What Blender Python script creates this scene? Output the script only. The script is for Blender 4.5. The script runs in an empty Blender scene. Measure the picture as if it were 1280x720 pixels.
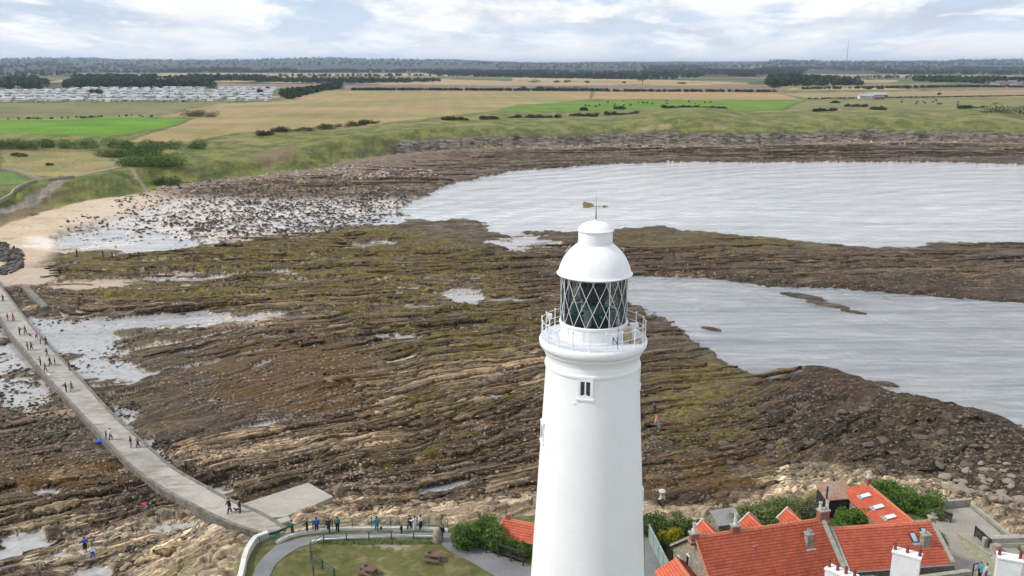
import bpy, math, random
import numpy as np
from mathutils import Vector, Matrix
random.seed(7)
rng = np.random.default_rng(7)
SC = bpy.context.scene
C = SC.collection
PI = math.pi

# ---------------------------------------------------------------- camera geometry
H = 54.0                       # camera height above the low-tide water
F = 1100.0                     # focal length in photo pixels (1280 wide)
PITCH = math.atan(279.0 / F)
CP, SP = math.cos(PITCH), math.sin(PITCH)

def G(px, py, z=1.0):
    """where a photo point lies on level ground of height z"""
    x = (px - 640.0) / F; v = (py - 360.0) / F
    dy = CP - v * SP; dz = -SP - v * CP
    t = (z - H) / dz
    return (x * t, dy * t)

def GP(pts, z=1.0):
    return [G(a, b, z) for a, b in pts]

# ---------------------------------------------------------------- numpy noise
_perm = rng.permutation(256).astype(np.int32)
_perm = np.concatenate([_perm, _perm])
_ga = rng.random(256).astype(np.float32) * 2 * np.pi
_gx, _gy = np.cos(_ga), np.sin(_ga)
_r1 = rng.random(256).astype(np.float32); _r2 = rng.random(256).astype(np.float32); _r3 = rng.random(256).astype(np.float32)

def _h(ix, iy):
    return _perm[_perm[ix & 255] + (iy & 255)]

def noise(x, y):
    x = np.asarray(x, np.float32); y = np.asarray(y, np.float32)
    fx0 = np.floor(x); fy0 = np.floor(y)
    ix = fx0.astype(np.int32); iy = fy0.astype(np.int32)
    fx = x - fx0; fy = y - fy0
    u = fx * fx * (3 - 2 * fx); v = fy * fy * (3 - 2 * fy)
    def g(dx, dy):
        h = _h(ix + dx, iy + dy)
        return _gx[h] * (fx - dx) + _gy[h] * (fy - dy)
    ix &= 255; iy &= 255; p0 = _perm[ix]; p1 = _perm[ix + 1]
    def g(p, dx, dy):
        h = _perm[p + iy + dy] if dy == 0 else _perm[p + iy1]
        return _gx[h] * (fx - dx) + _gy[h] * (fy - dy)
    iy1 = (iy + 1) & 255
    a = g(p0, 0, 0); b = g(p1, 1, 0); c = g(p0, 0, 1); d = g(p1, 1, 1)
    return ((a + (b - a) * u) * (1 - v) + (c + (d - c) * u) * v) * 1.5

from concurrent.futures import ThreadPoolExecutor
_pool = ThreadPoolExecutor(8)
def _par(fn, x, y, *a):
    k = 24; n = x.shape[0]; cut = [n * i // k for i in range(k + 1)]
    return list(_pool.map(lambda i: fn(x[cut[i]:cut[i + 1]], y[cut[i]:cut[i + 1]], *a), range(k)))

def fbm(x, y, o=4, gain=.5, seed=0):
    x = np.asarray(x); y = np.asarray(y)
    if x.ndim == 2 and x.shape == y.shape and x.size > 200000: return np.concatenate(_par(_fbm, x, y, o, gain, seed))
    return _fbm(x, y, o, gain, seed)

def _fbm(x, y, o, gain, seed):
    s = 0; a = 1.0; t = 0
    x = x + seed * 17.3; y = y + seed * 9.7
    for i in range(o):
        s = s + a * noise(x, y); t += a
        x = x * 2.03 + 11.1; y = y * 2.03 + 5.3; a *= gain
    return s / t * 1.4

def voronoi(x, y):
    if x.ndim == 2 and x.size > 200000:
        R_ = _par(_voronoi, x, y); f1, f2, idc, ox, oy = (np.concatenate(q) for q in zip(*R_))
    else: f1, f2, idc, ox, oy = _voronoi(x, y)
    voronoi.off = (ox, oy)
    return f1, f2, idc

def _voronoi(x, y):
    x = np.asarray(x, np.float32); y = np.asarray(y, np.float32)
    ix = np.floor(x).astype(np.int32); iy = np.floor(y).astype(np.int32)
    f1 = np.full(x.shape, 9., np.float32); f2 = np.full(x.shape, 9., np.float32); idc = np.zeros(x.shape, np.int32); ox = np.zeros(x.shape, np.float32); oy = np.zeros(x.shape, np.float32)
    for dx in (-1, 0, 1):
        for dy in (-1, 0, 1):
            h = _h(ix + dx, iy + dy)
            px = ix + dx + _r1[h] * .9 + .05; py = iy + dy + _r2[h] * .9 + .05
            d = np.hypot(px - x, py - y)
            m = d < f1
            f2 = np.where(m, f1, np.minimum(f2, d)); idc = np.where(m, h, idc); ox = np.where(m, x - px, ox); oy = np.where(m, y - py, oy); f1 = np.where(m, d, f1)
    return f1, f2, idc, ox, oy

def sst(x, a, b):
    t = np.clip((x - a) / (b - a), 0, 1)
    return t * t * (3 - 2 * t)

def sdist(X, Y, poly, margin=60.):
    """signed distance in metres, positive inside"""
    P = np.array(poly, np.float64)
    x0, y0 = P.min(0) - margin; x1, y1 = P.max(0) + margin
    out = np.full(X.shape, -margin, np.float32)
    sel = (X > x0) & (X < x1) & (Y > y0) & (Y < y1)
    x = X[sel].astype(np.float32); y = Y[sel].astype(np.float32)
    d2 = np.full(x.shape, 1e12, np.float32); ins = np.zeros(x.shape, bool)
    n = len(P)
    for i in range(n):
        ax, ay = P[i]; bx, by = P[(i + 1) % n]
        ex, ey = bx - ax, by - ay
        L = ex * ex + ey * ey + 1e-9
        t = np.clip(((x - ax) * ex + (y - ay) * ey) / L, 0, 1)
        d2 = np.minimum(d2, (x - ax - t * ex) ** 2 + (y - ay - t * ey) ** 2)
        if ay != by:
            c = ((ay > y) != (by > y)) & (x < (bx - ax) * (y - ay) / (by - ay) + ax)
            ins ^= c
    d = np.sqrt(d2)
    out[sel] = np.where(ins, d, -np.minimum(d, margin))
    return out

# ---------------------------------------------------------------- materials
def nodes(name):
    m = bpy.data.materials.new(name); m.use_nodes = True
    nt = m.node_tree
    return m, nt, nt.nodes['Principled BSDF']

def N(nt, t, **kw):
    n = nt.nodes.new(t)
    for k, v in kw.items():
        if k in n.inputs: n.inputs[k].default_value = v
        else: setattr(n, k, v)
    return n

def mixcol(nt, a, b, fac, blend='MIX'):
    n = nt.nodes.new('ShaderNodeMix'); n.data_type = 'RGBA'; n.blend_type = blend
    for s, v in ((0, fac), (6, a), (7, b)):
        if hasattr(v, 'links'): nt.links.new(v, n.inputs[s])
        elif s == 0: n.inputs[0].default_value = v
        else: n.inputs[s].default_value = (*v[:3], 1)
    return n.outputs[2]

def ramp(nt, src, a, b, ca=(0, 0, 0), cb=(1, 1, 1)):
    r = nt.nodes.new('ShaderNodeValToRGB'); nt.links.new(src, r.inputs[0])
    e = r.color_ramp.elements
    e[0].position = a; e[0].color = (*ca, 1); e[1].position = b; e[1].color = (*cb, 1)
    return r.outputs[0]

_mats = {}
def mat(name, col, rough=.7, var=.25, scale=3., bump=.1, bscale=None, metal=0., col2=None, spec=.4, dist=.02):
    """simple weathered surface: base colour, second colour in patches, fine bump"""
    if name in _mats: return _mats[name]
    m, nt, b = nodes(name)
    tc = N(nt, 'ShaderNodeTexCoord')
    n1 = N(nt, 'ShaderNodeTexNoise', Scale=scale, Detail=6., Roughness=.65)
    nt.links.new(tc.outputs['Object'], n1.inputs['Vector'])
    c2 = col2 if col2 else tuple(max(0, c * (1 - var * 1.6)) for c in col)
    r = ramp(nt, n1.outputs[0], .38, .68)
    c = mixcol(nt, col, c2, r)
    n2 = N(nt, 'ShaderNodeTexNoise', Scale=(bscale or scale * 6), Detail=4.)
    nt.links.new(tc.outputs['Object'], n2.inputs['Vector'])
    c = mixcol(nt, c, ramp(nt, n2.outputs[0], .3, .7, (1 - var,) * 3, (1 + var * .5,) * 3), 1., 'MULTIPLY')
    nt.links.new(c, b.inputs['Base Color'])
    b.inputs['Roughness'].default_value = rough; b.inputs['Metallic'].default_value = metal
    b.inputs['Specular IOR Level'].default_value = spec
    if bump:
        bp = N(nt, 'ShaderNodeBump', Strength=bump, Distance=dist)
        nt.links.new(n2.outputs[0], bp.inputs['Height']); nt.links.new(bp.outputs[0], b.inputs['Normal'])
    _mats[name] = m
    return m

def attr_mat(name, rough=.8, fine=1.6, amt=.35, bump=.4, wet=False, fol=False, bd=.12, cliff=False):
    """colour comes from the mesh's own colour map, broken up by fine noise"""
    m, nt, b = nodes(name)
    a = N(nt, 'ShaderNodeAttribute', attribute_name='Col')
    tc = N(nt, 'ShaderNodeTexCoord')
    n = N(nt, 'ShaderNodeTexNoise', Scale=fine, Detail=9., Roughness=.7)
    nt.links.new(tc.outputs['Object'], n.inputs['Vector'])
    c = mixcol(nt, a.outputs['Color'], ramp(nt, n.outputs[0], .3, .7, (1 - amt,) * 3, (1 + amt,) * 3), 1., 'MULTIPLY')
    if cliff:
        w_ = N(nt, 'ShaderNodeAttribute', attribute_name='wet').outputs['Fac']
        mp = N(nt, 'ShaderNodeMapping'); mp.inputs['Scale'].default_value = (.10, .10, .55); nt.links.new(tc.outputs['Object'], mp.inputs['Vector'])
        n_ = N(nt, 'ShaderNodeTexNoise', Scale=1.6, Detail=8., Roughness=.68, Distortion=.5); nt.links.new(mp.outputs[0], n_.inputs['Vector'])
        n2_ = N(nt, 'ShaderNodeTexNoise', Scale=.05, Detail=5., Roughness=.6); nt.links.new(tc.outputs['Object'], n2_.inputs['Vector'])
        cc = mixcol(nt, (.035, .030, .022), (.26, .215, .175), ramp(nt, n_.outputs[0], .40, .66))
        mm = N(nt, 'ShaderNodeMath', operation='ADD'); nt.links.new(w_, mm.inputs[0]); nt.links.new(n2_.outputs[0], mm.inputs[1])
        c = mixcol(nt, c, cc, ramp(nt, mm.outputs[0], .92, 1.12))
    nt.links.new(c, b.inputs['Base Color'])
    b.inputs['Roughness'].default_value = rough
    b.inputs['Specular IOR Level'].default_value = .16
    if wet:
        w = N(nt, 'ShaderNodeAttribute', attribute_name='wet')
        mr = N(nt, 'ShaderNodeMapRange'); nt.links.new(w.outputs['Fac'], mr.inputs[0])
        mr.inputs[3].default_value = .95; mr.inputs[4].default_value = .35
        nt.links.new(mr.outputs[0], b.inputs['Roughness'])
    if bump:
        bp = N(nt, 'ShaderNodeBump', Strength=bump, Distance=bd)
        nt.links.new(n.outputs[0], bp.inputs['Height']); nt.links.new(bp.outputs[0], b.inputs['Normal'])
    if fol:
        b.inputs['Specular IOR Level'].default_value = .15
    return m

def rock_mat(name):
    """bedded shore rock: the bedding frame (U, V, weight) and the weed zones come from the mesh, the detail from noise"""
    m, nt, b = nodes(name); L = nt.links.new
    col = N(nt, 'ShaderNodeAttribute', attribute_name='Col').outputs['Color']
    bed = N(nt, 'ShaderNodeSeparateXYZ'); L(N(nt, 'ShaderNodeAttribute', attribute_name='bed').outputs['Vector'], bed.inputs[0])
    zon = N(nt, 'ShaderNodeSeparateXYZ'); L(N(nt, 'ShaderNodeAttribute', attribute_name='zone').outputs['Vector'], zon.inputs[0])
    wet = N(nt, 'ShaderNodeAttribute', attribute_name='wet').outputs['Fac']
    U_, V_, W_ = bed.outputs; pos = N(nt, 'ShaderNodeNewGeometry').outputs['Position']
    def M(op, a, b_=0., c=None):
        n = N(nt, 'ShaderNodeMath', operation=op)
        for i, v in enumerate((a, b_, c)):
            if v is None: continue
            if hasattr(v, 'links'): L(v, n.inputs[i])
            else: n.inputs[i].default_value = v
        return n.outputs[0]
    def vec(a, b_, c=0.):
        n = N(nt, 'ShaderNodeCombineXYZ')
        for i, v in enumerate((a, b_, c)):
            if hasattr(v, 'links'): L(v, n.inputs[i])
            else: n.inputs[i].default_value = v
        return n.outputs[0]
    def noi(v, sc, det=5., ro=.55, di=0.):
        n = N(nt, 'ShaderNodeTexNoise', Scale=sc, Detail=det, Roughness=ro, Distortion=di); L(v, n.inputs['Vector']); return n.outputs[0]
    nw = noi(pos, .5, 3.)
    Uw = M('MULTIPLY_ADD', nw, 1.1, U_)
    nA = noi(vec(Uw, M('MULTIPLY', V_, .075)), 1.25, 5., .6); nB = noi(vec(Uw, M('MULTIPLY', V_, .14), 7.), 3.6, 4., .6)
    nP = noi(pos, .16, 4., .6)                                    # where the beds show and where rubble hides them
    tone = M('ADD', M('MULTIPLY', nA, .62), M('MULTIPLY', nB, .38))
    cr = nt.nodes.new('ShaderNodeValToRGB'); L(tone, cr.inputs[0]); e = cr.color_ramp.elements
    e[0].position = .36; e[0].color = (.22, .20, .18, 1); e[1].position = .66; e[1].color = (3.6, 3.35, 3.05, 1)
    for p_, c_ in ((.455, (.60, .57, .52)), (.50, (1.0, .98, .94)), (.545, (1.75, 1.65, 1.55))):
        x_ = e.new(p_); x_.color = (*c_, 1)
    gap = ramp(nt, M('ABSOLUTE', M('SUBTRACT', nA, .485)), .0, .018, (.18,) * 3, (1,) * 3)
    vor = N(nt, 'ShaderNodeTexVoronoi', feature='DISTANCE_TO_EDGE', Scale=1.); L(vec(M('MULTIPLY', Uw, .75), M('MULTIPLY', V_, .34)), vor.inputs['Vector'])
    crk = ramp(nt, vor.outputs['Distance'], .015, .05, (.35,) * 3, (1,) * 3)
    fac = mixcol(nt, mixcol(nt, cr.outputs[0], gap, 1., 'MULTIPLY'), crk, 1., 'MULTIPLY')
    wgt = M('MULTIPLY', W_, M('MULTIPLY_ADD', M('SUBTRACT', nP, .5), 1.6, .95)); wgt = M('MINIMUM', M('MAXIMUM', wgt, 0.), 1.)
    c = mixcol(nt, col, fac, wgt, 'MULTIPLY')
    # loose stones, each its own tone
    for sc, th, wmul in ((1.5, .80, .9), (3.4, .70, .8)):
        vp = N(nt, 'ShaderNodeTexVoronoi', Scale=sc, Randomness=1.); L(pos, vp.inputs['Vector'])
        sp = N(nt, 'ShaderNodeSeparateColor'); L(vp.outputs['Color'], sp.inputs[0])
        inside = M('MULTIPLY', M('LESS_THAN', vp.outputs['Distance'], .36), M('GREATER_THAN', sp.outputs[0], th))
        sc_ = mixcol(nt, (.07, .055, .04), (.36, .295, .22), sp.outputs[1])
        c = mixcol(nt, c, sc_, M('MULTIPLY', M('MULTIPLY', inside, wmul), M('MINIMUM', M('ADD', W_, .1), 1.)))
    grit = ramp(nt, noi(pos, 3.2, 8., .75), .32, .68, (.5,) * 3, (1.6,) * 3)
    c = mixcol(nt, c, grit, M('MAXIMUM', M('MULTIPLY', W_, .95), .25), 'MULTIPLY')
    # weed: olive, golden, rusty
    nO = M('ADD', noi(pos, .30, 9., .72), M('MULTIPLY', M('SUBTRACT', nA, .5), .45))
    mo = ramp(nt, M('ADD', nO, M('MULTIPLY', M('SUBTRACT', zon.outputs[0], 1.), .42)), .515, .58)
    c = mixcol(nt, c, mixcol(nt, (.07, .054, .014), (.125, .10, .022), ramp(nt, noi(pos, 1.1, 7., .7), .4, .6)), mixcol(nt, (0, 0, 0), (.85,) * 3, mo))
    nG = M('ADD', noi(pos, .55, 8., .7), M('MULTIPLY', M('SUBTRACT', nB, .5), .5))
    mg = ramp(nt, M('ADD', nG, M('MULTIPLY', M('SUBTRACT', zon.outputs[0], 1.), .45)), .60, .66)
    c = mixcol(nt, c, (.19, .155, .028), mixcol(nt, (0, 0, 0), (.65,) * 3, mg))
    nR = noi(pos, .42, 8., .7)
    mrr = ramp(nt, M('ADD', nR, M('MULTIPLY', M('SUBTRACT', zon.outputs[1], 1.), .42)), .50, .57)
    c = mixcol(nt, c, (.105, .055, .014), mixcol(nt, (0, 0, 0), (.7,) * 3, mrr))
    L(c, b.inputs['Base Color'])
    mr = N(nt, 'ShaderNodeMapRange'); L(wet, mr.inputs[0]); mr.inputs[3].default_value = .95; mr.inputs[4].default_value = .42; L(mr.outputs[0], b.inputs['Roughness'])
    b.inputs['Specular IOR Level'].default_value = .16
    hgt = M('MULTIPLY_ADD', nA, 1.2, M('MULTIPLY_ADD', nB, .6, M('MULTIPLY', noi(pos, 2.6, 8., .7), .7)))
    hgt = M('MULTIPLY_ADD', crk, .12, hgt)
    bp = N(nt, 'ShaderNodeBump', Distance=.30); L(M('MULTIPLY_ADD', W_, .6, .2), bp.inputs['Strength']); L(hgt, bp.inputs['Height']); L(bp.outputs[0], b.inputs['Normal'])
    return m

# ---------------------------------------------------------------- object helpers
def tag(o, label=None, cat=None, group=None, kind=None):
    if label: o['label'] = label
    if cat: o['category'] = cat
    if group: o['group'] = group
    if kind: o['kind'] = kind
    return o

def empty(name, loc, rz=0, label=None, cat=None, group=None):
    o = bpy.data.objects.new(name, None); C.objects.link(o)
    o.location = loc; o.rotation_euler = (0, 0, rz)
    return tag(o, label, cat, group)

def np_mesh(name, V, Fc, mats, parent=None, col=None, wet=None, smooth=False, mi=None, vec=None):
    """mesh from arrays; Fc is (n,3) or (n,4)"""
    V = np.asarray(V, np.float32); Fc = np.asarray(Fc, np.int32)
    me = bpy.data.meshes.new(name)
    k = Fc.shape[1]; n = len(Fc)
    me.vertices.add(len(V)); me.vertices.foreach_set('co', V.ravel())
    me.loops.add(n * k); me.loops.foreach_set('vertex_index', Fc.ravel())
    me.polygons.add(n); me.polygons.foreach_set('loop_start', np.arange(0, n * k, k, dtype=np.int32))
    if mi is not None: me.polygons.foreach_set('material_index', np.asarray(mi, np.int32))
    if smooth: me.polygons.foreach_set('use_smooth', np.ones(n, bool))
    if col is not None:
        a = me.color_attributes.new('Col', 'FLOAT_COLOR', 'POINT')
        c4 = np.ones((len(V), 4), np.float32); c4[:, :3] = col
        a.data.foreach_set('color', c4.ravel())
    if wet is not None:
        a = me.attributes.new('wet', 'FLOAT', 'POINT'); a.data.foreach_set('value', np.asarray(wet, np.float32))
    for k_, v_ in (vec or {}).items():
        a = me.attributes.new(k_, 'FLOAT_VECTOR', 'POINT'); a.data.foreach_set('vector', np.asarray(v_, np.float32).ravel())
    me.update(calc_edges=True); me.validate()
    for m in (mats if isinstance(mats, (list, tuple)) else [mats]): me.materials.append(m)
    o = bpy.data.objects.new(name, me); C.objects.link(o); o.parent = parent
    return o

def copy_tree(o, parent=None):
    c = o.copy(); C.objects.link(c); c.parent = parent
    for ch in list(o.children): copy_tree(ch, c)
    return c

class MB:
    """collects shapes for ONE mesh object"""
    def __init__(s): s.v = []; s.f = []; s.m = []; s.sm = []; s.mi = 0; s.smooth = False
    def add(s, vs, fs):
        o = len(s.v); s.v += [tuple(p) for p in vs]
        for f in fs: s.f.append([i + o for i in f]); s.m.append(s.mi); s.sm.append(s.smooth)
        return s
    def hexa(s, p):   # p: 4 bottom, 4 top
        return s.add(p, [(3, 2, 1, 0), (4, 5, 6, 7), (0, 1, 5, 4), (1, 2, 6, 5), (2, 3, 7, 6), (3, 0, 4, 7)])
    def box(s, c, d, rz=0., taper=1.):
        x, y, z = c; a, b, h = d[0] / 2, d[1] / 2, d[2] / 2
        ca, sa = math.cos(rz), math.sin(rz); P = []
        for zz, k in ((-h, 1.), (h, taper)):
            for u, v in ((-a, -b), (a, -b), (a, b), (-a, b)):
                u *= k; v *= k
                P.append((x + u * ca - v * sa, y + u * sa + v * ca, z + zz))
        return s.hexa(P)
    def beam(s, a, b, w, h=None, up=(0, 0, 1)):
        a = Vector(a); b = Vector(b); d = (b - a).normalized(); u = Vector(up)
        if abs(d.dot(u)) > .98: u = Vector((0, 1, 0))
        r = d.cross(u).normalized(); u = r.cross(d); h = h or w
        P = []
        for q in (a, b):
            for i, j in ((-1, -1), (1, -1), (1, 1), (-1, 1)): P.append(q + r * (i * w / 2) + u * (j * h / 2))
        return s.hexa(P)
    def tube(s, a, b, r0, r1=None, n=8):
        a = Vector(a); b = Vector(b); d = (b - a).normalized(); r1 = r0 if r1 is None else r1
        u = Vector((0, 0, 1)) if abs(d.z) < .9 else Vector((1, 0, 0))
        x = d.cross(u).normalized(); y = d.cross(x)
        vs = []
        for q, r in ((a, r0), (b, r1)):
            for i in range(n):
                t = 2 * PI * i / n; vs.append(q + x * (r * math.cos(t)) + y * (r * math.sin(t)))
        fs = [(i, (i + 1) % n, n + (i + 1) % n, n + i) for i in range(n)] + [tuple(range(n))[::-1], tuple(range(n, 2 * n))]
        return s.add(vs, fs)
    def path(s, pts, r, n=6):
        for i in range(len(pts) - 1): s.tube(pts[i], pts[i + 1], r, r, n)
        return s
    def lathe(s, prof, n=48, c=(0, 0, 0), cap=True):
        vs = []; fs = []
        for r, z in prof:
            for i in range(n):
                t = 2 * PI * i / n; vs.append((c[0] + r * math.cos(t), c[1] + r * math.sin(t), c[2] + z))
        for k in range(len(prof) - 1):
            for i in range(n):
                j = (i + 1) % n; fs.append((k * n + i, k * n + j, (k + 1) * n + j, (k + 1) * n + i))
        if cap:
            fs.append(tuple(range(n))[::-1]); L = (len(prof) - 1) * n; fs.append(tuple(range(L, L + n)))
        return s.add(vs, fs)
    def ball(s, c, r, n=8, sc=(1, 1, 1)):
        vs = [(c[0], c[1], c[2] - r * sc[2])]; m = n // 2
        for k in range(1, m):
            p = PI * k / m
            for i in range(n):
                t = 2 * PI * i / n
                vs.append((c[0] + r * sc[0] * math.sin(p) * math.cos(t), c[1] + r * sc[1] * math.sin(p) * math.sin(t), c[2] - r * sc[2] * math.cos(p)))
        vs.append((c[0], c[1], c[2] + r * sc[2])); T = len(vs) - 1; fs = []
        for i in range(n): fs.append((0, 1 + (i + 1) % n, 1 + i)); fs.append((T, T - n + i, T - n + (i + 1) % n))
        for k in range(m - 2):
            for i in range(n):
                j = (i + 1) % n; a = 1 + k * n; fs.append((a + i, a + j, a + n + j, a + n + i))
        return s.add(vs, fs)
    def prism(s, poly, z0, z1):
        n = len(poly)
        vs = [(x, y, z0) for x, y in poly] + [(x, y, z1) for x, y in poly]
        fs = [tuple(range(n))[::-1], tuple(range(n, 2 * n))] + [(i, (i + 1) % n, n + (i + 1) % n, n + i) for i in range(n)]
        return s.add(vs, fs)
    def build(s, name, mats, parent=None, bevel=0):
        me = bpy.data.meshes.new(name); me.from_pydata(s.v, [], s.f); me.update()
        for m in (mats if isinstance(mats, (list, tuple)) else [mats]): me.materials.append(m)
        me.polygons.foreach_set('material_index', s.m); me.polygons.foreach_set('use_smooth', s.sm)
        if any(s.sm): me.set_sharp_from_angle(angle=math.radians(38))
        o = bpy.data.objects.new(name, me); C.objects.link(o); o.parent = parent
        if bevel:
            b = o.modifiers.new('bevel', 'BEVEL'); b.width = bevel; b.segments = 2; b.limit_method = 'ANGLE'
        return o

def resample(pts, step):
    P = np.array(pts, float); out = [P[0]]
    # Catmull-Rom through the points
    n = len(P)
    for i in range(n - 1):
        p0 = P[max(i - 1, 0)]; p1 = P[i]; p2 = P[i + 1]; p3 = P[min(i + 2, n - 1)]
        k = max(1, int(np.linalg.norm(p2 - p1) / step))
        for j in range(1, k + 1):
            t = j / k
            out.append(.5 * ((2 * p1) + (-p0 + p2) * t + (2 * p0 - 5 * p1 + 4 * p2 - p3) * t * t + (-p0 + 3 * p1 - 3 * p2 + p3) * t ** 3))
    return np.array(out)

def ribbon(mb, pts, w, z0, z1):
    """vertical-sided band along a line: pts (x,y), width w, from z0 to z1 (numbers or lists)"""
    P = np.array(pts, float); n = len(P)
    T = np.gradient(P[:, :2], axis=0); T /= np.linalg.norm(T, axis=1)[:, None] + 1e-9
    Nn = np.stack([-T[:, 1], T[:, 0]], 1) * w / 2
    z0 = np.broadcast_to(z0, n); z1 = np.broadcast_to(z1, n)
    vs = []
    for i in range(n):
        a = P[i, :2] + Nn[i]; b = P[i, :2] - Nn[i]
        vs += [(a[0], a[1], z0[i]), (b[0], b[1], z0[i]), (b[0], b[1], z1[i]), (a[0], a[1], z1[i])]
    fs = []
    for i in range(n - 1):
        a = 4 * i; b = a + 4
        for j in range(4): fs.append((a + j, a + (j + 1) % 4, b + (j + 1) % 4, b + j))
    fs += [(3, 2, 1, 0), (4 * n - 4, 4 * n - 3, 4 * n - 2, 4 * n - 1)]
    mb.add(vs, fs)
HAZE = 0.00005
EXPO = 0.22
# ================================================================ TERRAIN
DPX = 1.3
PXS = np.arange(-130., 1411., DPX)
rows = list(np.arange(800., 300., -.82)) + list(np.arange(300., 236., -.75)) + list(np.arange(236., 164., -.5)) + list(np.arange(164., 112., -.8)) + list(np.arange(112., 95., -.5)) + list(np.arange(95., 83.2, -.22))
Yr = [-30., -10., 5., 20., 30., 38., 44., 50., 55., 59., 62., 64.5, 67., 69., 70.5, 72., 73.]
for r in rows:
    dep = math.atan((r - 360) / F) + PITCH
    Yr.append((H - 1) / math.tan(dep))
Yr = np.array(Yr, np.float32)
Zr = Yr * CP + (H - 1) * SP
Zr[:17] = np.linspace(Zr[17] * .93, Zr[17] * .99, 17)
PYr = 360 - F * (SP * Yr - CP * (H - 1)) / (CP * Yr + SP * (H - 1))      # photo row of each terrain row
PYr[:16] = np.linspace(1000, 801, 16)
nr, nc = len(Yr), len(PXS)
X = ((PXS[None, :] - 640) / F * Zr[:, None]).astype(np.float32)
Y = np.broadcast_to(Yr[:, None], X.shape).astype(np.float32).copy()
PX = np.broadcast_to(PXS[None, :], X.shape).astype(np.float32)
PY = np.broadcast_to(PYr[:, None], X.shape).astype(np.float32)

MAIN = GP([(-320, 350), (-120, 320), (-40, 300), (0, 284), (30, 272), (60, 262), (110, 251), (165, 244), (195, 238), (205, 232), (240, 229),
           (290, 223), (350, 217), (400, 212), (425, 203), (470, 196), (520, 191), (600, 186), (650, 184), (700, 184), (800, 181),
           (900, 183), (1000, 180), (1100, 177), (1200, 178), (1280, 180), (1500, 182)], 2.) + [(30000, 700), (30000, 60000), (-30000, 60000), (-30000, 200)]
SEA1 = GP([(495, 262), (533, 247), (543, 238), (600, 222), (640, 214), (720, 208), (830, 203), (1000, 203), (1180, 203), (1280, 206), (1550, 208),
           (1550, 303), (1280, 303), (1240, 301), (1180, 303), (1130, 309), (1060, 308), (1000, 301), (960, 297), (900, 292), (860, 289), (830, 282),
           (800, 282), (770, 287), (720, 289), (650, 289), (614, 290), (611, 281), (600, 275), (565, 274), (545, 277), (520, 270)], 0.)
SEA2 = GP([(786, 345), (850, 347), (900, 350), (960, 358), (1000, 360), (1040, 362), (1100, 366), (1150, 371), (1200, 374), (1280, 380), (1600, 392),
           (1700, 620), (1450, 590), (1300, 540), (1262, 521), (1240, 514), (1210, 510), (1180, 506), (1150, 498), (1120, 490), (1100, 480), (1075, 472),
           (1055, 462), (1020, 457), (1000, 459), (985, 470), (975, 477), (960, 474), (940, 464), (910, 447), (890, 435), (870, 422), (850, 406),
           (830, 396), (810, 387), (795, 380), (780, 372)], 0.)
ISL = GP([(280, 760), (302, 720), (304, 690), (318, 672), (345, 667), (400, 660), (470, 656), (560, 655), (600, 648), (668, 644), (740, 644),
          (810, 649), (850, 650), (900, 647), (925, 634), (960, 630), (1000, 630), (1020, 612), (1060, 604), (1100, 608), (1160, 622), (1180, 637),
          (1213, 634), (1240, 655), (1300, 705), (1420, 800)], 5.) + [(75, 40), (60, 5), (-25, 5), (-34, 50)]
CW_L = [(-60, 320), (-25, 358), (0, 397), (9, 414), (36, 444), (52, 465), (80, 494), (105, 521), (131, 549), (161, 581), (187, 600), (210, 615), (243, 632), (278, 650), (306, 660), (331, 668)]
CW_R = [(-36, 320), (-8, 345), (21, 384), (40, 409), (62, 433), (82, 454), (105, 478), (131, 508), (157, 534), (184, 557), (212, 583), (240, 599), (262, 611), (286, 625), (330, 642), (356, 660)]
CW_Z = [2.4, 1.9, 1.6, 1.5, 1.4, 1.4, 1.4, 1.4, 1.4, 1.4, 1.5, 1.6, 1.8, 2.2, 2.8, 3.5]
SLIP = [(300, 628), (385, 598), (416, 616), (387, 632), (356, 650), (335, 648)]
cwl = [G(a, b, z) for (a, b), z in zip(CW_L, CW_Z)]; cwr = [G(a, b, z) for (a, b), z in zip(CW_R, CW_Z)]
CWP = cwl + cwr[::-1]
SLIPP = GP(SLIP, 2.)

# domain warp so that traced edges come out ragged
wa = np.clip(Y * .012, 1.2, 9.)
wx = fbm(X / (wa * 5), Y / (wa * 5), 5, .6, 1) * wa; wy = fbm(X / (wa * 5), Y / (wa * 5), 5, .6, 2) * wa
s_sea = fbm(X / 4, Y / 4, 5, .65, 23) * np.clip(Y / 90, 1, 4) * 1.3 + np.maximum(sdist(X + wx, Y + wy, SEA1), sdist(X + wx * .6, Y + wy * .6, SEA2))
s_isl = sdist(X + wx * .5, Y + wy * .5, ISL, 40.)
s_isl0 = sdist(X, Y, ISL, 40.)
s_main = sdist(X + wx * .8, Y + wy * .8, MAIN, 200.)
s_cw = np.maximum(sdist(X, Y, CWP, 8.), sdist(X, Y, SLIPP, 8.))

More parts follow.
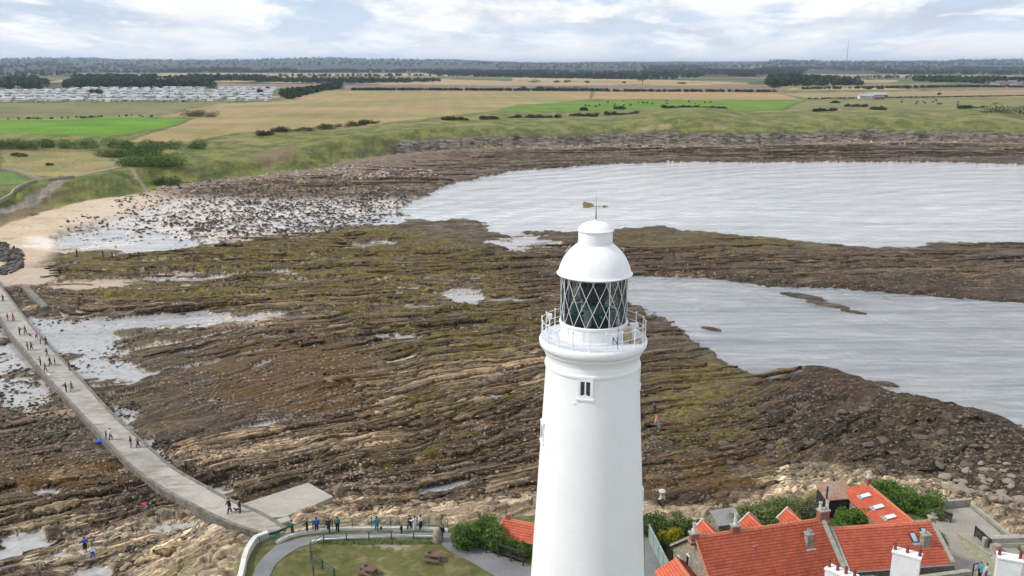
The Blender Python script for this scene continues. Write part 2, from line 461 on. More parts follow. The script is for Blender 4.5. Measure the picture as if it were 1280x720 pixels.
PYL = (360 - F * (SP * Y - CP * (H - 13)) / (CP * Y + SP * (H - 13))).astype(np.float32)   # the same for ground 13 m up
RL = int(np.argmax(PYr < 300)); RN = int(np.argmax(PYr < 205))
def fbL(x, y, o=4, gain=.5, seed=0, r=None):
    """noise for the land only: rows seaward of it stay zero"""
    r = RL if r is None else r; out = np.zeros(X.shape, np.float32); out[r:] = fbm(x[r:], y[r:], o, gain, seed); return out
def fbS(x, y, o=4, gain=.5, seed=0):
    r = int(np.argmax(PYr < 166)); out = np.zeros(X.shape, np.float32); out[:r] = fbm(x[:r], y[:r], o, gain, seed); return out
def blob(cx, cy, rx, ry, a=0., soft=.5, n=None, k=.5, L=False):
    """soft zone on the shore, given by where it lies in the traced plan"""
    a = math.radians(a); ca, sa = math.cos(a), math.sin(a)
    R_ = (PYL if L else PY); rc = R_[:, 0]
    g_ = 1 + soft + (k * 1.1 if n is not None else 0); ext = (abs(rx * sa) + abs(ry * ca)) * g_ + 2
    hit = np.where(np.abs(rc - cy) < ext)[0]
    out = np.zeros(X.shape, np.float32)
    if not len(hit): return out
    r0, r1 = hit[0], hit[-1] + 1
    c0 = int(np.clip((cx - (abs(rx * ca) + abs(ry * sa)) * g_ - PXS[0]) / DPX - 2, 0, nc)); c1 = int(np.clip((cx + (abs(rx * ca) + abs(ry * sa)) * g_ - PXS[0]) / DPX + 3, 0, nc))
    if c1 <= c0: return out
    dx = PX[r0:r1, c0:c1] - cx; dy = R_[r0:r1, c0:c1] - cy
    d = np.hypot((dx * ca + dy * sa) / rx, (-dx * sa + dy * ca) / ry)
    if n is not None: d = d + n[r0:r1, c0:c1] * k
    out[r0:r1, c0:c1] = sst(-d, -1 - soft / 2, -1 + soft / 2)
    return out

n40 = fbm(X / 40, Y / 40, 4, .5, 3); n9 = fbm(X / 9, Y / 9, 4, .5, 4); n3 = fbm(X / 3, Y / 3, 4, .6, 5); n1 = fbm(X / .9, Y / .9, 3, .6, 6)
nb = fbS(X / 25, Y / 16, 5, .55, 7)

# ---- bedding: ledges whose strike swings round the bay
sl = .60 - .48 * sst(Y, 125, 205)
sl = np.where(Y > 250, sl * .6, sl)
U = Y - sl * X + fbm(X / 30, Y / 30, 3, .5, 8) * 5 + fbm(X / 7, Y / 7, 3, .5, 9) * .9
V = X + sl * Y
def beds(lam, seed, sharp=.05):
    q = U / lam + fbm(V / (lam * 9), U / (lam * 5), 2, .5, seed) * .7
    k = np.floor(q); f = q - k
    am = np.clip(.55 + 1.1 * fbm(V / (lam * 3.2) + k * 7.7, k * 3.1 + seed, 2, .5, seed + 1), 0, 1.3)
    prof = np.where(f < sharp, f / sharp, 1 - (f - sharp) / (1 - sharp))
    return prof * am, am, k, f
b1, a1, k1, f1 = beds(8.5, 21)
b2, a2, k2, f2_ = beds(3.1, 33, .07)
b3, a3, k3, f3 = beds(1.15, 47, .2)
def bedtone(lam, seed, al):
    q = U / lam + fbm(V / (lam * 16), U / (lam * 9), 3, .5, seed) * .9
    k = np.floor(q); sgm = np.floor(V / al + k * 1.37 + fbm(V / al * .6, k * 3.3, 2, .5, seed) * 1.2)
    r = _r1[((k * 37 + sgm * 11 + seed).astype(np.int32)) & 255]
    return r, q - k, k
t1, tf1, tk1 = bedtone(1.25, 101, 10.); t2, tf2, tk2 = bedtone(.50, 133, 5.); t3, tf3, tk3 = bedtone(3.6, 157, 30.)
if True:
    fars = sst(Y, 230, 330)          # thicker beds read farther off
    t4, tf4, tk4 = bedtone(2.6, 171, 34.); t5, tf5, tk5 = bedtone(6., 183, 60.)
    t1 = t1 * (1 - fars) + t4 * fars; t2 = t2 * (1 - fars) + t5 * fars
tone = .45 * t1 + .25 * t2 + .30 * t3
v1, v2, vid = voronoi(U / 1.7 + n3 * .25, V / 3.0 + n3 * .2)          # jointed slabs
crack = sst(v2 - v1, .0, .10)
ve1, ve2, veid = voronoi(X / .85 + n1 * .2, Y / .7); veo = voronoi.off                   # cobbles
vb1, vb2, vbid = voronoi(X / 2.1 + n3 * .15 + n1 * .08, Y / 1.8); vbo = voronoi.off                    # boulders
vc1, vc2, vcid = voronoi(U / 2.6 + n3 * .3 + n1 * .08, V / 4.6 + n3 * .2); vco = voronoi.off
def facet(a, b, i, o, edge, tilt): return sst(b - a, .0, edge) * (.45 + .55 * _r2[i] + tilt * ((_r1[i] - .5) * o[0] + (_r3[i] - .5) * o[1]))

ledge_zone = np.clip(blob(560, 480, 190, 75, -10, .6) + blob(120, 650, 260, 75, -12, .6) + blob(420, 350, 420, 75, 0, .6) * .8 + blob(350, 555, 190, 25, -4) + blob(600, 570, 220, 60, -8, .6) + blob(230, 370, 220, 28, 0) + blob(560, 630, 260, 26, -4), .12, 1)
rubble_zone = np.clip(blob(370, 470, 130, 55, 5, .7) + blob(330, 575, 150, 22, 0) + blob(60, 560, 100, 70, 0) * .8 + blob(1050, 560, 260, 65, 5, .6) + blob(480, 225, 120, 22, 0) + blob(330, 250, 170, 28, -4) + blob(110, 440, 120, 55, 0, .7) * .5, .08, 1)

ridg = 1 - np.abs(fbS(X / 5.5, Y / 4.5, 5, .6, 17)) * 2.2
ridg2 = 1 - np.abs(fbS(V / 3.4, U / 1.5, 4, .6, 18)) * 2.2
plat = .55 + .35 * nb + ledge_zone * (b1 * 1.4 + b2 * .5 + b3 * .12) + .08 * n3 + .02 * n1 + .04 * ridg2 + (tone - .5) * .42
cellh = (_r3[vid] - .5) * .38 * ledge_zone
plat += cellh - (1 - crack) * .16 * ledge_zone
dome_s = np.clip(facet(ve1, ve2, veid, veo, .22, 1.6), 0, 1.2) * (_r1[veid] ** 1.3)
dome_b = np.clip(facet(vb1, vb2, vbid, vbo, .16, 1.8), 0, 1.3) * np.where(_r2[vbid] > .45, _r2[vbid], 0)
rz2_ = rubble_zone * (.55 + .45 * sst(nb + n9 * .6, -.3, .3)) * (1 - .55 * blob(1090, 550, 260, 80, 5, .8))
plat += rz2_ * (dome_s * .10 + dome_b * .07) + rubble_zone * .15 * ridg
slab = blob(300, 558, 100, 17, -6, .4, n3, .5) + blob(470, 548, 80, 9, -6, .4, n3, .5) + blob(470, 595, 70, 6, -12, .4, n3, .6) + blob(530, 578, 70, 7, -10, .4, n3, .6) + blob(560, 470, 130, 9, -11, .5, n3 + n9 * .5, .6) + blob(570, 493, 120, 7, -11, .5, n3 + n9 * .5, .6) + blob(590, 452, 100, 6, -11, .5, n3, .7) + blob(620, 600, 60, 7, -6, .5, n3, .6) + blob(250, 400, 150, 6, -3, .5, n3, .8) + blob(120, 590, 70, 6, -3, .5, n3, .8) + blob(60, 512, 60, 7, 0, .5, n3, .8)
slab2 = blob(150, 668, 150, 13, -13, .4, n3, .5) + blob(225, 692, 70, 20, -13, .4, n3, .5) + blob(60, 650, 60, 7, -5, .4, n3, .6) + blob(120, 700, 60, 8, -8, .5, n3, .6) + blob(420, 630, 90, 8, -8, .5, n3, .5)
slab = np.clip(slab, 0, 1); slab2 = np.clip(slab2, 0, 1); flat = np.maximum(slab, slab2)
plat = plat * (1 - .8 * flat) + .8 * flat * (.75 + .45 * b1 + .22 * (_r3[vid] - .5) + .12 * n9) - flat * (1 - crack) * .14
plat += (1 - rubble_zone) * dome_s * np.where(_r3[veid] > .72, .22, 0)
# extra height for the reef to the right and the spit between the two bays
reef = blob(1120, 545, 230, 55, 8, .8); spit = blob(1060, 335, 290, 25, 2, .8)
plat += reef * (.7 + .8 * n9 + .2 * n3 + .55 * ridg + .12 * ridg2) + spit * (.6 + .5 * n9 + .35 * ridg)
plat += blob(1020, 470, 60, 22, 5, 1.) * (1.0 + .4 * n3) + blob(1170, 515, 60, 18, 5, 1.) * .8
plat += blob(860, 300, 110, 16, 0, 1.) * .6
plat -= .25 * blob(120, 300, 130, 20, 0)
# pools and wet hollows (they fill with the one water sheet at z = 0)
pool = blob(95, 418, 62, 30, 4, .5, n9, .6) + blob(170, 395, 130, 9, -2, .6, n9, .8) + blob(125, 455, 55, 16, 5, .5, n9, .7)
pool += blob(20, 440, 40, 50, 60, .6, n9, .9) + blob(35, 490, 40, 18, 0, .6, n3, .8) + blob(200, 345, 130, 6, -2, .6, n9 + n3, .9)
pool += blob(145, 520, 20, 22, 40, .6, n3, .9) + blob(190, 560, 25, 16, 40, .6, n3, .9) + blob(275, 610, 26, 9, 0, .6, n3, .6)
pool += blob(560, 600, 34, 10, -8, .5, n3, .7) + blob(595, 493, 50, 4, -9, .5, n3, .7) + blob(500, 445, 24, 6, -6, .6, n3, .9)
pool += blob(30, 668, 32, 11, -10, .5, n3, .5) + blob(5, 690, 22, 12, 0, .5, n3, .4) + blob(110, 715, 30, 14, -20, .5, n3, .4) + blob(205, 655, 40, 7, -12, .5, n3, .5) + blob(80, 686, 16, 5, 0, .5, n3, .4) + blob(60, 610, 24, 6, 5, .5, n3, .6)
pool += blob(330, 395, 240, 16, -2, .7, nb + n9 * .8 + n3 * .5, 1.6) * .6 + blob(460, 410, 90, 9, -6, .7, n9 + n3, 1.6) * .7 + blob(660, 300, 40, 12, 0, .6, n9, 1.2)
pool += blob(580, 365, 22, 14, -20, .5, n9, .8) + blob(460, 303, 40, 4, -3, .5, n9, .5) + blob(530, 655, 30, 5, -5, .5, n3, .5)
pool += blob(290, 274, 230, 20, -4, .6, n9 + n3 * .5, 1.1) * (PX > 60) * .75 + blob(440, 274, 100, 9, -5, .6, n9, .6) + blob(160, 300, 120, 12, 0, .6, n9, .4)
pool = np.clip(pool, 0, 1)
thin = sst(fbS(V / 12, U / 1.1, 3, .55, 55) + .35 * fbS(X / 30, Y / 30, 3, .5, 56) - .25 * (t1 - .5), .24, .38) * sst(PX, -100, 0) * (1 - sst(PX, 560, 700)) * sst(PY, 290, 330) * .9
pool = np.maximum(pool, thin)
pdeep = np.clip(blob(95, 415, 55, 22, 4, .5, n9, .6) + blob(5, 690, 22, 12, 0, .5, n3, .4) + blob(110, 715, 30, 14, -20, .5, n3, .4) + blob(30, 668, 30, 9, -10, .5, n3, .5) + blob(560, 600, 28, 7, -8, .5, n3, .8), 0, 1)
plat = plat * (1 - .35 * pool) - .60 * pool + .10 * (tone - .5) * pool
plat = plat * (1 - .6 * pdeep) - .25 * pdeep + pdeep * .30 * dome_s * (_r3[veid] > .55)

plat = np.where(plat > 0, plat * .72, plat)
# foreshore below the mainland: sand and dark boulder belts
sandz = blob(85, 272, 120, 15, -19, .5, n9 + n3 * .4, .4) + blob(25, 305, 45, 32, 0, .5, n9, .25) + blob(15, 345, 60, 13, 0, .6, n9, .5) + blob(150, 256, 70, 13, -14, .5, n9, .4) + blob(-90, 300, 110, 60, 0) + blob(120, 352, 70, 5, -4, .6, n3 + n9, .7)
sandz = np.clip(sandz, 0, 1)
shore_d = -s_main                                                        # metres seaward of the bank's foot
sand_h = .35 + 1.8 * sst(-shore_d, -45, 0) + .05 * n9 + .03 * n1
far_belt = sst(Y, 330, 400) * (1 - sst(shore_d, 90, 160))
belt_h = .35 + 1.6 * sst(-shore_d, -60, 0) + .3 * n9 + dome_b * .25 + .1 * n3 + b1 * .5 + tone * .8
h = plat
h = h * (1 - sandz) + sand_h * sandz
h = h * (1 - far_belt) + belt_h * far_belt
# scattered dark stones on the wet sand
wetsand = np.clip(blob(300, 265, 240, 34, -5, .4, n9, .3) - .0, 0, 1) * (1 - sandz * .6)
stone_d = sst(PX, 150, 330) * .7 + .12
rock_on_sand = np.clip(1 - (vb1 / .42) ** 2, 0, 1) * (_r1[vbid] < stone_d * (.4 + 1.2 * sst(n9, -.2, .5)))
h += wetsand * rock_on_sand * .75

# sea bed
sea = sst(s_sea + n3 * .8, -3.5, 3.5)
h = h * (1 - sea) + (-1.6) * sea
isl_rocks = [(890, 406, 15, 2.2), (1005, 366, 32, 3.5), (1035, 376, 32, 2.8), (1068, 385, 20, 2.), (1108, 474, 18, 3), (1165, 496, 20, 3)]
for a, b, c, d in isl_rocks:
    bb_ = blob(a, b, c, d, 9, 1.2, n3, .35); h = np.where(bb_ > 0, np.maximum(h, np.minimum(-1.6 + 2.6 * bb_ + .25 * n3 + .15 * n1, .28 + .25 * n3 + .3 * (tone - .5))), h)
# far shelf edge in the near bay
# the island: rocky apron up to the built ground
apron = sst(s_isl, -16, -1.5)
rug = (dome_b * .45 + facet(vc1, vc2, vcid, vco, .16, 1.2) * .55 + b1 * .6 + b2 * .3 + dome_b * .08 + dome_s * .05 + tone * .3)
aph = 1.0 + 3.1 * apron ** 1.2 + rug * .75 * np.clip(apron * 3, 0, 1) * (1 - sst(s_isl, -2., 0))
h = np.where(apron > 0, np.maximum(h, aph * sst(apron, 0, .12) + h * (1 - sst(apron, 0, .12))), h)
isl_in = sst(s_isl0, -1.2, .2)
h = h * (1 - isl_in) + (5.0 + .04 * n9) * isl_in
# under the causeway and slip
cw = sst(s_cw, -2.5, -.3)
h = np.where(s_isl0 < 0, h * (1 - cw) + np.minimum(h, .9) * cw, h)

# the mainland
gul0 = fbL(X / 34, Y / 90, 5, .6, 19)
bank_w = 24 + 30 * sst(PX, 350, 700)
bk0 = np.clip((s_main + n9 * 3.5 + (gul0 * 8 + nb * 9) * (.3 + .7 * sst(PX, 300, 500))) / bank_w, 0, 1)
cl_ = sst(PX, 330, 640)
bankp = sst(bk0, 0, 1) * (1 - cl_) + cl_ * (.62 * sst(bk0, 0, .26) + .38 * sst(bk0, .2, 1.))
gul = fbL(X / 20, Y / 24, 4, .6, 12)
lft = 1 - sst(PX, 330, 520)
inl = 12.0 + 1.0 * (1 - lft) - lft * 3.5 + lft * 4.5 * sst(s_main, 15, 260) + 1.6 * fbL(X / 90, Y / 90, 3, .5, 13) * sst(s_main, 10, 80) * (1 - sst(Y, 900, 1300)) 
hills = (128 - 30 * sst(PX, 300, 900)) * sst(Y, 4800, 12500) * (.80 + .38 * fbL(X / 1500, Y / 7000, 5, .55, 14)) + 18 * sst(Y, 3000, 6000) * np.clip(fbL(X / 1500, Y / 1500, 3, .5, 15), 0, 1)
hills += 95 * np.exp(-((PX - 40) / 45) ** 2) * .9 * sst(Y, 4500, 6500) * (1 - sst(Y, 7000, 9000)) * .35
land = 2.0 + (inl - 2.0) * bankp + gul * 1.5 * bankp * (1 - bankp) * 4 * .55 + hills
land += 5.5 * blob(865, 148, 62, 9, 0, 1.4, L=True) + 3.5 * blob(1070, 145, 70, 8, 0, 1.4, L=True) + 3.5 * blob(1230, 145, 34, 9, 0, 1.2, L=True) + .35 * n3 * sst(s_main, 0, 10) * (1 - sst(Y, 500, 800))
inm = sst(s_main, -2., 2.)
h = h * (1 - inm) + land * inm
h = h.astype(np.float32)
h[:16] = np.where(s_isl0[:16] > 0, 5.0, h[:16])

def ground(x, y):
    """height of the terrain at a world point"""
    i = int(np.clip(np.searchsorted(Yr, y) - 1, 0, nr - 2)); fy = (y - Yr[i]) / (Yr[i + 1] - Yr[i])
    zr = Zr[i] * (1 - fy) + Zr[i + 1] * fy
    px = x / zr * F + 640; j = (px - PXS[0]) / (PXS[1] - PXS[0]); j0 = int(np.clip(math.floor(j), 0, nc - 2)); fx = min(max(j - j0, 0), 1)
    return float((h[i, j0] * (1 - fx) + h[i, j0 + 1] * fx) * (1 - fy) + (h[i + 1, j0] * (1 - fx) + h[i + 1, j0 + 1] * fx) * fy)

def ground_v(x, y):
    i = np.clip(np.searchsorted(Yr, y) - 1, 0, nr - 2); fy = (y - Yr[i]) / (Yr[i + 1] - Yr[i])
    zr = Zr[i] * (1 - fy) + Zr[i + 1] * fy
    j = (x / zr * F + 640 - PXS[0]) / (PXS[1] - PXS[0]); j0 = np.clip(np.floor(j), 0, nc - 2).astype(int); fx = np.clip(j - j0, 0, 1)
    return (h[i, j0] * (1 - fx) + h[i, j0 + 1] * fx) * (1 - fy) + (h[i + 1, j0] * (1 - fx) + h[i + 1, j0 + 1] * fx) * fy

# ---------------------------------------------------------------- ground colours (what each surface is made of)
def c3(r, g, b): return np.array([r, g, b], np.float32)
COL = np.empty(X.shape + (3,), np.float32)
COL[:] = c3(.068, .048, .034)
def lay(c, m):
    global COL
    m = np.clip(m, 0, 1)[..., None].astype(np.float32)
    COL = COL * (1 - m) + np.asarray(c, np.float32) * m
strat = fbS(V / 16, U / 1.4, 4, .6, 61)
strat2 = fbS(V / 9, U / .7, 3, .6, 62)
lay(c3(.16, .13, .10), sst(strat, .12, .5) * .7)                              # greyer stone beds
lay(c3(.125, .072, .028), sst(fbS(X / 13, Y / 10, 5, .6, 63), .05, .35) * .7 * sst(PX, 60, 250))   # rusty wrack
bz = np.clip(ledge_zone * 1.0 + spit * .6 + .55 - .65 * blob(370, 465, 130, 50, 5, .8) - .3 * blob(1090, 550, 250, 70, 5, .8), 0, 1) * (1 - .5 * sst(n9, .3, .7))
tt_ = np.clip(tone * 1.15 + .22 * n3 + .12 * n9, 0, 1)[..., None]
bedc = c3(.030, .022, .016) * (1 - sst(tt_, .0, .45)) + c3(.10, .073, .046) * (sst(tt_, .0, .45) - sst(tt_, .5, .85)) + c3(.30, .245, .185) * sst(tt_, .5, .85)
lay(bedc, bz * .6)
olive = np.clip(blob(330, 330, 330, 60, 0, .7) + blob(180, 470, 130, 60, 0, .8) * .4 + blob(560, 400, 140, 50, 0, .8) * .8 + blob(880, 500, 90, 70, 0, .8) * .8 + blob(560, 500, 110, 16, -8) * .8 + blob(540, 560, 130, 20, -8) * .6 + blob(900, 300, 160, 18) * .7 + blob(640, 195, 150, 12) * .4 + blob(1100, 560, 150, 50) * .35, 0, 1)
lay(c3(.145, .115, .03), olive * sst(fbS(X / 9, Y / 6, 5, .6, 64) + strat * .5 - .5 * (t1 - .5), -.08, .22) * .85)
lay(c3(.27, .235, .045), olive * sst(fbS(X / 6, Y / 4, 5, .6, 65) + strat * .4 - .4 * (t2 - .5), .20, .40) * .8)
lay(c3(.036, .026, .020), sst(fbS(X / 12, Y / 7, 5, .6, 66), .08, .4) * .75)   # dark wet weed
redb = np.clip(blob(370, 465, 140, 55, 5, .8) + blob(890, 600, 120, 40, 0, .8) + blob(70, 590, 110, 25, 0, .8) + blob(550, 520, 130, 20, -8, .8) * .7, 0, 1)
lay(c3(.125, .078, .032), redb * sst(n3 + .3 * n9, -.5, .2) * .8)
dark = np.clip(blob(1130, 530, 240, 50, 8, .6) + blob(1070, 360, 260, 14, 2, .6) + blob(560, 575, 180, 34, -8, .7) * .5 + blob(640, 318, 90, 30, 0, .8) * .55 + far_belt * .9 + blob(250, 520, 150, 30) * .2, 0, 1)
lay(c3(.034, .025, .018), dark * sst(n9 + n3 * .5, -.5, .4) * .85)
lay(c3(.095, .068, .042), spit * sst(n9, -.2, .4) * .7)
# cobble and boulder colours by stone
cob = _r2[veid]; big = _r3[vbid]
stone_pal = np.stack([.06 + .25 * cob ** 2, .048 + .20 * cob ** 2, .036 + .155 * cob ** 2], -1)
lay(stone_pal, rubble_zone * sst(dome_s, .12, .3) * (cob > .35) * .75)
stone_pal2 = np.stack([.055 + .16 * big ** 2, .043 + .13 * big ** 2, .033 + .10 * big ** 2], -1)
lay(stone_pal2, rubble_zone * sst(dome_b, .15, .3) * .7)
lay(stone_pal, sst(dome_s, .2, .4) * (_r3[veid] > .72) * .6)
# bare ledge tops
ledge_top = np.clip(sst(f1, .02, .08) * (1 - sst(f1, .22, .5)) * sst(a1, .5, .9) + sst(f2_, .02, .1) * (1 - sst(f2_, .2, .45)) * sst(a2, .6, 1.) * .9, 0, 1)
palez = np.clip(blob(560, 475, 140, 40, -10, .8) * 1. + blob(120, 680, 240, 60, -12, .7) + blob(330, 555, 150, 20, -4, .6) + blob(580, 600, 150, 22, -8, .8) * .7 + blob(240, 380, 260, 30, 0, .8) * .6 + .15 + blob(420, 200, 140, 14, 0, .8) * .8, 0, 1)
lay(c3(.33, .275, .22), ledge_top * ledge_zone * palez * sst(n3 + .2, -.3, .3) * .8)
lay(c3(.24, .21, .185), sst(strat2, .2, .5) * palez * ledge_zone * .5)
lay(c3(.035, .027, .022), (1 - crack) * ledge_zone * palez * .6)
lay(np.stack([.27 + .14 * _r3[vid], .215 + .115 * _r3[vid], .165 + .09 * _r3[vid]], -1) * (1 - .12 * (PY < 520))[..., None], np.clip(slab, 0, 1) * crack * sst(b1 + n3 * .3, .1, .5) * .85)
lay(c3(.42, .29, .19), blob(245, 556, 28, 9, 0, .4, n3, .4) * crack * .8)
lay(np.stack([.30 + .13 * _r3[vid], .265 + .12 * _r3[vid], .205 + .10 * _r3[vid]], -1), np.clip(slab2, 0, 1) * crack * .85)
# mud / pool floors
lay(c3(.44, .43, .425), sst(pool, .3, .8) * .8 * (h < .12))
lay(c3(.05, .042, .036), sst(pool, .2, .5) * sst(dome_s, .2, .45) * (_r3[veid] > .45) * .85)
# pale apron rocks round the island
ap_pal = np.stack([.30 + .24 * _r1[vcid], .25 + .21 * _r1[vcid], .185 + .17 * _r1[vcid]], -1) * (.72 + .35 * _r2[vbid])[..., None]
ap_pal = ap_pal * (.35 + .65 * sst(vc2 - vc1, .0, .07))[..., None] * (.8 + .2 * crack)[..., None]
dark_apron = blob(1120, 590, 80, 26, 0, .8, n9, .6)
apm = sst(s_isl + n9 * 3 + 4 * blob(240, 690, 110, 60) + 5 * blob(1230, 620, 90, 60) + 3 * blob(1000, 600, 60, 40) - 5 * blob(870, 640, 110, 30), -12, -7)
lay(ap_pal, apm * (1 - .75 * dark_apron) * sst(n3 + n9 * .5, -.75, -.2) * .95)
lay(c3(.30, .32, .12), apm * sst(n9 + n1 * .3, .35, .5) * .5)
# sands
sand_c = c3(.50, .40, .30)
lay(sand_c, sandz * (1 - rock_on_sand * .0))
lay(c3(.38, .33, .29), sandz * sst(shore_d, 30, 48) * .8)
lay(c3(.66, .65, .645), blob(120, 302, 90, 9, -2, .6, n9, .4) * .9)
lay(c3(.30, .24, .21), sandz * sst(fbS(X / 12, Y / 6, 4, .6, 77), .2, .4) * .5)
lay(c3(.44, .37, .30), sandz * sst(n9 + .3 * n3, .1, .4) * .5)
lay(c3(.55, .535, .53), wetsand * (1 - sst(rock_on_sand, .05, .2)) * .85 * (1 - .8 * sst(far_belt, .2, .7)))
lay(c3(.032, .026, .024), wetsand * sst(rock_on_sand, .05, .2) * .95)
fb = sst(far_belt, .2, .7)
lay(c3(.060, .044, .037), fb * (1 - sst(Y, 2000, 3000)) * .7)
lay(c3(.36, .30, .26), fb * sst(-shore_d + n9 * 12, -22, -7) * .85)
lay(bedc * .8, fb * .7 * (1 - sst(-shore_d + n9 * 12, -22, -7)))
lay(c3(.24, .20, .17), fb * sst(strat + n9 * .3, .36, .5) * .5)
lay(c3(.28, .27, .09), fb * sst(n9 + n40 * .5, .4, .6) * sst(-shore_d, -90, -50) * .7)
lay(c3(.40, .33, .29), fb * sst(dome_b, .3, .5) * (_r1[vbid] > .7) * .7)
lay(c3(.33, .27, .23), blob(440, 212, 140, 7, -6, .6, n9, .8) * .7)
# the sea floor: pale sand in the far bay, greyer and deeper in the near one
dp = sst(-h, .0, .7) * sst(s_sea, -2, 2)
palef = np.clip(sst(Y, 195, 320) + sst(-X, -15, 5), 0, 1)[..., None]
lay(c3(.33, .335, .335) * (1 - palef) + c3(.80, .81, .83) * palef, dp)
# island ground
lay(c3(.155, .165, .062), isl_in)
lay(c3(.26, .235, .13), isl_in * sst(fbm(X / 2.2, Y / 2.2, 5, .6, 71), .05, .3) * .75)
lay(c3(.11, .15, .04), isl_in * sst(fbm(X / 1.3, Y / 1.3, 4, .6, 72), .15, .35) * .6)
lay(c3(.40, .37, .33), blob(488, 716, 34, 12, 0, .5, fbm(X / 1., Y / 1., 4, .6, 73), .8) * .85 * isl_in)
# grassy banks and the cliffs
gm = inm
nsc = np.clip(Y / 40, 6, 40)
ng = fbL(X / 11, Y / 16, 5, .6, 81)
ng = ng + .35 * fbL(X / 2.6, Y / 3.2, 3, .65, 87) + .3 * fbL(X / 40, Y / 9, 3, .6, 88)
grass = np.clip(sst(ng, -.4, .45), 0, 1)[..., None] * c3(.215, .235, .068) + (1 - np.clip(sst(ng, -.4, .45), 0, 1))[..., None] * c3(.095, .125, .034)
lay(grass, gm)
lay(c3(.30, .26, .12), gm * sst(fbL(X / 30, Y / 45, 5, .55, 82), .12, .4) * sst(s_main, 25, 60) * .7)
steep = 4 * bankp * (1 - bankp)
hn = fbL(X / 16, h / 3.2, 5, .6, 85); hn2 = fbL(X / 7, h / 1.5, 4, .65, 86)
rk = cl_ * (1 - sst(bankp, .45, .75)) * 1.3
lay(c3(.105, .088, .070), gm * sst(rk + hn * .7 + gul0 * .6, .22, .6) * .5 * (1 - sst(bankp, .6, .8)))
lay(c3(.22, .19, .16), gm * sst(rk * .8 + hn * .5 + hn2 * .8, .75, 1.05) * .85 * (1 - sst(bankp, .40, .62)))
lay(c3(.38, .30, .22), gm * (blob(805, 159, 12, 4, 0, .6, n3, .4, True) + blob(830, 158, 9, 4, 0, .6, n3, .4, True) + blob(900, 159, 8, 4, 0, .6, L=True)) * .7 * sst(bankp, .66, .70) * (1 - sst(bankp, .80, .86)))
lay(c3(.22, .165, .12), gm * blob(20, 278, 60, 8, -25, .8, n9, .5) * .7 + gm * blob(345, 210, 30, 6, -10, .8, n9, .4) * .8)
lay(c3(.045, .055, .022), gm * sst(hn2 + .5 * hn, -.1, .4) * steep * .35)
lay(c3(.05, .045, .035), gm * sst(hn, .15, .4) * rk * .7)

# ---- inland fields: each with its own cover
FIELDS = []   # (name, polygon, colour, second colour)
def field(name, px, ca, cb=None, z=13., sc=40., stripes=0.):
    FIELDS.append((name, GP(px, z), ca, cb or ca, sc, stripes))
field('grass_field', [(-200, 130), (272, 129), (190, 146), (-200, 148)], (.165, .19, .085), (.215, .215, .105))
field('green_field', [(-200, 150), (239, 148), (212, 158), (132, 169), (-200, 163)], (.14, .30, .018), (.11, .25, .018))
field('stubble_field', [(272, 129), (345, 127), (410, 113), (740, 114), (738, 124), (620, 139), (470, 154), (300, 161), (235, 170), (150, 172), (215, 158), (243, 147), (190, 146)], (.37, .285, .15), (.29, .265, .115), sc=120.)
field('green_field', [(612, 139.5), (650, 131), (735, 124.6), (1006, 125.4), (976, 136), (830, 137), (700, 138.5)], (.14, .27, .022), (.12, .22, .022))
field('stubble_field', [(742, 114.5), (968, 115), (1003, 124.8), (738, 124)], (.40, .285, .155), (.36, .27, .14))
field('ploughed_field', [(430, 106), (1000, 107), (972, 114.4), (640, 113.6), (430, 113)], (.215, .165, .135), (.25, .19, .145))
field('stubble_field', [(972, 116.5), (1480, 109), (1480, 119.5), (1012, 123.6)], (.35, .275, .165), (.31, .25, .15))
field('pasture', [(1008, 125), (1480, 121), (1480, 137), (978, 138.5)], (.225, .225, .10), (.19, .21, .085))
field('stubble_field', [(0, 189), (0, 214), (90, 218), (150, 205), (125, 188), (40, 186), (-200, 188), (-200, 214)], (.31, .265, .12), (.22, .225, .09), z=10., sc=20.)
field('green_field', [(-200, 212), (0, 211), (20, 212), (38, 220), (55, 224), (0, 228), (-200, 232)], (.13, .25, .05), (.12, .22, .05), z=9.5)
field('stubble_field', [(190, 91.5), (620, 91.5), (640, 94), (480, 95.2), (250, 95.2)], (.44, .35, .20))
field('stubble_field', [(105, 93.5), (400, 93), (400, 97.6), (270, 101), (110, 96)], (.42, .32, .17))
field('ploughed_field', [(270, 104.5), (430, 105), (408, 109.5), (345, 112), (272, 108)], (.25, .20, .16))
field('stubble_field', [(560, 101), (935, 103.2), (935, 105.2), (430, 105)], (.40, .325, .19))
field('stubble_field', [(640, 97), (840, 100), (935, 103), (640, 101)], (.43, .34, .20))
field('stubble_field', [(965, 92), (1280, 94.5), (1260, 98.5), (1130, 97), (962, 95)], (.36, .29, .18))
field('stubble_field', [(1025, 99.8), (1125, 100), (1120, 103), (1040, 104)], (.40, .33, .20))
field('pasture', [(975, 106), (1180, 103.5), (1200, 108), (1000, 111)], (.18, .21, .09), (.22, .21, .10))
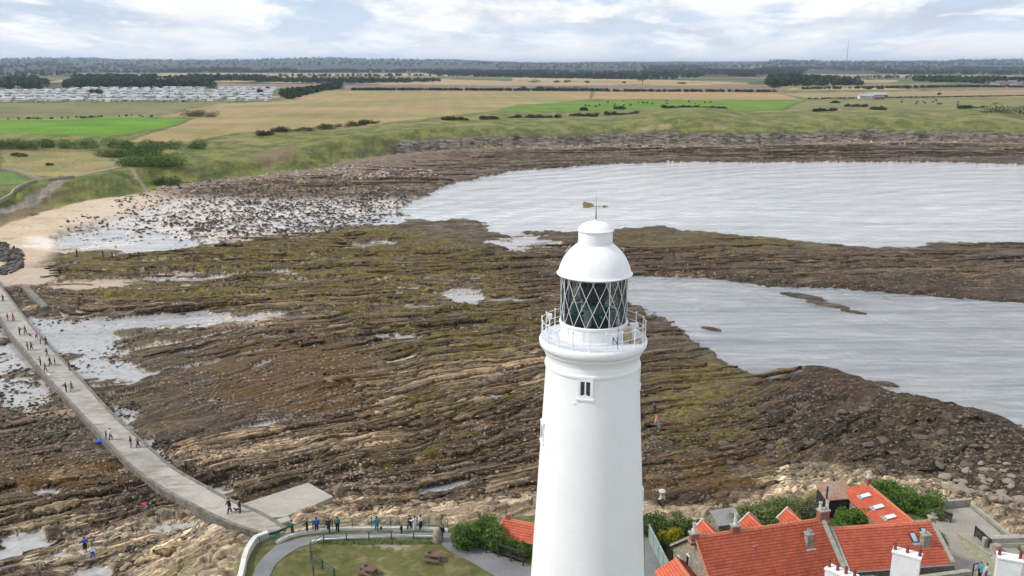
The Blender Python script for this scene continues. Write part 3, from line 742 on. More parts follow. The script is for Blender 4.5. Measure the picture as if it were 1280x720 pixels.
# far country: a patchwork
fv1, fv2, fvid = voronoi(X / 620 + fbL(X / 900, Y / 900, 2, .5, 91) * .3, Y / 900)
pal = np.array([(.17, .19, .08), (.40, .32, .19), (.12, .15, .06), (.30, .25, .15), (.20, .20, .09), (.43, .35, .21), (.23, .18, .14), (.10, .14, .06)], np.float32)
farm = sst(Y, 1500, 1560)
lay(pal[(fvid % 8)], farm)
lay(c3(.028, .048, .025), farm * (1 - sst(fv2 - fv1, .02, .05)) * .9)
lay(c3(.028, .05, .032), farm * sst(fbL(X / 420, Y / 1100, 5, .6, 92) + .62 * sst(Y, 2800, 6500), .10, .2) * .9)
REG = np.zeros(X.shape, np.int8)          # 0 rocky shore, 1 beach, 2 grassland, 3 island, 4+ fields
REG[(sandz > .5) & (inm < .5)] = 1
REG[inm >= .5] = 2
REG[(farm > .5)] = 4
REG[s_isl0 > -.3] = 3
names = ['rocky_shore', 'beach', 'grassland', 'island_ground', 'farmland']
for nm, poly, ca, cb, sc, st in FIELDS:
    e = fbL(X / 12, Y / 12, 2, .5, 90) * 1.5
    d = sdist(X + e, Y + e, poly, 30.)
    t = sst(fbL(X / sc, Y / sc, 4, .55, len(names) + 95), -.3, .3)[..., None]
    m = sst(d, -1., 1.) * inm
    rowm = 1 + (.045 * np.sin(X * .26 + Y * .02 + len(names)) + .30 * fbL(X / 130, Y / 45, 4, .6, 89))[..., None] * (1. if ca[0] > .2 else .6)
    lay((np.array(ca, np.float32) * (1 - t) + np.array(cb, np.float32) * t) * rowm, m)
    lay(c3(.10, .12, .045), (np.abs(d) < 1.6) * inm * .6)
    REG[(m > .5)] = len(names); names.append(nm)
# paths on the mainland
MP = [(-60, 262), (0, 246), (40, 236), (75, 224), (95, 217), (140, 209), (154, 206), (148, 203), (140, 202)]
pd = -sdist(X, Y, GP(MP, 9.) + [tuple(np.array(q) + .01) for q in GP(MP, 9.)[::-1]], 20.)
lay(c3(.30, .28, .25), (1 - sst(np.abs(pd), 1.3, 2.2)) * inm)
MP2 = GP([(-60, 148.6), (150, 148.2), (250, 145), (285, 129)], 13.)
pd = -sdist(X, Y, MP2 + [tuple(np.array(q) + .01) for q in MP2[::-1]], 20.)
lay(c3(.36, .31, .22), (1 - sst(np.abs(pd), 2.2, 3.5)) * inm)
MP3 = GP([(145, 204), (175, 220), (195, 230), (204, 237)], 7.)
pd = -sdist(X, Y, MP3 + [tuple(np.array(q) + .01) for q in MP3[::-1]], 20.)
lay(c3(.28, .25, .18), (1 - sst(np.abs(pd), .7, 1.4)) * inm)
hf = fbS(V / 1.6, U / .42, 4, .65, 68)
hf2 = fbS(X / .45, Y / .40, 3, .7, 69)
shm = (1 - inm) * (1 - isl_in) * (1 - sandz * .8) * (1 - dp) * (1 - .85 * sst(pool, .3, .8) * (h < .12)) * (1 - .8 * wetsand * (1 - sst(rock_on_sand, .05, .2)))
if 0: pass
COL *= (1 + .10 * n1 + .06 * n3 + shm * (.30 * hf + .2 * hf2 + .2 * strat))[..., None]
COL *= (1 - .46 * shm * (1 - .6 * apm) * (1 - .9 * flat) - .26 * inm - .38 * isl_in)[..., None]
COL *= (1 + .0 * shm)[..., None] * np.array([1.08, 1.0, .90], np.float32)
COL = np.clip(COL, .01, .85)
WET = np.clip(.18 + .55 * (1 - inm) * sst(-h, -1.3, -.2) + .3 * sst(n9, 0, .4) * (1 - inm) + wetsand * .2, 0, 1) * (1 - isl_in) * (1 - inm) * (1 - apm * .8)

WET = np.where(inm > .5, np.clip(rk * (.75 + .35 * hn), 0, 1) * .95, WET); WET = np.where(isl_in > .5, 0, WET)
M_rock = rock_mat('bedded_shore_rock')
M_ground = attr_mat('loose_stone', fine=1.3, amt=.38, bump=.55, wet=True, bd=.10)
sandlike = np.clip(sandz + wetsand * (1 - sst(rock_on_sand, .05, .2)) * (1 - fb) + sst(s_sea, -1, 4), 0, 1)
BEDW = np.clip((.35 + .75 * ledge_zone + .4 * spit - .45 * blob(370, 465, 120, 45, 5, .8)) * (1 - sandlike), 0, 1)
BEDW = np.maximum(BEDW, .75 * fb * (1 - sandlike)); BEDW = np.maximum(BEDW, .6 * apm) * (1 - .6 * pool)
nosand = (1 - sandlike) * (1 - inm) * (1 - isl_in) * (1 - apm * .8) * (1 - .7 * pool)
BED = np.stack([U, V, BEDW], -1).reshape(-1, 3); ZON = np.stack([np.clip(olive * .9 + .42 + .25 * blob(560, 480, 160, 60, -8, .8), 0, 1.15) * nosand, (redb * .9 + .38) * nosand, nosand], -1).reshape(-1, 3)
M_land = attr_mat('fields_and_grass', fine=.7, amt=.34, bump=.45, bd=.3, cliff=True)
M_sand = attr_mat('beach_sand', fine=.9, amt=.12, bump=.25, wet=True, bd=.05)
idx = np.arange(nr * nc, dtype=np.int32).reshape(nr, nc)
Q = np.stack([idx[:-1, :-1], idx[:-1, 1:], idx[1:, 1:], idx[1:, :-1]], -1).reshape(-1, 4)
qreg = REG[:-1, :-1].reshape(-1)
VV = np.stack([X, Y, h], -1).reshape(-1, 3); CC = COL.reshape(-1, 3); WW = WET.reshape(-1)
for r, nm in enumerate(names):
    q = Q[qreg == r]
    if not len(q): continue
    used = np.unique(q); remap = np.zeros(nr * nc, np.int32); remap[used] = np.arange(len(used))
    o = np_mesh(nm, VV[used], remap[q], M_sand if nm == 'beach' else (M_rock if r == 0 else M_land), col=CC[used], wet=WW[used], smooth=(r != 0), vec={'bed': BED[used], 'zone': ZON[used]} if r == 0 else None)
    tag(o, kind='structure')

# ---------------------------------------------------------------- ledges: long tilted slabs that follow the strike of the beds
def samp(Arr, x, y):
    i = np.clip(np.searchsorted(Yr, y) - 1, 0, nr - 2); fy = np.clip((y - Yr[i]) / (Yr[i + 1] - Yr[i]), 0, 1)
    zr = Zr[i] * (1 - fy) + Zr[i + 1] * fy
    j = (x / zr * F + 640 - PXS[0]) / DPX; j0 = np.clip(np.floor(j), 0, nc - 2).astype(int); fx = np.clip(j - j0, 0, 1)
    return (Arr[i, j0] * (1 - fx) + Arr[i, j0 + 1] * fx) * (1 - fy) + (Arr[i + 1, j0] * (1 - fx) + Arr[i + 1, j0 + 1] * fx) * fy
def ledges(name, zones, seed, K=14):
    r_ = np.random.default_rng(seed); X0, Y0, sc = [], [], []
    for cx, cy, rx, ry, n_, s_ in zones:
        t = r_.uniform(0, 2 * PI, n_); q_ = np.sqrt(r_.random(n_)); px_ = cx + rx * q_ * np.cos(t); py_ = cy + ry * q_ * np.sin(t)
        xx = (px_ - 640) / F; vv = (py_ - 360) / F; tt = (.8 - H) / (-SP - vv * CP); X0.append(xx * tt); Y0.append((CP - vv * SP) * tt); sc.append(np.full(n_, s_))
    x = np.concatenate(X0); y = np.concatenate(Y0); sc = np.concatenate(sc)
    nn = fbm(x / 22, y / 14, 3, .6, seed); keep = nn > r_.uniform(-.32, .52, len(x)); x, y, sc = x[keep], y[keep], sc[keep]
    g0 = samp(h, x, y); keep = (g0 > .12) & (g0 < 2.6) & (samp(s_cw, x, y) < -3) & (samp(s_isl0, x, y) < -4) & (samp(s_main, x, y) < -8) & (samp(s_sea, x, y) < 0); x, y, sc = x[keep], y[keep], sc[keep]; n = len(x)
    L_ = r_.lognormal(math.log(6.5), .5, n) * sc; wd = r_.uniform(.5, 2.0, n) * sc ** .75; th = r_.uniform(.08, .30, n) * sc ** .4
    PXY = []; e = .6
    for k in range(K):
        gx = samp(U, x + e, y) - samp(U, x - e, y); gy = samp(U, x, y + e) - samp(U, x, y - e); m_ = np.hypot(gx, gy) + 1e-6; gx, gy = gx / m_, gy / m_
        sg = np.sign(gy); gx, gy = gx * sg, gy * sg
        PXY.append((x.copy(), y.copy(), gx, gy)); x = x + gy * L_ / K; y = y - gx * L_ / K
    PX_ = np.array([p[0] for p in PXY]).T; PY_ = np.array([p[1] for p in PXY]).T; GX = np.array([p[2] for p in PXY]).T; GY = np.array([p[3] for p in PXY]).T     # n x K
    sel = (samp(s_sea, PX_[:, -1], PY_[:, -1]) < -1) & (samp(h, PX_[:, -1], PY_[:, -1]) > 0) & (samp(h, PX_[:, K // 2], PY_[:, K // 2]) > 0) & (samp(s_cw, PX_[:, -1], PY_[:, -1]) < -3) & (samp(s_cw, PX_[:, K // 2], PY_[:, K // 2]) < -3) & (samp(s_isl0, PX_[:, -1], PY_[:, -1]) < -3)
    PX_, PY_, GX, GY, L_, wd, th, sc = (q_[sel] for q_ in (PX_, PY_, GX, GY, L_, wd, th, sc)); n = len(sc)
    for A_ in (GX, GY): A_[:, 1:-1] = (A_[:, :-2] + A_[:, 1:-1] + A_[:, 2:]) / 3
    gr = np.array([samp(h, PX_[:, k], PY_[:, k]) for k in range(K)]).T; gm_ = np.median(gr, 1)[:, None]; base = gm_ * .7 + np.clip(gr, gm_ - .25, gm_ + .25) * .3
    u = np.linspace(0, 1, K)[None]; tap = np.clip(np.minimum(u, 1 - u) * 7, 0, 1) ** .6
    jit = 1 + .45 * r_.normal(size=(n, K)).clip(-1.5, 1.5) * .6; jf = r_.normal(size=(n, K)) * .09 * sc[:, None]
    w = wd[:, None] * tap * jit.clip(.35, 1.8)
    zt = base + th[:, None] * (.6 + .4 * tap) + r_.normal(size=(n, K)) * .015
    f = lambda off, z: np.stack([PX_ + GX * off, PY_ + GY * off, z], -1)
    rowsv = [f(-w * .5 + jf + .10, base - .35), f(-w * .5 + jf, zt), f(w * .5 - jf * .5, zt - th[:, None] * .85), f(w * .5 + .2, base - .35)]
    V3 = np.stack(rowsv, 2).reshape(-1, 3)                       # n, K, 4
    ix = np.arange(n * K * 4).reshape(n, K, 4)
    q = np.concatenate([np.stack([ix[:, :-1, j], ix[:, 1:, j], ix[:, 1:, j + 1], ix[:, :-1, j + 1]], -1).reshape(-1, 4) for j in range(3)] + [ix[:, 0, ::-1].reshape(-1, 4), ix[:, -1].reshape(-1, 4)])
    tn = r_.random(n); pz = samp(np.clip(palez, 0, 1), PX_[:, K // 2], PY_[:, K // 2]); dk_ = samp(np.clip(dark, 0, 1), PX_[:, K // 2], PY_[:, K // 2])
    tn = np.clip(tn * (.45 + .8 * pz) * (1 - .7 * dk_), 0, 1)[:, None]
    c = c3(.045, .034, .024) * (1 - tn) + c3(.34, .285, .215) * tn
    lc = np.stack([samp(COL[..., k_], PX_[:, K // 2], PY_[:, K // 2]) for k_ in range(3)], -1); c = c * .55 + lc * (.6 + .7 * tn) * .6
    c = c * np.array([.84, .77, .65]); cc = np.repeat(c[:, None, :], K * 4, 1).reshape(n, K, 4, 3).copy(); cc[:, :, 0] *= .45; cc[:, :, 3] *= .7      # shade painted into the foot of the ledge
    Uv = samp(U, V3[:, 0], V3[:, 1]); Vv = samp(V, V3[:, 0], V3[:, 1]); ol = samp(ZON.reshape(nr, nc, 3)[..., 0], V3[:, 0], V3[:, 1]); rd = samp(ZON.reshape(nr, nc, 3)[..., 1], V3[:, 0], V3[:, 1])
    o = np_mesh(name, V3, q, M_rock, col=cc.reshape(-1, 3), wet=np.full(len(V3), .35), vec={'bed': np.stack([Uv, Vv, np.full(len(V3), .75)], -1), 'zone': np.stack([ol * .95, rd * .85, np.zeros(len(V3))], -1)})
    tag(o, kind='structure')
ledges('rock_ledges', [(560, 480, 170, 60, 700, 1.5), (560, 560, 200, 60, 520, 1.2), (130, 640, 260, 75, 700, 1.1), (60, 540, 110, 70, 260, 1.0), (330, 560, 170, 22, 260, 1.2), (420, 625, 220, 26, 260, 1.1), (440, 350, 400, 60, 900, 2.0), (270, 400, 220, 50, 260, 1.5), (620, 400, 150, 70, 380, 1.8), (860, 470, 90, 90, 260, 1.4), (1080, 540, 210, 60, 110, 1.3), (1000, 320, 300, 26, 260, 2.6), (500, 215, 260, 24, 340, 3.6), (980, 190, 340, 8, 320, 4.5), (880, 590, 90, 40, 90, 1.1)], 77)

# ---------------------------------------------------------------- sea
def mr_(nt, src, a, b):
    m = N(nt, 'ShaderNodeMapRange'); nt.links.new(src, m.inputs[0]); m.inputs[1].default_value = a; m.inputs[2].default_value = b
    return m.outputs[0]
def mr2_(nt, src, a, b, c, d):
    m = N(nt, 'ShaderNodeMapRange'); nt.links.new(src, m.inputs[0])
    for i_, v_ in zip((1, 2, 3, 4), (a, b, c, d)): m.inputs[i_].default_value = v_
    return m.outputs[0]
def make_sea():
    m, nt, b = nodes('sea_water')
    tc = N(nt, 'ShaderNodeTexCoord'); geo = N(nt, 'ShaderNodeNewGeometry')
    def rings(cx, cy, scale, dist, dscale):
        mp = N(nt, 'ShaderNodeMapping'); mp.inputs['Location'].default_value = (-cx, -cy, 0); nt.links.new(geo.outputs['Position'], mp.inputs['Vector'])
        w = N(nt, 'ShaderNodeTexWave', Scale=scale, Distortion=dist, Detail=3.); w.wave_type = 'RINGS'; w.rings_direction = 'Z'
        w.inputs['Detail Scale'].default_value = dscale
        nt.links.new(mp.outputs[0], w.inputs['Vector']); return w.outputs['Fac']
    swell = rings(330, 120, .022, 9., .8)
    swell2 = rings(260, 60, .09, 14., .7)
    mps = N(nt, 'ShaderNodeMapping'); mps.inputs['Rotation'].default_value = (0, 0, math.radians(-24)); mps.inputs['Scale'].default_value = (.006, .085, 1); nt.links.new(geo.outputs['Position'], mps.inputs['Vector'])
    s3 = N(nt, 'ShaderNodeTexNoise', Scale=1.6, Detail=6., Roughness=.62, Distortion=.8); nt.links.new(mps.outputs[0], s3.inputs['Vector']); swell3 = s3.outputs[0]
    mpn = N(nt, 'ShaderNodeMapping'); mpn.inputs['Rotation'].default_value = (0, 0, math.radians(35)); mpn.inputs['Scale'].default_value = (1, .28, 1)
    nt.links.new(geo.outputs['Position'], mpn.inputs['Vector'])
    rip = N(nt, 'ShaderNodeTexNoise', Scale=.9, Detail=7., Roughness=.62); nt.links.new(mpn.outputs[0], rip.inputs['Vector'])
    a = N(nt, 'ShaderNodeMath', operation='MULTIPLY_ADD'); nt.links.new(swell, a.inputs[0]); a.inputs[1].default_value = .45; nt.links.new(rip.outputs[0], a.inputs[2])
    a2 = N(nt, 'ShaderNodeMath', operation='MULTIPLY_ADD'); nt.links.new(swell2, a2.inputs[0]); a2.inputs[1].default_value = .12; nt.links.new(a.outputs[0], a2.inputs[2])
    bp = N(nt, 'ShaderNodeBump', Strength=1., Distance=.5); syb = N(nt, 'ShaderNodeSeparateXYZ'); nt.links.new(geo.outputs['Position'], syb.inputs[0])
    mxx = N(nt, 'ShaderNodeMath', operation='MAXIMUM'); nt.links.new(mr_(nt, syb.outputs[0], -8., 15.), mxx.inputs[0]); nt.links.new(mr_(nt, syb.outputs[1], 225., 290.), mxx.inputs[1])
    mad = N(nt, 'ShaderNodeMath', operation='MULTIPLY_ADD'); nt.links.new(mxx.outputs[0], mad.inputs[0]); mad.inputs[1].default_value = .60; mad.inputs[2].default_value = .05; nt.links.new(mad.outputs[0], bp.inputs['Strength']); nt.links.new(a2.outputs[0], bp.inputs['Height'])
    nt.links.new(bp.outputs[0], b.inputs['Normal'])
    big = N(nt, 'ShaderNodeTexNoise', Scale=.02, Detail=3.); nt.links.new(mpn.outputs[0], big.inputs['Vector'])
    st = ramp(nt, swell3, .48, .66, (1., 1., 1.), (.80, .82, .84))
    tr = N(nt, 'ShaderNodeBsdfTransparent'); nt.links.new(mixcol(nt, st, mixcol(nt, (.93, .95, .95), (.99, 1., 1.), ramp(nt, big.outputs[0], .35, .65)), 1., 'MULTIPLY'), tr.inputs[0])
    gl = N(nt, 'ShaderNodeBsdfGlossy'); gl.inputs['Roughness'].default_value = .08; nt.links.new(bp.outputs[0], gl.inputs['Normal'])
    sy = N(nt, 'ShaderNodeSeparateXYZ'); nt.links.new(geo.outputs['Position'], sy.inputs[0])
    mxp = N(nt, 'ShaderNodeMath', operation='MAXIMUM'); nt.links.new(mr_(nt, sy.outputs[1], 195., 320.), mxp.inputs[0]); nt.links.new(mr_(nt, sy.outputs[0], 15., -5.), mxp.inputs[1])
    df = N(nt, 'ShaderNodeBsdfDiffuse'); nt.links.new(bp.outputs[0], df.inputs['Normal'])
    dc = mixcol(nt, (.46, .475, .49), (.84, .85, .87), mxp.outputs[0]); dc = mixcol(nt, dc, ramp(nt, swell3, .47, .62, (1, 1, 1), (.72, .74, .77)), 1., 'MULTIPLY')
    mpf = N(nt, 'ShaderNodeMapping'); mpf.inputs['Rotation'].default_value = (0, 0, math.radians(62)); mpf.inputs['Scale'].default_value = (.16, 1.0, 1); nt.links.new(geo.outputs['Position'], mpf.inputs['Vector'])
    fs_ = N(nt, 'ShaderNodeTexNoise', Scale=.55, Detail=6., Roughness=.65, Distortion=.6); nt.links.new(mpf.outputs[0], fs_.inputs['Vector'])
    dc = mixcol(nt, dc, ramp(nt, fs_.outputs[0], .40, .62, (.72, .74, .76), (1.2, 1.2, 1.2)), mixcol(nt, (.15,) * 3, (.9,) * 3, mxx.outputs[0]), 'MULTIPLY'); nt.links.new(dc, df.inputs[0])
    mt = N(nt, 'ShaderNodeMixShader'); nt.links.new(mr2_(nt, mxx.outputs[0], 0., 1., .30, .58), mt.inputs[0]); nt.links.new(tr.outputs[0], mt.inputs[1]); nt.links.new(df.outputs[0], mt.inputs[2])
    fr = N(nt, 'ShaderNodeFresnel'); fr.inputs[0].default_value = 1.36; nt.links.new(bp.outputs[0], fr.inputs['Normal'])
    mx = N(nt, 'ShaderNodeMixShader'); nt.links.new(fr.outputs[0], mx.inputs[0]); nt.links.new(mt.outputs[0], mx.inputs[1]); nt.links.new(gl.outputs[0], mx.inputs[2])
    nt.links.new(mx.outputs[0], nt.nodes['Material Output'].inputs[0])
    mbf = MB(); mbf.add([(-39000, -39000, -2.2), (39000, -39000, -2.2), (39000, 39000, -2.2), (-39000, 39000, -2.2)], [(0, 1, 2, 3)])
    tag(mbf.build('sea_bed', mat('sandy_sea_bed', (.36, .365, .36), rough=.95, var=.15, scale=.02, bump=0)), kind='structure')
    mb = MB(); S = 40000.
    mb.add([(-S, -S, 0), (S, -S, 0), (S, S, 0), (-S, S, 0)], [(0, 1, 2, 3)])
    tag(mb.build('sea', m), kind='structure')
make_sea()
# ================================================================ LIGHTHOUSE
LX, LY, LZ = 5.15, 53.4, 5.0
WHITE = mat('white_masonry_paint', (.83, .832, .83), rough=.6, var=.03, scale=.30, bump=.2, bscale=7., col2=(.79, .79, .785), dist=.01)
WHITE_M = mat('white_metal_paint', (.82, .82, .82), rough=.4, var=.03, scale=1.2, bump=.03, col2=(.74, .75, .755))
GREYW = mat('pale_gallery_deck', (.60, .63, .68), rough=.6, var=.08, scale=1.5, bump=.1, col2=(.52, .55, .60))
DARKM = mat('dark_metal', (.03, .032, .035), rough=.5, var=.2)
GOLD = mat('weathered_gilding', (.42, .34, .16), rough=.45, var=.2, metal=.3)
GREYM = mat('grey_metal', (.30, .31, .32), rough=.45, var=.15)
GLASSDK = mat('dark_window_glass', (.02, .024, .03), rough=.08, var=.1, bump=0, spec=.8)
RUST = mat('tan_rusted_box', (.55, .42, .24), rough=.8, var=.25)
GREENG = mat('green_lens_glass', (.02, .16, .10), rough=.12, var=.3, bump=0, spec=.9)

def glass_mat(name, tint, fac):
    m, nt, b = nodes(name)
    tr = N(nt, 'ShaderNodeBsdfTransparent'); tr.inputs[0].default_value = (*tint, 1)
    gl = N(nt, 'ShaderNodeBsdfGlossy'); gl.inputs['Roughness'].default_value = .03
    fr = N(nt, 'ShaderNodeFresnel'); fr.inputs[0].default_value = fac
    mx = N(nt, 'ShaderNodeMixShader'); nt.links.new(fr.outputs[0], mx.inputs[0]); nt.links.new(tr.outputs[0], mx.inputs[1]); nt.links.new(gl.outputs[0], mx.inputs[2])
    nt.links.new(mx.outputs[0], nt.nodes['Material Output'].inputs[0])
    return m
PANE = glass_mat('lantern_glass', (.74, .80, .79), 1.35)

lh = empty('lighthouse', (LX, LY, LZ), 0, 'tall white tapering lighthouse tower with diamond-paned lantern and domed roof', 'lighthouse')
# local z = world z - 5 ; +Y away from the camera
def R(z): return 2.985 + (35.2 - z) * .0578           # shaft radius at world z
mb = MB(); mb.smooth = True
prof = [(R(5) + .35, 0), (R(5) + .35, .8), (R(6), 1.0)]
prof += [(R(z), z - 5) for z in np.linspace(6.2, 35.3, 16)]
prof += [(2.985, 30.45), (3.05, 30.47), (3.07, 30.58), (3.05, 30.66), (2.98, 30.68), (2.975, 31.1)]
mb.lathe(prof, 96, cap=False); mb.build('tower_shaft', WHITE, lh)
mb = MB(); mb.smooth = True
g = [(2.975, 31.05), (3.02, 31.2), (3.05, 31.35), (3.12, 31.42), (3.16, 31.5), (3.18, 31.62), (3.3, 31.72), (3.39, 31.85), (3.42, 32.0), (3.42, 32.14), (3.38, 32.26), (3.33, 32.3)]
mb.lathe(g, 96, cap=False)
mb.smooth = False
gal = mb; 
o = gal.build('gallery_cornice', WHITE, lh)
mb = MB(); mb.lathe([(3.33, 32.29), (3.33, 32.31), (2.0, 32.34), (2.0, 32.31)], 96, cap=False); mb.build('gallery_deck', GREYW, lh)
# murette under the glazing
mb = MB(); mb.smooth = True
mb.lathe([(2.18, 32.3), (2.18, 32.42), (2.14, 32.46), (2.12, 33.2), (2.16, 33.24), (2.17, 33.36), (2.10, 33.4), (2.0, 33.4), (2.0, 33.2)], 96, cap=False)
for k in range(12):
    t = 2 * PI * (k + .3) / 12
    mb.smooth = False; mb.beam((2.135 * math.cos(t), 2.135 * math.sin(t), 32.45), (2.135 * math.cos(t), 2.135 * math.sin(t), 33.24), .05, .03)
mb.build('lantern_base', WHITE_M, lh)
# glass
mb = MB(); mb.smooth = False
mb.lathe([(2.055, 33.38), (2.055, 36.4)], 28, cap=False); mb.build('lantern_glazing', PANE, lh)
# lozenge astragals
mb = MB(); nb_ = 16; z0, z1 = 33.36, 36.4; sh = .65
for s in (-1, 1):
    for k in range(nb_):
        t0 = 2 * PI * k / nb_ + .07; pts = []
        for i in range(9):
            f = i / 8; t = t0 + s * sh * f
            pts.append((2.085 * math.cos(t), 2.085 * math.sin(t), z0 + (z1 - z0) * f))
        mb.path(pts, .0175, 5)
mb.smooth = True
mb.build('astragal_lattice', WHITE_M, lh)
for k in range(4):
    t = 2 * PI * (k + .02) / 4 + .35
    mb = MB(); mb.beam((2.07 * math.cos(t), 2.07 * math.sin(t), 33.3), (2.07 * math.cos(t), 2.07 * math.sin(t), 36.45), .05); mb.build('lantern_frame', WHITE_M, lh)
# inside the lantern: floor, pedestal, optic
mb = MB(); mb.lathe([(2.0, 33.30), (.01, 33.31)], 40, cap=False); mb.build('lantern_floor', mat('dark_lantern_floor', (.05, .055, .055), rough=.8), lh)
mb = MB(); mb.lathe([(.75, 33.3), (.75, 33.6), (.5, 33.7), (.5, 34.3), (.8, 34.4), (.8, 34.5)], 24)
mb.box((-1.1, .3, 33.9), (.6, .5, 1.1)); mb.box((1.05, .5, 33.7), (.7, .5, .7))
mb.build('lens_pedestal', GREENG, lh)
mb = MB(); mb.smooth = False
for k in range(14):
    z = 34.5 + k * .12; r = .70 + .28 * math.sin(PI * (k + .5) / 14)
    mb.lathe([(r - .12, z), (r, z + .05), (r - .12, z + .1)], 24, cap=False)
mb.build('fresnel_lens', mat('lens_prisms', (.13, .16, .15), rough=.08, var=.4, bump=0, spec=1.), lh)
mb = MB()
for a_, r_, hh, cc in ((-1.9, 1.5, 1.1, 0), (-.7, 1.6, .9, 0), (.9, 1.55, 1.0, 0), (2.4, 1.5, 1.2, 0)):
    mb = MB(); mb.box((r_ * math.cos(a_), r_ * math.sin(a_), 33.35 + hh / 2), (.55, .35, hh), a_); mb.build('display_board', mat('pale_board', (.45, .47, .47), rough=.6, var=.3), lh)
# dome
mb = MB(); mb.smooth = True
dome = [(2.06, 36.30), (2.20, 36.32), (2.35, 36.40), (2.37, 36.45), (2.31, 36.48), (2.26, 36.58), (2.20, 36.8), (2.12, 37.03), (2.01, 37.27), (1.86, 37.53), (1.67, 37.78), (1.46, 38.0), (1.26, 38.17), (1.10, 38.3), (1.10, 38.36), (1.10, 38.42)]
mb.lathe(dome, 96, cap=False)
mb.build('dome_roof', WHITE_M, lh)
mb = MB()
for k in range(0):     # seams of the sheets
    t = 2 * PI * k / 24
    for (ra, za), (rb, zb) in zip(dome[5:11], dome[6:12]):
        mb.beam(((ra + .006) * math.cos(t), (ra + .006) * math.sin(t), za), ((rb + .006) * math.cos(t), (rb + .006) * math.sin(t), zb), .03, .02)
mb = MB(); mb.smooth = True
mb.lathe([(1.06, 38.40), (1.06, 39.1), (1.13, 39.12), (1.13, 39.17), (1.07, 39.2), (.99, 39.34), (.85, 39.48), (.62, 39.6), (.35, 39.68), (.12, 39.72), (.1, 39.8)], 64)
mb.build('roof_ventilator', WHITE_M, lh)
for k in range(10):
    mb = MB(); mb.smooth = True
    t = 2 * PI * k / 10 + .1; r = 1.72; c = (r * math.cos(t), r * math.sin(t), 37.86); P = []
    for i in range(7):
        a_ = PI * i / 6; P.append((c[0] + .1 * math.cos(t) * math.sin(a_), c[1] + .1 * math.sin(t) * math.sin(a_), c[2] - .14 + .28 * i / 6))
    mb.path(P, .014, 5); mb.build('roof_handhold', WHITE_M, lh)
# wind vane
mb = MB(); mb.smooth = True
mb.tube((0, 0, 39.7), (0, 0, 39.95), .09, .06); mb.ball((0, 0, 40.0), .08); mb.tube((0, 0, 40.0), (0, 0, 40.55), .045, .035); mb.tube((0, 0, 40.5), (0, 0, 41.35), .02, .008)
mb.build('vane_rod', GREYM, lh)
mb = MB(); mb.tube((-.35, 0, 40.62), (.7, 0, 40.6), .025, .02)
fish = [(-.18, 40.58), (-.5, 40.50), (-.86, 40.52), (-.80, 40.62), (-.84, 40.82), (-.72, 40.92), (-.55, 40.84), (-.3, 40.82), (-.14, 40.72)]
n = len(fish); vs = [(x, -.02, z) for x, z in fish] + [(x, .02, z) for x, z in fish]
mb.add(vs, [tuple(range(n)), tuple(range(n, 2 * n))[::-1]] + [(i, n + i, n + (i + 1) % n, (i + 1) % n) for i in range(n)])
mb.add([(.42, -.02, 40.5), (.42, .02, 40.5), (.78, 0, 40.6), (.42, -.02, 40.7), (.42, .02, 40.7)], [(0, 1, 2), (3, 2, 4), (0, 2, 3), (1, 4, 2), (0, 3, 4, 1)])
mb.build('wind_vane', GOLD, lh)
# gallery railing
mb = MB(); mb.smooth = True
RR = 3.27; np_ = 20
for k in range(np_):
    t = 2 * PI * (k + .5) / np_; c, s = math.cos(t), math.sin(t)
    mb.tube((RR * c, RR * s, 32.25), (RR * c, RR * s, 33.4), .032, .026, 8)
    mb.ball((RR * c, RR * s, 33.45), .065, 8); mb.ball((RR * c, RR * s, 32.85), .05, 8); mb.tube((RR * c, RR * s, 32.28), (RR * c, RR * s, 32.4), .07, .05, 8)
for z, r in ((33.38, .02), (32.85, .017), (32.55, .014)):
    pts = [(RR * math.cos(2 * PI * k / 60), RR * math.sin(2 * PI * k / 60), z) for k in range(61)]
    mb.path(pts, r, 6)
rail = mb.build('gallery_railing', WHITE_M, lh)
# lamp post and small things on the gallery
def ang(px, r): return math.asin(max(-1, min(1, ((px - 741) / 1100 * 56.5) / r)))
a_ = ang(765, 3.0); x_, y_ = 3.0 * math.sin(a_), -3.0 * math.cos(a_)
mb = MB(); mb.tube((x_, y_, 32.3), (x_, y_, 34.3), .03, .02); mb.ball((x_, y_, 33.55), .11, 10, (1, 1, .7)); mb.path([(x_ - .1, y_, 33.9), (x_ - .08, y_, 34.15), (x_, y_, 34.3), (x_ + .08, y_, 34.15), (x_ + .1, y_, 33.9)], .02)
mb.build('sensor_post', GREYM, lh)
# letter N hanging on the rail
mb = MB(); xl = x_ - .2; yl = -RR + .18
q = lambda x, z: (xl + x, yl, z)
for a, b in ((q(-.13, 32.75), q(-.13, 33.2)), (q(.13, 32.75), q(.13, 33.2)), (q(-.13, 33.19), q(.13, 32.76))): mb.beam(a, b, .07, .05)
mb.build('letter_plate', mat('letter_paint', (.20, .20, .205), rough=.5), lh)
a_ = ang(782, 2.5)
mb = MB(); mb.box((2.45 * math.sin(a_) , -2.45 * math.cos(a_), 32.75), (.42, .3, .85), a_); mb.box((2.75 * math.sin(a_) + .2, -2.4 * math.cos(a_), 32.4), (.8, .5, .14), .3)
mb.build('equipment_box', RUST, lh)
for fx, fy, fz, fd in ((2.5, -.6, 33.2, (.5, .4, .25)), (-2.75, .4, 33.5, (.3, .3, .3))):
    mb = MB(); mb.box((fx, fy, fz), fd); mb.tube((fx, fy, 32.3), (fx, fy, fz), .04); mb.build('floodlight', WHITE_M, lh)
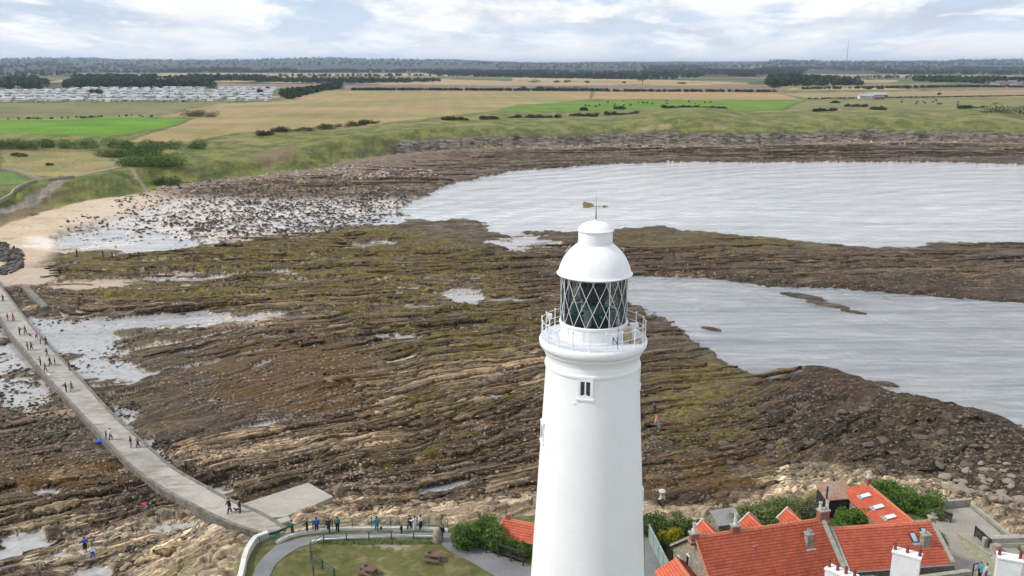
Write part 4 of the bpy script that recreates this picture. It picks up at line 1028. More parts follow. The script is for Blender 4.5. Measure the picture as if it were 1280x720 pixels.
# windows (frame proud of the shaft, dark panes set back)
def window(t, z, w=.92, hgt=1.28):
    r = R(z); ct, st = math.sin(t), -math.cos(t)           # outward direction
    tx, ty = math.cos(t), math.sin(t)
    def P(u, d, zz): return (r * ct + tx * u + ct * d, r * st + ty * u + st * d, zz - 5)
    mb = MB()
    def bar(u0, u1, za, zb, d0, d1): mb.hexa([P(u0, d0, za), P(u1, d0, za), P(u1, d1, za), P(u0, d1, za), P(u0, d0, zb), P(u1, d0, zb), P(u1, d1, zb), P(u0, d1, zb)])
    zb, zt = z - hgt / 2, z + hgt / 2
    bar(-w / 2, -w / 2 + .16, zb, zt, -.3, .05); bar(w / 2 - .16, w / 2, zb, zt, -.3, .05)
    bar(-w / 2 - .04, w / 2 + .04, zt, zt + .14, -.3, .045); bar(-w / 2 + .16, w / 2 - .16, zb, zb + .2, -.3, .045); bar(-w / 2 + .16, w / 2 - .16, zt - .18, zt, -.3, .045)
    bar(-.045, .045, zb + .2, zt - .18, -.3, .04); bar(-w / 2 - .1, w / 2 + .1, zb - .11, zb, -.3, .10)
    f = mb.build('window', WHITE, lh)
    mb = MB(); bar(-w / 2 + .16, w / 2 - .16, zb + .2, zt - .18, .0, .02); mb.build('pane', GLASSDK, f)
    mb = MB(); bar(-w / 2 - .3, w / 2 + .3, zb - .40, zb - .32, -.3, .02); mb.build('moulding', WHITE, f)
window(math.radians(-13), 34.85); window(math.radians(80), 34.8); window(math.radians(-80), 31.0, .8, 1.25); window(math.radians(170), 30); window(math.radians(-13), 18.)
window(math.radians(95), 26)
# ================================================================ COTTAGES
def tile_mat(name, base, dark, course=.30, pan=.24):
    m, nt, b = nodes(name)
    tc = N(nt, 'ShaderNodeTexCoord'); uv = tc.outputs['UV']
    sp = N(nt, 'ShaderNodeSeparateXYZ'); nt.links.new(uv, sp.inputs[0])
    def M(op, a, b_=None):
        n = N(nt, 'ShaderNodeMath', operation=op)
        for i, v in enumerate((a, b_)):
            if v is None: continue
            if hasattr(v, 'links'): nt.links.new(v, n.inputs[i])
            else: n.inputs[i].default_value = v
        return n.outputs[0]
    cu = M('DIVIDE', sp.outputs[0], pan); cv = M('DIVIDE', sp.outputs[1], course)
    fl = N(nt, 'ShaderNodeCombineXYZ'); nt.links.new(M('FLOOR', cu), fl.inputs[0]); nt.links.new(M('FLOOR', cv), fl.inputs[1])
    wn = N(nt, 'ShaderNodeTexWhiteNoise'); nt.links.new(fl.outputs[0], wn.inputs['Vector'])
    n = N(nt, 'ShaderNodeTexNoise', Scale=.9, Detail=6.); nt.links.new(tc.outputs['Object'], n.inputs['Vector'])
    c = mixcol(nt, base, dark, ramp(nt, n.outputs[0], .40, .75))
    c = mixcol(nt, c, ramp(nt, wn.outputs[0], 0., 1., (.86, .84, .82), (1.12, 1.12, 1.12)), .9, 'MULTIPLY')
    n2 = N(nt, 'ShaderNodeTexNoise', Scale=2.3, Detail=8., Roughness=.7); nt.links.new(tc.outputs['Object'], n2.inputs['Vector'])
    c = mixcol(nt, c, (.24, .17, .11), ramp(nt, n2.outputs[0], .58, .72, (0, 0, 0), (.75, .75, .75)))
    # darker band along the lap of each course
    fr = M('FRACT', cv); lap = ramp(nt, fr, .05, .30, (1, 1, 1), (0, 0, 0))
    c = mixcol(nt, c, (.10, .035, .025), mixcol(nt, (0, 0, 0), (.75, .75, .75), lap))
    nt.links.new(c, b.inputs['Base Color']); b.inputs['Roughness'].default_value = .62; b.inputs['Specular IOR Level'].default_value = .3
    return m
TILE = tile_mat('red_pantiles', (.70, .17, .095), (.58, .13, .075))
TILE_R = mat('ridge_tile', (.60, .22, .12), rough=.7, var=.25, scale=4.)
SLATE = mat('grey_slate', (.21, .215, .22), rough=.55, var=.3, scale=3., col2=(.30, .29, .27))
STONE = mat('rubble_stone', (.36, .31, .24), rough=.9, var=.45, scale=2.2, bump=.8, bscale=5., col2=(.22, .19, .15), dist=.06)
COPE = mat('stone_coping', (.38, .35, .30), rough=.9, var=.3, scale=2., bump=.4, col2=(.26, .25, .21))
BRICK = mat('red_chimney_brick', (.34, .13, .09), rough=.9, var=.4, scale=4., bump=.6, col2=(.22, .10, .08))
LEAD = mat('lead_flashing', (.33, .34, .34), rough=.5, var=.2)
POTRED = mat('terracotta_pot', (.27, .055, .05), rough=.6, var=.25)
POTW = mat('cream_pot', (.62, .58, .52), rough=.7, var=.2)
SKYG = mat('skylight_glass', (.36, .42, .50), rough=.05, var=.1, bump=0, spec=.9)
WALLW = mat('white_render', (.78, .78, .785), rough=.7, var=.08, scale=1.2, col2=(.68, .67, .65))
WOODD = mat('dark_stained_wood', (.045, .04, .038), rough=.8, var=.35, scale=4.)
FRAMEW = mat('white_joinery', (.74, .73, .70), rough=.5, var=.08)

def pan_roof(name, a0, a1, e0, e1, parent, pan=.24, course=.30, material=None):
    """tiled slope: ridge a0->a1, eaves e0->e1 (3-D points); stepped courses and rolled pans"""
    a0, a1, e0, e1 = (np.array(q, float) for q in (a0, a1, e0, e1))
    L = np.linalg.norm(a1 - a0); S = np.linalg.norm(((e0 + e1) - (a0 + a1)) / 2)
    nu = max(4, int(L / (pan / 4))); rowsv = []
    k = int(S / course) + 1
    for i in range(k):
        t0 = i * course / S; t1 = min(1., (i + 1) * course / S)
        rowsv += [(t0, .0 if i else .03), (t1, .045)]
        if t1 >= 1: break
    nrm = np.cross(a1 - a0, e0 - a0); nrm /= np.linalg.norm(nrm)
    if nrm[2] < 0: nrm = -nrm
    u = np.linspace(0, 1, nu + 1); V_ = []; UV = []
    for t, l in rowsv:
        A = a0[None] * (1 - t) + e0[None] * t; B = a1[None] * (1 - t) + e1[None] * t
        P = A * (1 - u)[:, None] + B * u[:, None]
        w = .028 * np.cos(u * L / pan * 2 * np.pi)
        V_.append(P + nrm[None] * (l + w)[:, None] if np.ndim(l) else P + nrm[None] * (w + l)[:, None]); UV.append(np.stack([u * L, np.full(nu + 1, t * S)], 1))
    V_ = np.concatenate(V_); UV = np.concatenate(UV); m_ = len(rowsv)
    i2 = np.arange(m_ * (nu + 1)).reshape(m_, nu + 1)
    q = np.stack([i2[:-1, :-1], i2[1:, :-1], i2[1:, 1:], i2[:-1, 1:]], -1).reshape(-1, 4)
    # underside
    off = len(V_); und = np.array([a0, a1, e1, e0]) - nrm * .08
    o = np_mesh(name, np.concatenate([V_, und]), np.concatenate([q, [[off, off + 1, off + 2, off + 3]]]), material or TILE, parent)
    uvl = o.data.uv_layers.new(name='UVMap'); li = np.empty(len(o.data.loops), np.int32); o.data.loops.foreach_get('vertex_index', li)
    UVa = np.concatenate([UV, np.zeros((4, 2))]); uvl.data.foreach_set('uv', UVa[li].astype(np.float32).ravel())
    return o

def gable_house(root, A, B, zr, wf, wb, zf, zb, g=5., wallmat=None, back=True, roofback=True):
    """ridge A->B at height zr; front half width wf to eaves zf, back half width wb to eaves zb (all world coords, root at origin offset)"""
    O = Vector(root.location)
    A = Vector((A[0], A[1], 0)) - Vector((O.x, O.y, 0)); B = Vector((B[0], B[1], 0)) - Vector((O.x, O.y, 0))
    d = (B - A).normalized(); nf = Vector((d.y, -d.x, 0))      # front normal
    zr -= O.z; zf -= O.z; zb -= O.z; g -= O.z
    P = lambda base, off, z: Vector((base.x + nf.x * off, base.y + nf.y * off, z))
    i = .18
    A2, B2 = A + d * i, B - d * i
    mb = MB()   # wall prism following the gables
    prof = [(wf - .25, g), (wf - .25, zf + (zr - zf) * .25 / wf - .12), (0, zr - .12), (-wb + .25, zb + (zr - zb) * .25 / wb - .12), (-wb + .25, g)]
    vs = [P(A2, o_, z) for o_, z in prof] + [P(B2, o_, z) for o_, z in prof]
    mb.add(vs, [(4, 3, 2, 1, 0), (5, 6, 7, 8, 9)] + [(k, (k + 1) % 5, 5 + (k + 1) % 5, 5 + k) for k in range(5)])
    mb.build('wall', wallmat or STONE, root)
    rf = pan_roof('roof', P(A, 0, zr), P(B, 0, zr), P(A, wf, zf), P(B, wf, zf), root)
    rb = pan_roof('roof', P(B, 0, zr), P(A, 0, zr), P(B, -wb, zb), P(A, -wb, zb), root)
    mb = MB(); n = max(2, int((B - A).length / .4))
    mb.smooth = True
    for k in range(n):
        a = A.lerp(B, k / n); b = A.lerp(B, (k + .93) / n)
        mb.tube((a.x, a.y, zr - .02), (b.x, b.y, zr - .02), .12, .11, 8)
    mb.build('ridge_tiles', TILE_R, root)
    return A, B, d, nf, P, rf

def gutter(root, a, b, m):
    mb = MB(); mb.tube(a, b, .07, .07, 6); mb.build('gutter', m, root)

def pot(mb, x, y, z, hgt=.6, r=.14):
    mb.smooth = True
    mb.lathe([(r * 1.15, 0), (r * 1.15, .08), (r, .12), (r * .82, hgt - .14), (r * 1.05, hgt - .1), (r * 1.05, hgt), (r * .7, hgt), (r * .7, hgt - .2)], 12, (x, y, z))
    mb.smooth = False

# ---- long cottage
A = (17.15, 74.5); B = (30.3, 77.9)
hs = empty('cottage', (23.7, 76.2, 5), 0, 'long stone cottage with red pantile roof and three small rear gables, nearest the tower', 'cottage')
A_, B_, d, nf, P, rf = gable_house(hs, A, B, 11.0, 5.0, 4.8, 7.1, 7.2)
mb = MB()   # coping on the left verge and the stone parapet on the right
for s, base, wid in ((0, A_, .28), (1, B_, .42)):
    for o_, ze in ((5.0, 7.1 - 5), (-4.8, 7.2 - 5)):
        top = P(base, 0, 6.13); e = P(base, o_, ze + .13)
        if s == 0 and o_ > 0: continue
        MB().beam(top, e, wid, .22).build('verge_coping', COPE, hs)
mb = MB(); e = P(A_, 5.0, 2.1); mb.beam(P(A_, 0, 6.08), (e.x, e.y, 2.18), .12, .12); mb.build('verge_tiles', TILE_R, hs)
# chimneys on the ridge
def stack(root, x, y, z0, w, dpt, hh, brick, potm, npots=1, rz=0., name='chimney', cap=COPE, ph=.75, pr=.17, flash=True):
    mb = MB(); mb.box((x, y, z0 + hh / 2), (w, dpt, hh), rz); c = mb.build(name, brick, root)
    mb = MB(); mb.box((x, y, z0 + hh + .05), (w + .16, dpt + .16, .14), rz)
    mb.build('chimney_cap', cap, c)
    if flash: MB().box((x, y, z0 + .35), (w + .12, dpt + .12, .12), rz).build('chimney_flashing', cap, c)
    ca, sa = math.cos(rz), math.sin(rz)
    for i in range(npots):
        u = (i - (npots - 1) / 2) * (w - .25) / max(1, npots - 1) if npots > 1 else 0
        mb = MB(); pot(mb, x + u * ca, y + u * sa, z0 + hh + .12, ph, pr); mb.build('chimney_pot', potm, c)
    return c
ux, uy = d.x, d.y; rzh = math.atan2(uy, ux)
q = A_ + d * (-.05); stack(hs, q.x, q.y, 5.2, .75, .55, 1.15, BRICK, POTW, 1, rzh, ph=.95)
q = A_ + d * 4.2; stack(hs, q.x, q.y, 5.3, .75, .6, 1.25, BRICK, POTW, 1, rzh, ph=1.15)
q = B_ + d * .1; stack(hs, q.x, q.y, 5.4, 1.0, .65, 1.45, BRICK, POTW, 2, rzh, ph=.8)
# stack that rises out of the front slope
q = P(A_ + d * 11.1, 1.75, 0); stack(hs, q.x, q.y, 3.9, .62, .62, 1.75, STONE, LEAD, 1, rzh, ph=.3, pr=.2)
mb = MB(); q2 = P(A_ + d * 11.1, 2.2, 0); mb.box((q2.x, q2.y, 4.26), (.95, .55, .12), rzh); mb.build('flashing', LEAD, hs)
q = P(A_ + d * 5.5, 1.5, 0)
mb = MB(); mb.box((q.x, q.y, 4.95), (.35, .35, .12), rzh); mb.build('roof_vent', BRICK, hs)
# rear dormers: three cross gables
for t in (.9, 7.9, 12.0) if False else (2.5, 7.5, 11.8):
    base = A_ + d * t
    rpk = 5.70; L0, L1 = -.4, -3.2; hw = 1.1; ez = 4.65
    dr = []
    c0 = P(base, L0, rpk); c1 = P(base, L1, rpk)
    for s in (-1, 1):
        e0 = P(base + d * (s * hw), L0, ez); e1 = P(base + d * (s * hw), L1, ez)
        r_ = pan_roof('dormer_roof', c0, c1, e0, e1, hs)
    mb = MB()
    for s in (-1, 1):
        e1 = P(base + d * (s * (hw + .05)), L1, ez + .02); mb.beam((c1.x, c1.y, rpk + .07), (e1.x, e1.y, ez + .05), .1, .16)
    mb.build('bargeboard', FRAMEW, hs)
    mb = MB()
    wv = [P(base + d * (-hw + .15), L1 + .2, 2.0), P(base + d * (hw - .15), L1 + .2, 2.0), P(base + d * (hw - .15), L1 + .2, ez + .05), P(base, L1 + .2, rpk - .1), P(base + d * (-hw + .15), L1 + .2, ez + .05)]
    wv2 = [v + nf * 2.8 for v in wv]
    mb.add(wv + wv2, [(0, 1, 2, 3, 4), (9, 8, 7, 6, 5)] + [(k, (k + 1) % 5, 5 + (k + 1) % 5, 5 + k) for k in range(5)])
    mb.build('dormer_wall', STONE, hs)
# small window in the left gable
def gable_window(root, base, dd, off, z, w, hgt):
    c = base + nf * off; mb = MB()
    p = Vector((c.x, c.y, z)) - dd * .02
    mb.beam(p - nf * (w / 2), p + nf * (w / 2), .12, hgt); f = mb.build('window', FRAMEW, root)
    mb = MB(); p = p - dd * .07; mb.beam(p - nf * (w / 2 - .08), p + nf * (w / 2 - .08), .03, hgt - .16); mb.build('pane', GLASSDK, f)
gable_window(hs, A_ + d * .18, d, -1.3, 2.7, .7, 1.1); gable_window(hs, A_ + d * .18, d, -3.3, 1.6, .5, .8)

gutter(hs, P(A_, 5.05, 2.02), P(B_, 5.05, 2.02), LEAD)
# ---- second cottage, lower ridge
A = (31.2, 77.75); B = (41.7, 79.1)
h2 = empty('cottage', (36.5, 78.4, 5), 0, 'lower red-roofed cottage with two small skylights, joined to the right of the long cottage', 'cottage')
A_, B_, d, nf, P, rf = gable_house(h2, A, B, 10.0, 4.0, 4.0, 7.7, 7.7)
rz2 = math.atan2(d.y, d.x)
mb = MB()
for o_ in (4.0, -4.0):
    MB().beam(P(B_, 0, 5.12), P(B_, o_, 2.82), .38, .2).build('verge_coping', COPE, h2); MB().beam(P(A_, 0, 5.12), P(A_, o_, 2.82), .30, .2).build('verge_coping', COPE, h2)
e0 = P(A_, 4.05, 2.62); e1 = P(B_, 4.05, 2.62); gutter(h2, e0, e1, LEAD)
def skylight(root, c, along, slope, w, l, frame=DARKM):
    """c centre on the slope, along unit vector, slope unit vector (down)"""
    nn = along.cross(slope).normalized()
    if nn.z < 0: nn = -nn
    c = c + nn * .08
    mb = MB()
    mb.hexa([c - along * w / 2 - slope * l / 2, c + along * w / 2 - slope * l / 2, c + along * w / 2 + slope * l / 2, c - along * w / 2 + slope * l / 2,
             c - along * w / 2 - slope * l / 2 + nn * .09, c + along * w / 2 - slope * l / 2 + nn * .09, c + along * w / 2 + slope * l / 2 + nn * .09, c - along * w / 2 + slope * l / 2 + nn * .09])
    f = mb.build('skylight', frame, root)
    w2, l2 = w - .16, l - .16; c2 = c + nn * .075
    mb = MB(); mb.hexa([c2 - along * w2 / 2 - slope * l2 / 2, c2 + along * w2 / 2 - slope * l2 / 2, c2 + along * w2 / 2 + slope * l2 / 2, c2 - along * w2 / 2 + slope * l2 / 2,
             c2 - along * w2 / 2 - slope * l2 / 2 + nn * .03, c2 + along * w2 / 2 - slope * l2 / 2 + nn * .03, c2 + along * w2 / 2 + slope * l2 / 2 + nn * .03, c2 - along * w2 / 2 + slope * l2 / 2 + nn * .03])
    mb.build('pane', SKYG, f)
    mb = MB(); c3_ = c + slope * (l / 2 + .16) + nn * -.01
    mb.hexa([c3_ - along * (w / 2 + .1) - slope * .16, c3_ + along * (w / 2 + .1) - slope * .16, c3_ + along * (w / 2 + .1) + slope * .16, c3_ - along * (w / 2 + .1) + slope * .16,
             c3_ - along * (w / 2 + .1) - slope * .16 + nn * .05, c3_ + along * (w / 2 + .1) - slope * .16 + nn * .05, c3_ + along * (w / 2 + .1) + slope * .16 + nn * .05, c3_ - along * (w / 2 + .1) + slope * .16 + nn * .05])
    mb.build('apron_flashing', LEAD, f)
sl_ = (P(A_, 4., 2.7) - P(A_, 0, 5.0)).normalized()
for t, f_, w_, l_ in ((7.9, .36, .62, 1.05), (9.2, .24, .55, .8)):
    c = P(A_ + d * t, 4. * f_, 5.0 - 2.3 * f_); skylight(h2, c, d, sl_, w_, l_)
q = P(A_ + d * 8.7, 2.1, 0); stack(h2, q.x, q.y, 2.7, .7, .7, 2.2, STONE, LEAD, 1, rz2, ph=.12, pr=.2)
q = B_ + d * .05; stack(h2, q.x, q.y, 4.2, .6, .55, 1.25, STONE, STONE, 1, rz2, ph=.3, pr=.18)

# ---- third cottage running back to the rocks, single slope seen
h3 = empty('cottage', (39., 85., 5), 0, 'narrow red-roofed wing with three white skylights in a row beside the rocks', 'cottage')
O3 = Vector((39., 85., 5))
def W3(px, py, z): x, y = G(px, py, z); return Vector((x, y, z)) - O3
p1, p2 = W3(1084, 604, 9.0), W3(1143, 653, 9.0); p3 = W3(1049, 614, 7.2); p4 = W3(1098, 660, 7.2)
p4 = p3 + (p2 - p1)
pan_roof('roof', p1, p2, p3, p4, h3)
bk = (p1 - p3); bk.z = 0
p5 = p1 + bk * 1.0; p5.z = 2.2; p6 = p2 + bk * 1.0; p6.z = 2.2
pan_roof('roof', p2, p1, p6, p5, h3)
mb = MB(); mb.smooth = True
n = 20
for k in range(n): mb.tube(p1.lerp(p2, k / n), p1.lerp(p2, (k + .93) / n), .12, .11, 8)
mb.build('ridge_tiles', TILE_R, h3)
mb = MB(); e = p1 + (p3 - p1) * 1.0; mb.beam(p1, p3, .16, .14); mb.beam(p1, p5, .16, .14); mb.build('verge_tiles', TILE_R, h3)
mb = MB()
ins = lambda v, z: Vector((v.x, v.y, z))
c1 = p1.lerp(p2, .02); c2 = p1.lerp(p2, .98)
w_ = [ins(p3.lerp(p1, .1).lerp(p4.lerp(p2, .1), .02), 0), ins(p3.lerp(p1, .1).lerp(p4.lerp(p2, .1), .98), 0), ins(p6.lerp(p2, .1).lerp(p5.lerp(p1, .1), .02), 0), ins(p6.lerp(p2, .1).lerp(p5.lerp(p1, .1), .98), 0)]
zt_ = 2.18
vs = w_ + [ins(v, zt_) for v in w_] + [ins(c1, 3.85), ins(c2, 3.85)]
mb.add(vs, [(0, 1, 5, 4), (2, 3, 7, 6), (3, 0, 4, 8, 7), (1, 2, 6, 9, 5), (4, 5, 9, 8), (6, 7, 8, 9), (3, 2, 1, 0)])
mb.build('wall', STONE, h3)
al = (p2 - p1).normalized(); sd_ = (p3 - p1).normalized()
SKYW = mat('skylight_white', (.66, .68, .70), rough=.25, var=.05, bump=0)
for t in (.26, .55, .80):
    c = p1.lerp(p2, t).lerp(p3.lerp(p4, t), .42); f_ = None
    skylight(h3, c, al, sd_, .75, 1.15, GREYM)
for ch in h3.children:
    if ch.name.startswith('skylight'):
        for g_ in ch.children:
            if g_.name.startswith('pane'): g_.data.materials[0] = SKYW
q = p1.lerp(p2, .015); stack(h3, q.x, q.y, 3.6, .55, .5, 1.1, BRICK, POTW, 1, math.atan2(al.y, al.x), ph=.7, pr=.2)

# ---- small annexe at the foot of the left gable
h4 = empty('annexe', (15.3, 73.0, 5), 0, 'small lean-to annexe with red tiled roof at the foot of the long cottage gable', 'annexe')
gable_house(h4, (15.9, 76.2), (16.9, 71.5), 7.7, 2.2, 2.4, 6.5, 6.4)

# ---- slate lean-to between the two cottages and the courtyard wall
o = empty('lean_to', (32.6, 74.3, 5), 0, 'grey slate lean-to roof tucked in the corner between the two red-roofed cottages', 'lean-to')
mb = MB(); mb.hexa([Vector(v) for v in ((-1., 1.6, 2.5), (1.1, 1.9, 2.5), (2.0, -1.2, 1.9), (-.2, -1.6, 1.9), (-1., 1.6, 2.62), (1.1, 1.9, 2.62), (2.0, -1.2, 2.02), (-.2, -1.6, 2.02))]); mb.build('roof', SLATE, o)
mb = MB(); mb.prism([(-.8, 1.5), (1.0, 1.7), (1.8, -1.1), (-.1, -1.4)], 0, 1.85); mb.build('wall', STONE, o)
mb = MB()
for k in range(5):
    a = Vector((-1. + .42 * k + .1, 1.6 + .06 * k, 2.66)); mb.beam(a, a + Vector((.9, -3.1, -.6)), .06, .05)
mb.build('roof_battens', LEAD, o)

# ---- keepers' house, mostly below the frame: hipped slate roof, red crest, tall white stacks
kr = math.radians(12)
hk = empty('keepers_house', (35.0, 66.0, 5), kr, "white keepers' house with grey slate roof, red ridge crest and tall white chimneys", 'house')
mb = MB(); mb.box((0, 0, 1.7), (15, 7.4, 3.4)); mb.build('wall', WALLW, hk)
mb = MB(); hw, hl, ez, rz_ = 4.0, 7.8, 3.4, 5.35
mb.add([(-hl, -hw, ez), (hl, -hw, ez), (hl, hw, ez), (-hl, hw, ez), (-hl + 2.4, 0, rz_), (hl - 2.4, 0, rz_)], [(0, 1, 5, 4), (1, 2, 5), (2, 3, 4, 5), (3, 0, 4), (3, 2, 1, 0)])
roofk = mb.build('roof', SLATE, hk)
mb = MB()
mb.beam((-hl + 2.4, 0, rz_ + .05), (hl - 2.4, 0, rz_ + .05), .3, .14)
for k in range(46):
    x = -hl + 2.5 + k * .235; mb.smooth = True; mb.ball((x, 0, rz_ + .2), .085, 6)
mb.smooth = False
for sx in (-1, 1):
    for sy in (-1, 1): mb.beam((sx * (hl - 2.4), 0, rz_ + .04), (sx * hl, sy * hw, ez + .06), .2, .1)
mb.build('ridge_crest', POTRED, roofk)
mb = MB(); mb.box((0, 0, 3.3), (15.9, 8.3, .16)); mb.build('eaves', FRAMEW, hk)
for i in range(4):
    mb = MB(); x = -5.6 + i * 3.7; mb.box((x, 3.71, 1.8), (1.1, .1, 1.5)); f = mb.build('window', FRAMEW, hk)
    mb = MB(); mb.box((x, 3.765, 1.8), (.9, .03, 1.3)); mb.build('pane', GLASSDK, f)
Mk = Matrix.Translation((35., 66., 5)) @ Matrix.Rotation(kr, 4, 'Z'); Mi = Mk.inverted()
def kstack(px, py, ztop, w, dp, rz, npots, down):
    x, y = G(px, py, ztop); l = Mi @ Vector((x, y, ztop))
    stack(hk, l.x, l.y, l.z - down, w, dp, down, WALLW, POTRED, npots, rz - kr, cap=WALLW, ph=.62, pr=.14, flash=False)
kstack(1134, 692, 11.6, 2.3, 1.0, math.radians(-32), 3, 3.6)
kstack(1052, 716, 11.6, 2.5, 1.0, math.radians(-45), 4, 3.6)
kstack(1262, 697, 11.2, 1.9, 1.1, math.radians(-22), 2, 6.0)
# ================================================================ PEOPLE
SKIN = mat('skin', (.50, .32, .24), rough=.55, var=.05, bump=0)
HAIRD = mat('dark_hair', (.035, .025, .02), rough=.6, var=.2, bump=0)
HAIRF = mat('fair_hair', (.35, .24, .13), rough=.6, var=.2, bump=0)
SHOE = mat('shoe_leather', (.04, .035, .035), rough=.6, var=.1, bump=0)
def cloth(name, c): return mat('cloth_' + name, c, rough=.85, var=.15, scale=6., bump=.05)
CL = dict(black=cloth('black', (.018, .018, .022)), navy=cloth('navy', (.025, .035, .09)), blue=cloth('blue', (.03, .10, .50)), red=cloth('red', (.55, .04, .05)),
          white=cloth('white', (.72, .72, .72)), grey=cloth('grey', (.22, .22, .23)), teal=cloth('teal', (.03, .22, .30)), green=cloth('green', (.04, .16, .11)),
          turq=cloth('turquoise', (.05, .42, .55)), pink=cloth('pink', (.60, .28, .30)), orange=cloth('orange', (.60, .22, .12)), brown=cloth('brown', (.12, .08, .06)),
          purple=cloth('purple', (.08, .06, .16)), cream=cloth('cream', (.55, .50, .42)), jeans=cloth('denim', (.06, .09, .16)))
PARTS = {'pelvis': 1, 'waist': 0, 'chest': 0, 'neck': 2, 'head': 2, 'headtop': 2}
def person_mesh(pose):
    J = dict(pelvis=((0, 0, .95), .185, .14), waist=((0, 0, 1.12), .17, .135), chest=((0, 0, 1.36), .205, .15), neck=((0, .01, 1.50), .065, .065),
             head=((0, .03, 1.60), .105, .115), headtop=((0, .02, 1.70), .085, .095))
    E = [('pelvis', 'waist'), ('waist', 'chest'), ('chest', 'neck'), ('neck', 'head'), ('head', 'headtop')]
    lean = pose.get('lean', 0.)
    def rot(p):
        x, y, z = p; z0 = .95; dy = y; dz = z - z0
        return (x, dy * math.cos(lean) + dz * math.sin(lean), z0 + dz * math.cos(lean) - dy * math.sin(lean))
    for k in list(J):
        if k != 'pelvis': J[k] = (rot(J[k][0]),) + J[k][1:]
    for s, nm in ((-1, 'l'), (1, 'r')):
        sw = pose.get('arm', (0, 0))[0 if s < 0 else 1]; el = pose.get('elbow', .25)
        sh = (s * .185, 0, 1.42); a = sw
        eb = (s * .235, .28 * math.sin(a), 1.42 - .28 * math.cos(a)); a2 = sw + el
        wr = (s * .24, eb[1] + .25 * math.sin(a2), eb[2] - .25 * math.cos(a2)); hd = (s * .235, wr[1] + .10 * math.sin(a2 + .1), wr[2] - .10 * math.cos(a2 + .1))
        for k, p, r in (('sh', sh, .085), ('el', eb, .065), ('wr', wr, .05), ('hd', hd, .045)): J[nm + k] = (rot(p), r, r)
        E += [('chest', nm + 'sh'), (nm + 'sh', nm + 'el'), (nm + 'el', nm + 'wr'), (nm + 'wr', nm + 'hd')]
        st = pose.get('leg', (0, 0))[0 if s < 0 else 1]; kn = pose.get('knee', .1)
        hp = (s * .09, 0, .90); kp = (s * .10, .43 * math.sin(st), .90 - .43 * math.cos(st)); a3 = st - kn
        an = (s * .10, kp[1] + .41 * math.sin(a3), kp[2] - .41 * math.cos(a3)); to = (s * .115, an[1] + .16, an[2] - .045)
        for k, p, r in (('hp', hp, .125), ('kn', kp, .09), ('an', an, .065), ('to', to, .05)): J[nm + k] = (p, r, r)
        E += [('pelvis', nm + 'hp'), (nm + 'hp', nm + 'kn'), (nm + 'kn', nm + 'an'), (nm + 'an', nm + 'to')]
    names_ = list(J); ix = {k: i for i, k in enumerate(names_)}
    me = bpy.data.meshes.new('person'); me.from_pydata([J[k][0] for k in names_], [(ix[a], ix[b]) for a, b in E], [])
    o = bpy.data.objects.new('person', me); C.objects.link(o)
    md = o.modifiers.new('skin', 'SKIN'); sv = me.skin_vertices[0].data
    for k in names_: sv[ix[k]].radius = J[k][1:]; sv[ix[k]].use_root = (k == 'pelvis')
    o.modifiers.new('sub', 'SUBSURF').levels = 1
    dg = bpy.context.evaluated_depsgraph_get(); dg.update()
    m2 = bpy.data.meshes.new_from_object(o.evaluated_get(dg)); bpy.data.objects.remove(o)
    pts = np.array([J[k][0] for k in names_])
    lab = []
    for k in names_:
        if k in PARTS: lab.append(PARTS[k])
        elif k[1:] in ('sh', 'el'): lab.append(0)
        elif k[1:] == 'wr': lab.append(0 if not pose.get('shorts') else 2)
        elif k[1:] == 'hd': lab.append(2)
        elif k[1:] in ('hp',): lab.append(1)
        elif k[1:] == 'kn': lab.append(1)
        elif k[1:] == 'an': lab.append(2 if pose.get('shorts') else 1)
        else: lab.append(3)
    lo = min(v.co.z for v in m2.vertices)
    for v in m2.vertices: v.co.z -= lo
    while len(m2.materials): m2.materials.clear()
    for m in (CL['black'], CL['black'], SKIN, SHOE): m2.materials.append(m)
    for p in m2.polygons:
        c = np.array(p.center) + (0, 0, lo); p.material_index = lab[int(np.argmin(((pts - c) ** 2).sum(1)))]; p.use_smooth = True
    hd = np.array(J['head'][0]); 
    return m2, (hd[0], hd[1], hd[2] - lo)
POSES = [dict(leg=(.26, -.24), arm=(-.25, .3)), dict(leg=(.03, -.03), arm=(.1, .05)), dict(leg=(-.25, .3), arm=(.35, -.3), shorts=1), dict(leg=(.05, -.05), arm=(.8, .75), elbow=.9),
         dict(leg=(.9, .75), knee=1.3, lean=.9, arm=(.9, .7)), dict(leg=(.1, -.05), arm=(.2, .1), shorts=1, elbow=.5)]
PM = [person_mesh(p) for p in POSES]
HAIRM = []
for _, c in PM:
    mb = MB(); mb.smooth = True; mb.ball((c[0], c[1] - .015, c[2] + .055), .105, 10, (.92, 1.0, .95)); mb.box((c[0], c[1] - .085, c[2] + .0), (.15, .05, .14), taper=1.)
    o = mb.build('hair', HAIRD); HAIRM.append(o.data); bpy.data.objects.remove(o)
def person(px, py, z, pose, top, legs, label, rz=0., sc=1., hair=HAIRD, group=None, off=0.):
    x, y = G(px, py, z); 
    gz = ground(x, y) if z < 0 else z
    if z < 0:
        for _ in range(6): x, y = G(px, py, gz); gz = max(ground(x, y), .02)
    o = bpy.data.objects.new('person', PM[pose][0]); C.objects.link(o)
    o.location = (x, y, gz + off); o.rotation_euler = (0, 0, rz); o.scale = (sc * 1.15, sc * 1.15, sc)
    for i, m in enumerate((CL[top], CL[legs], SKIN, SHOE)):
        o.material_slots[i].link = 'OBJECT'; o.material_slots[i].material = m
    hobj = bpy.data.objects.new('hair', HAIRM[pose]); C.objects.link(hobj); hobj.parent = o
    hobj.material_slots[0].link = 'OBJECT'; hobj.material_slots[0].material = hair
    return tag(o, label, 'person', group)
GC = 'visitors walking on the causeway'
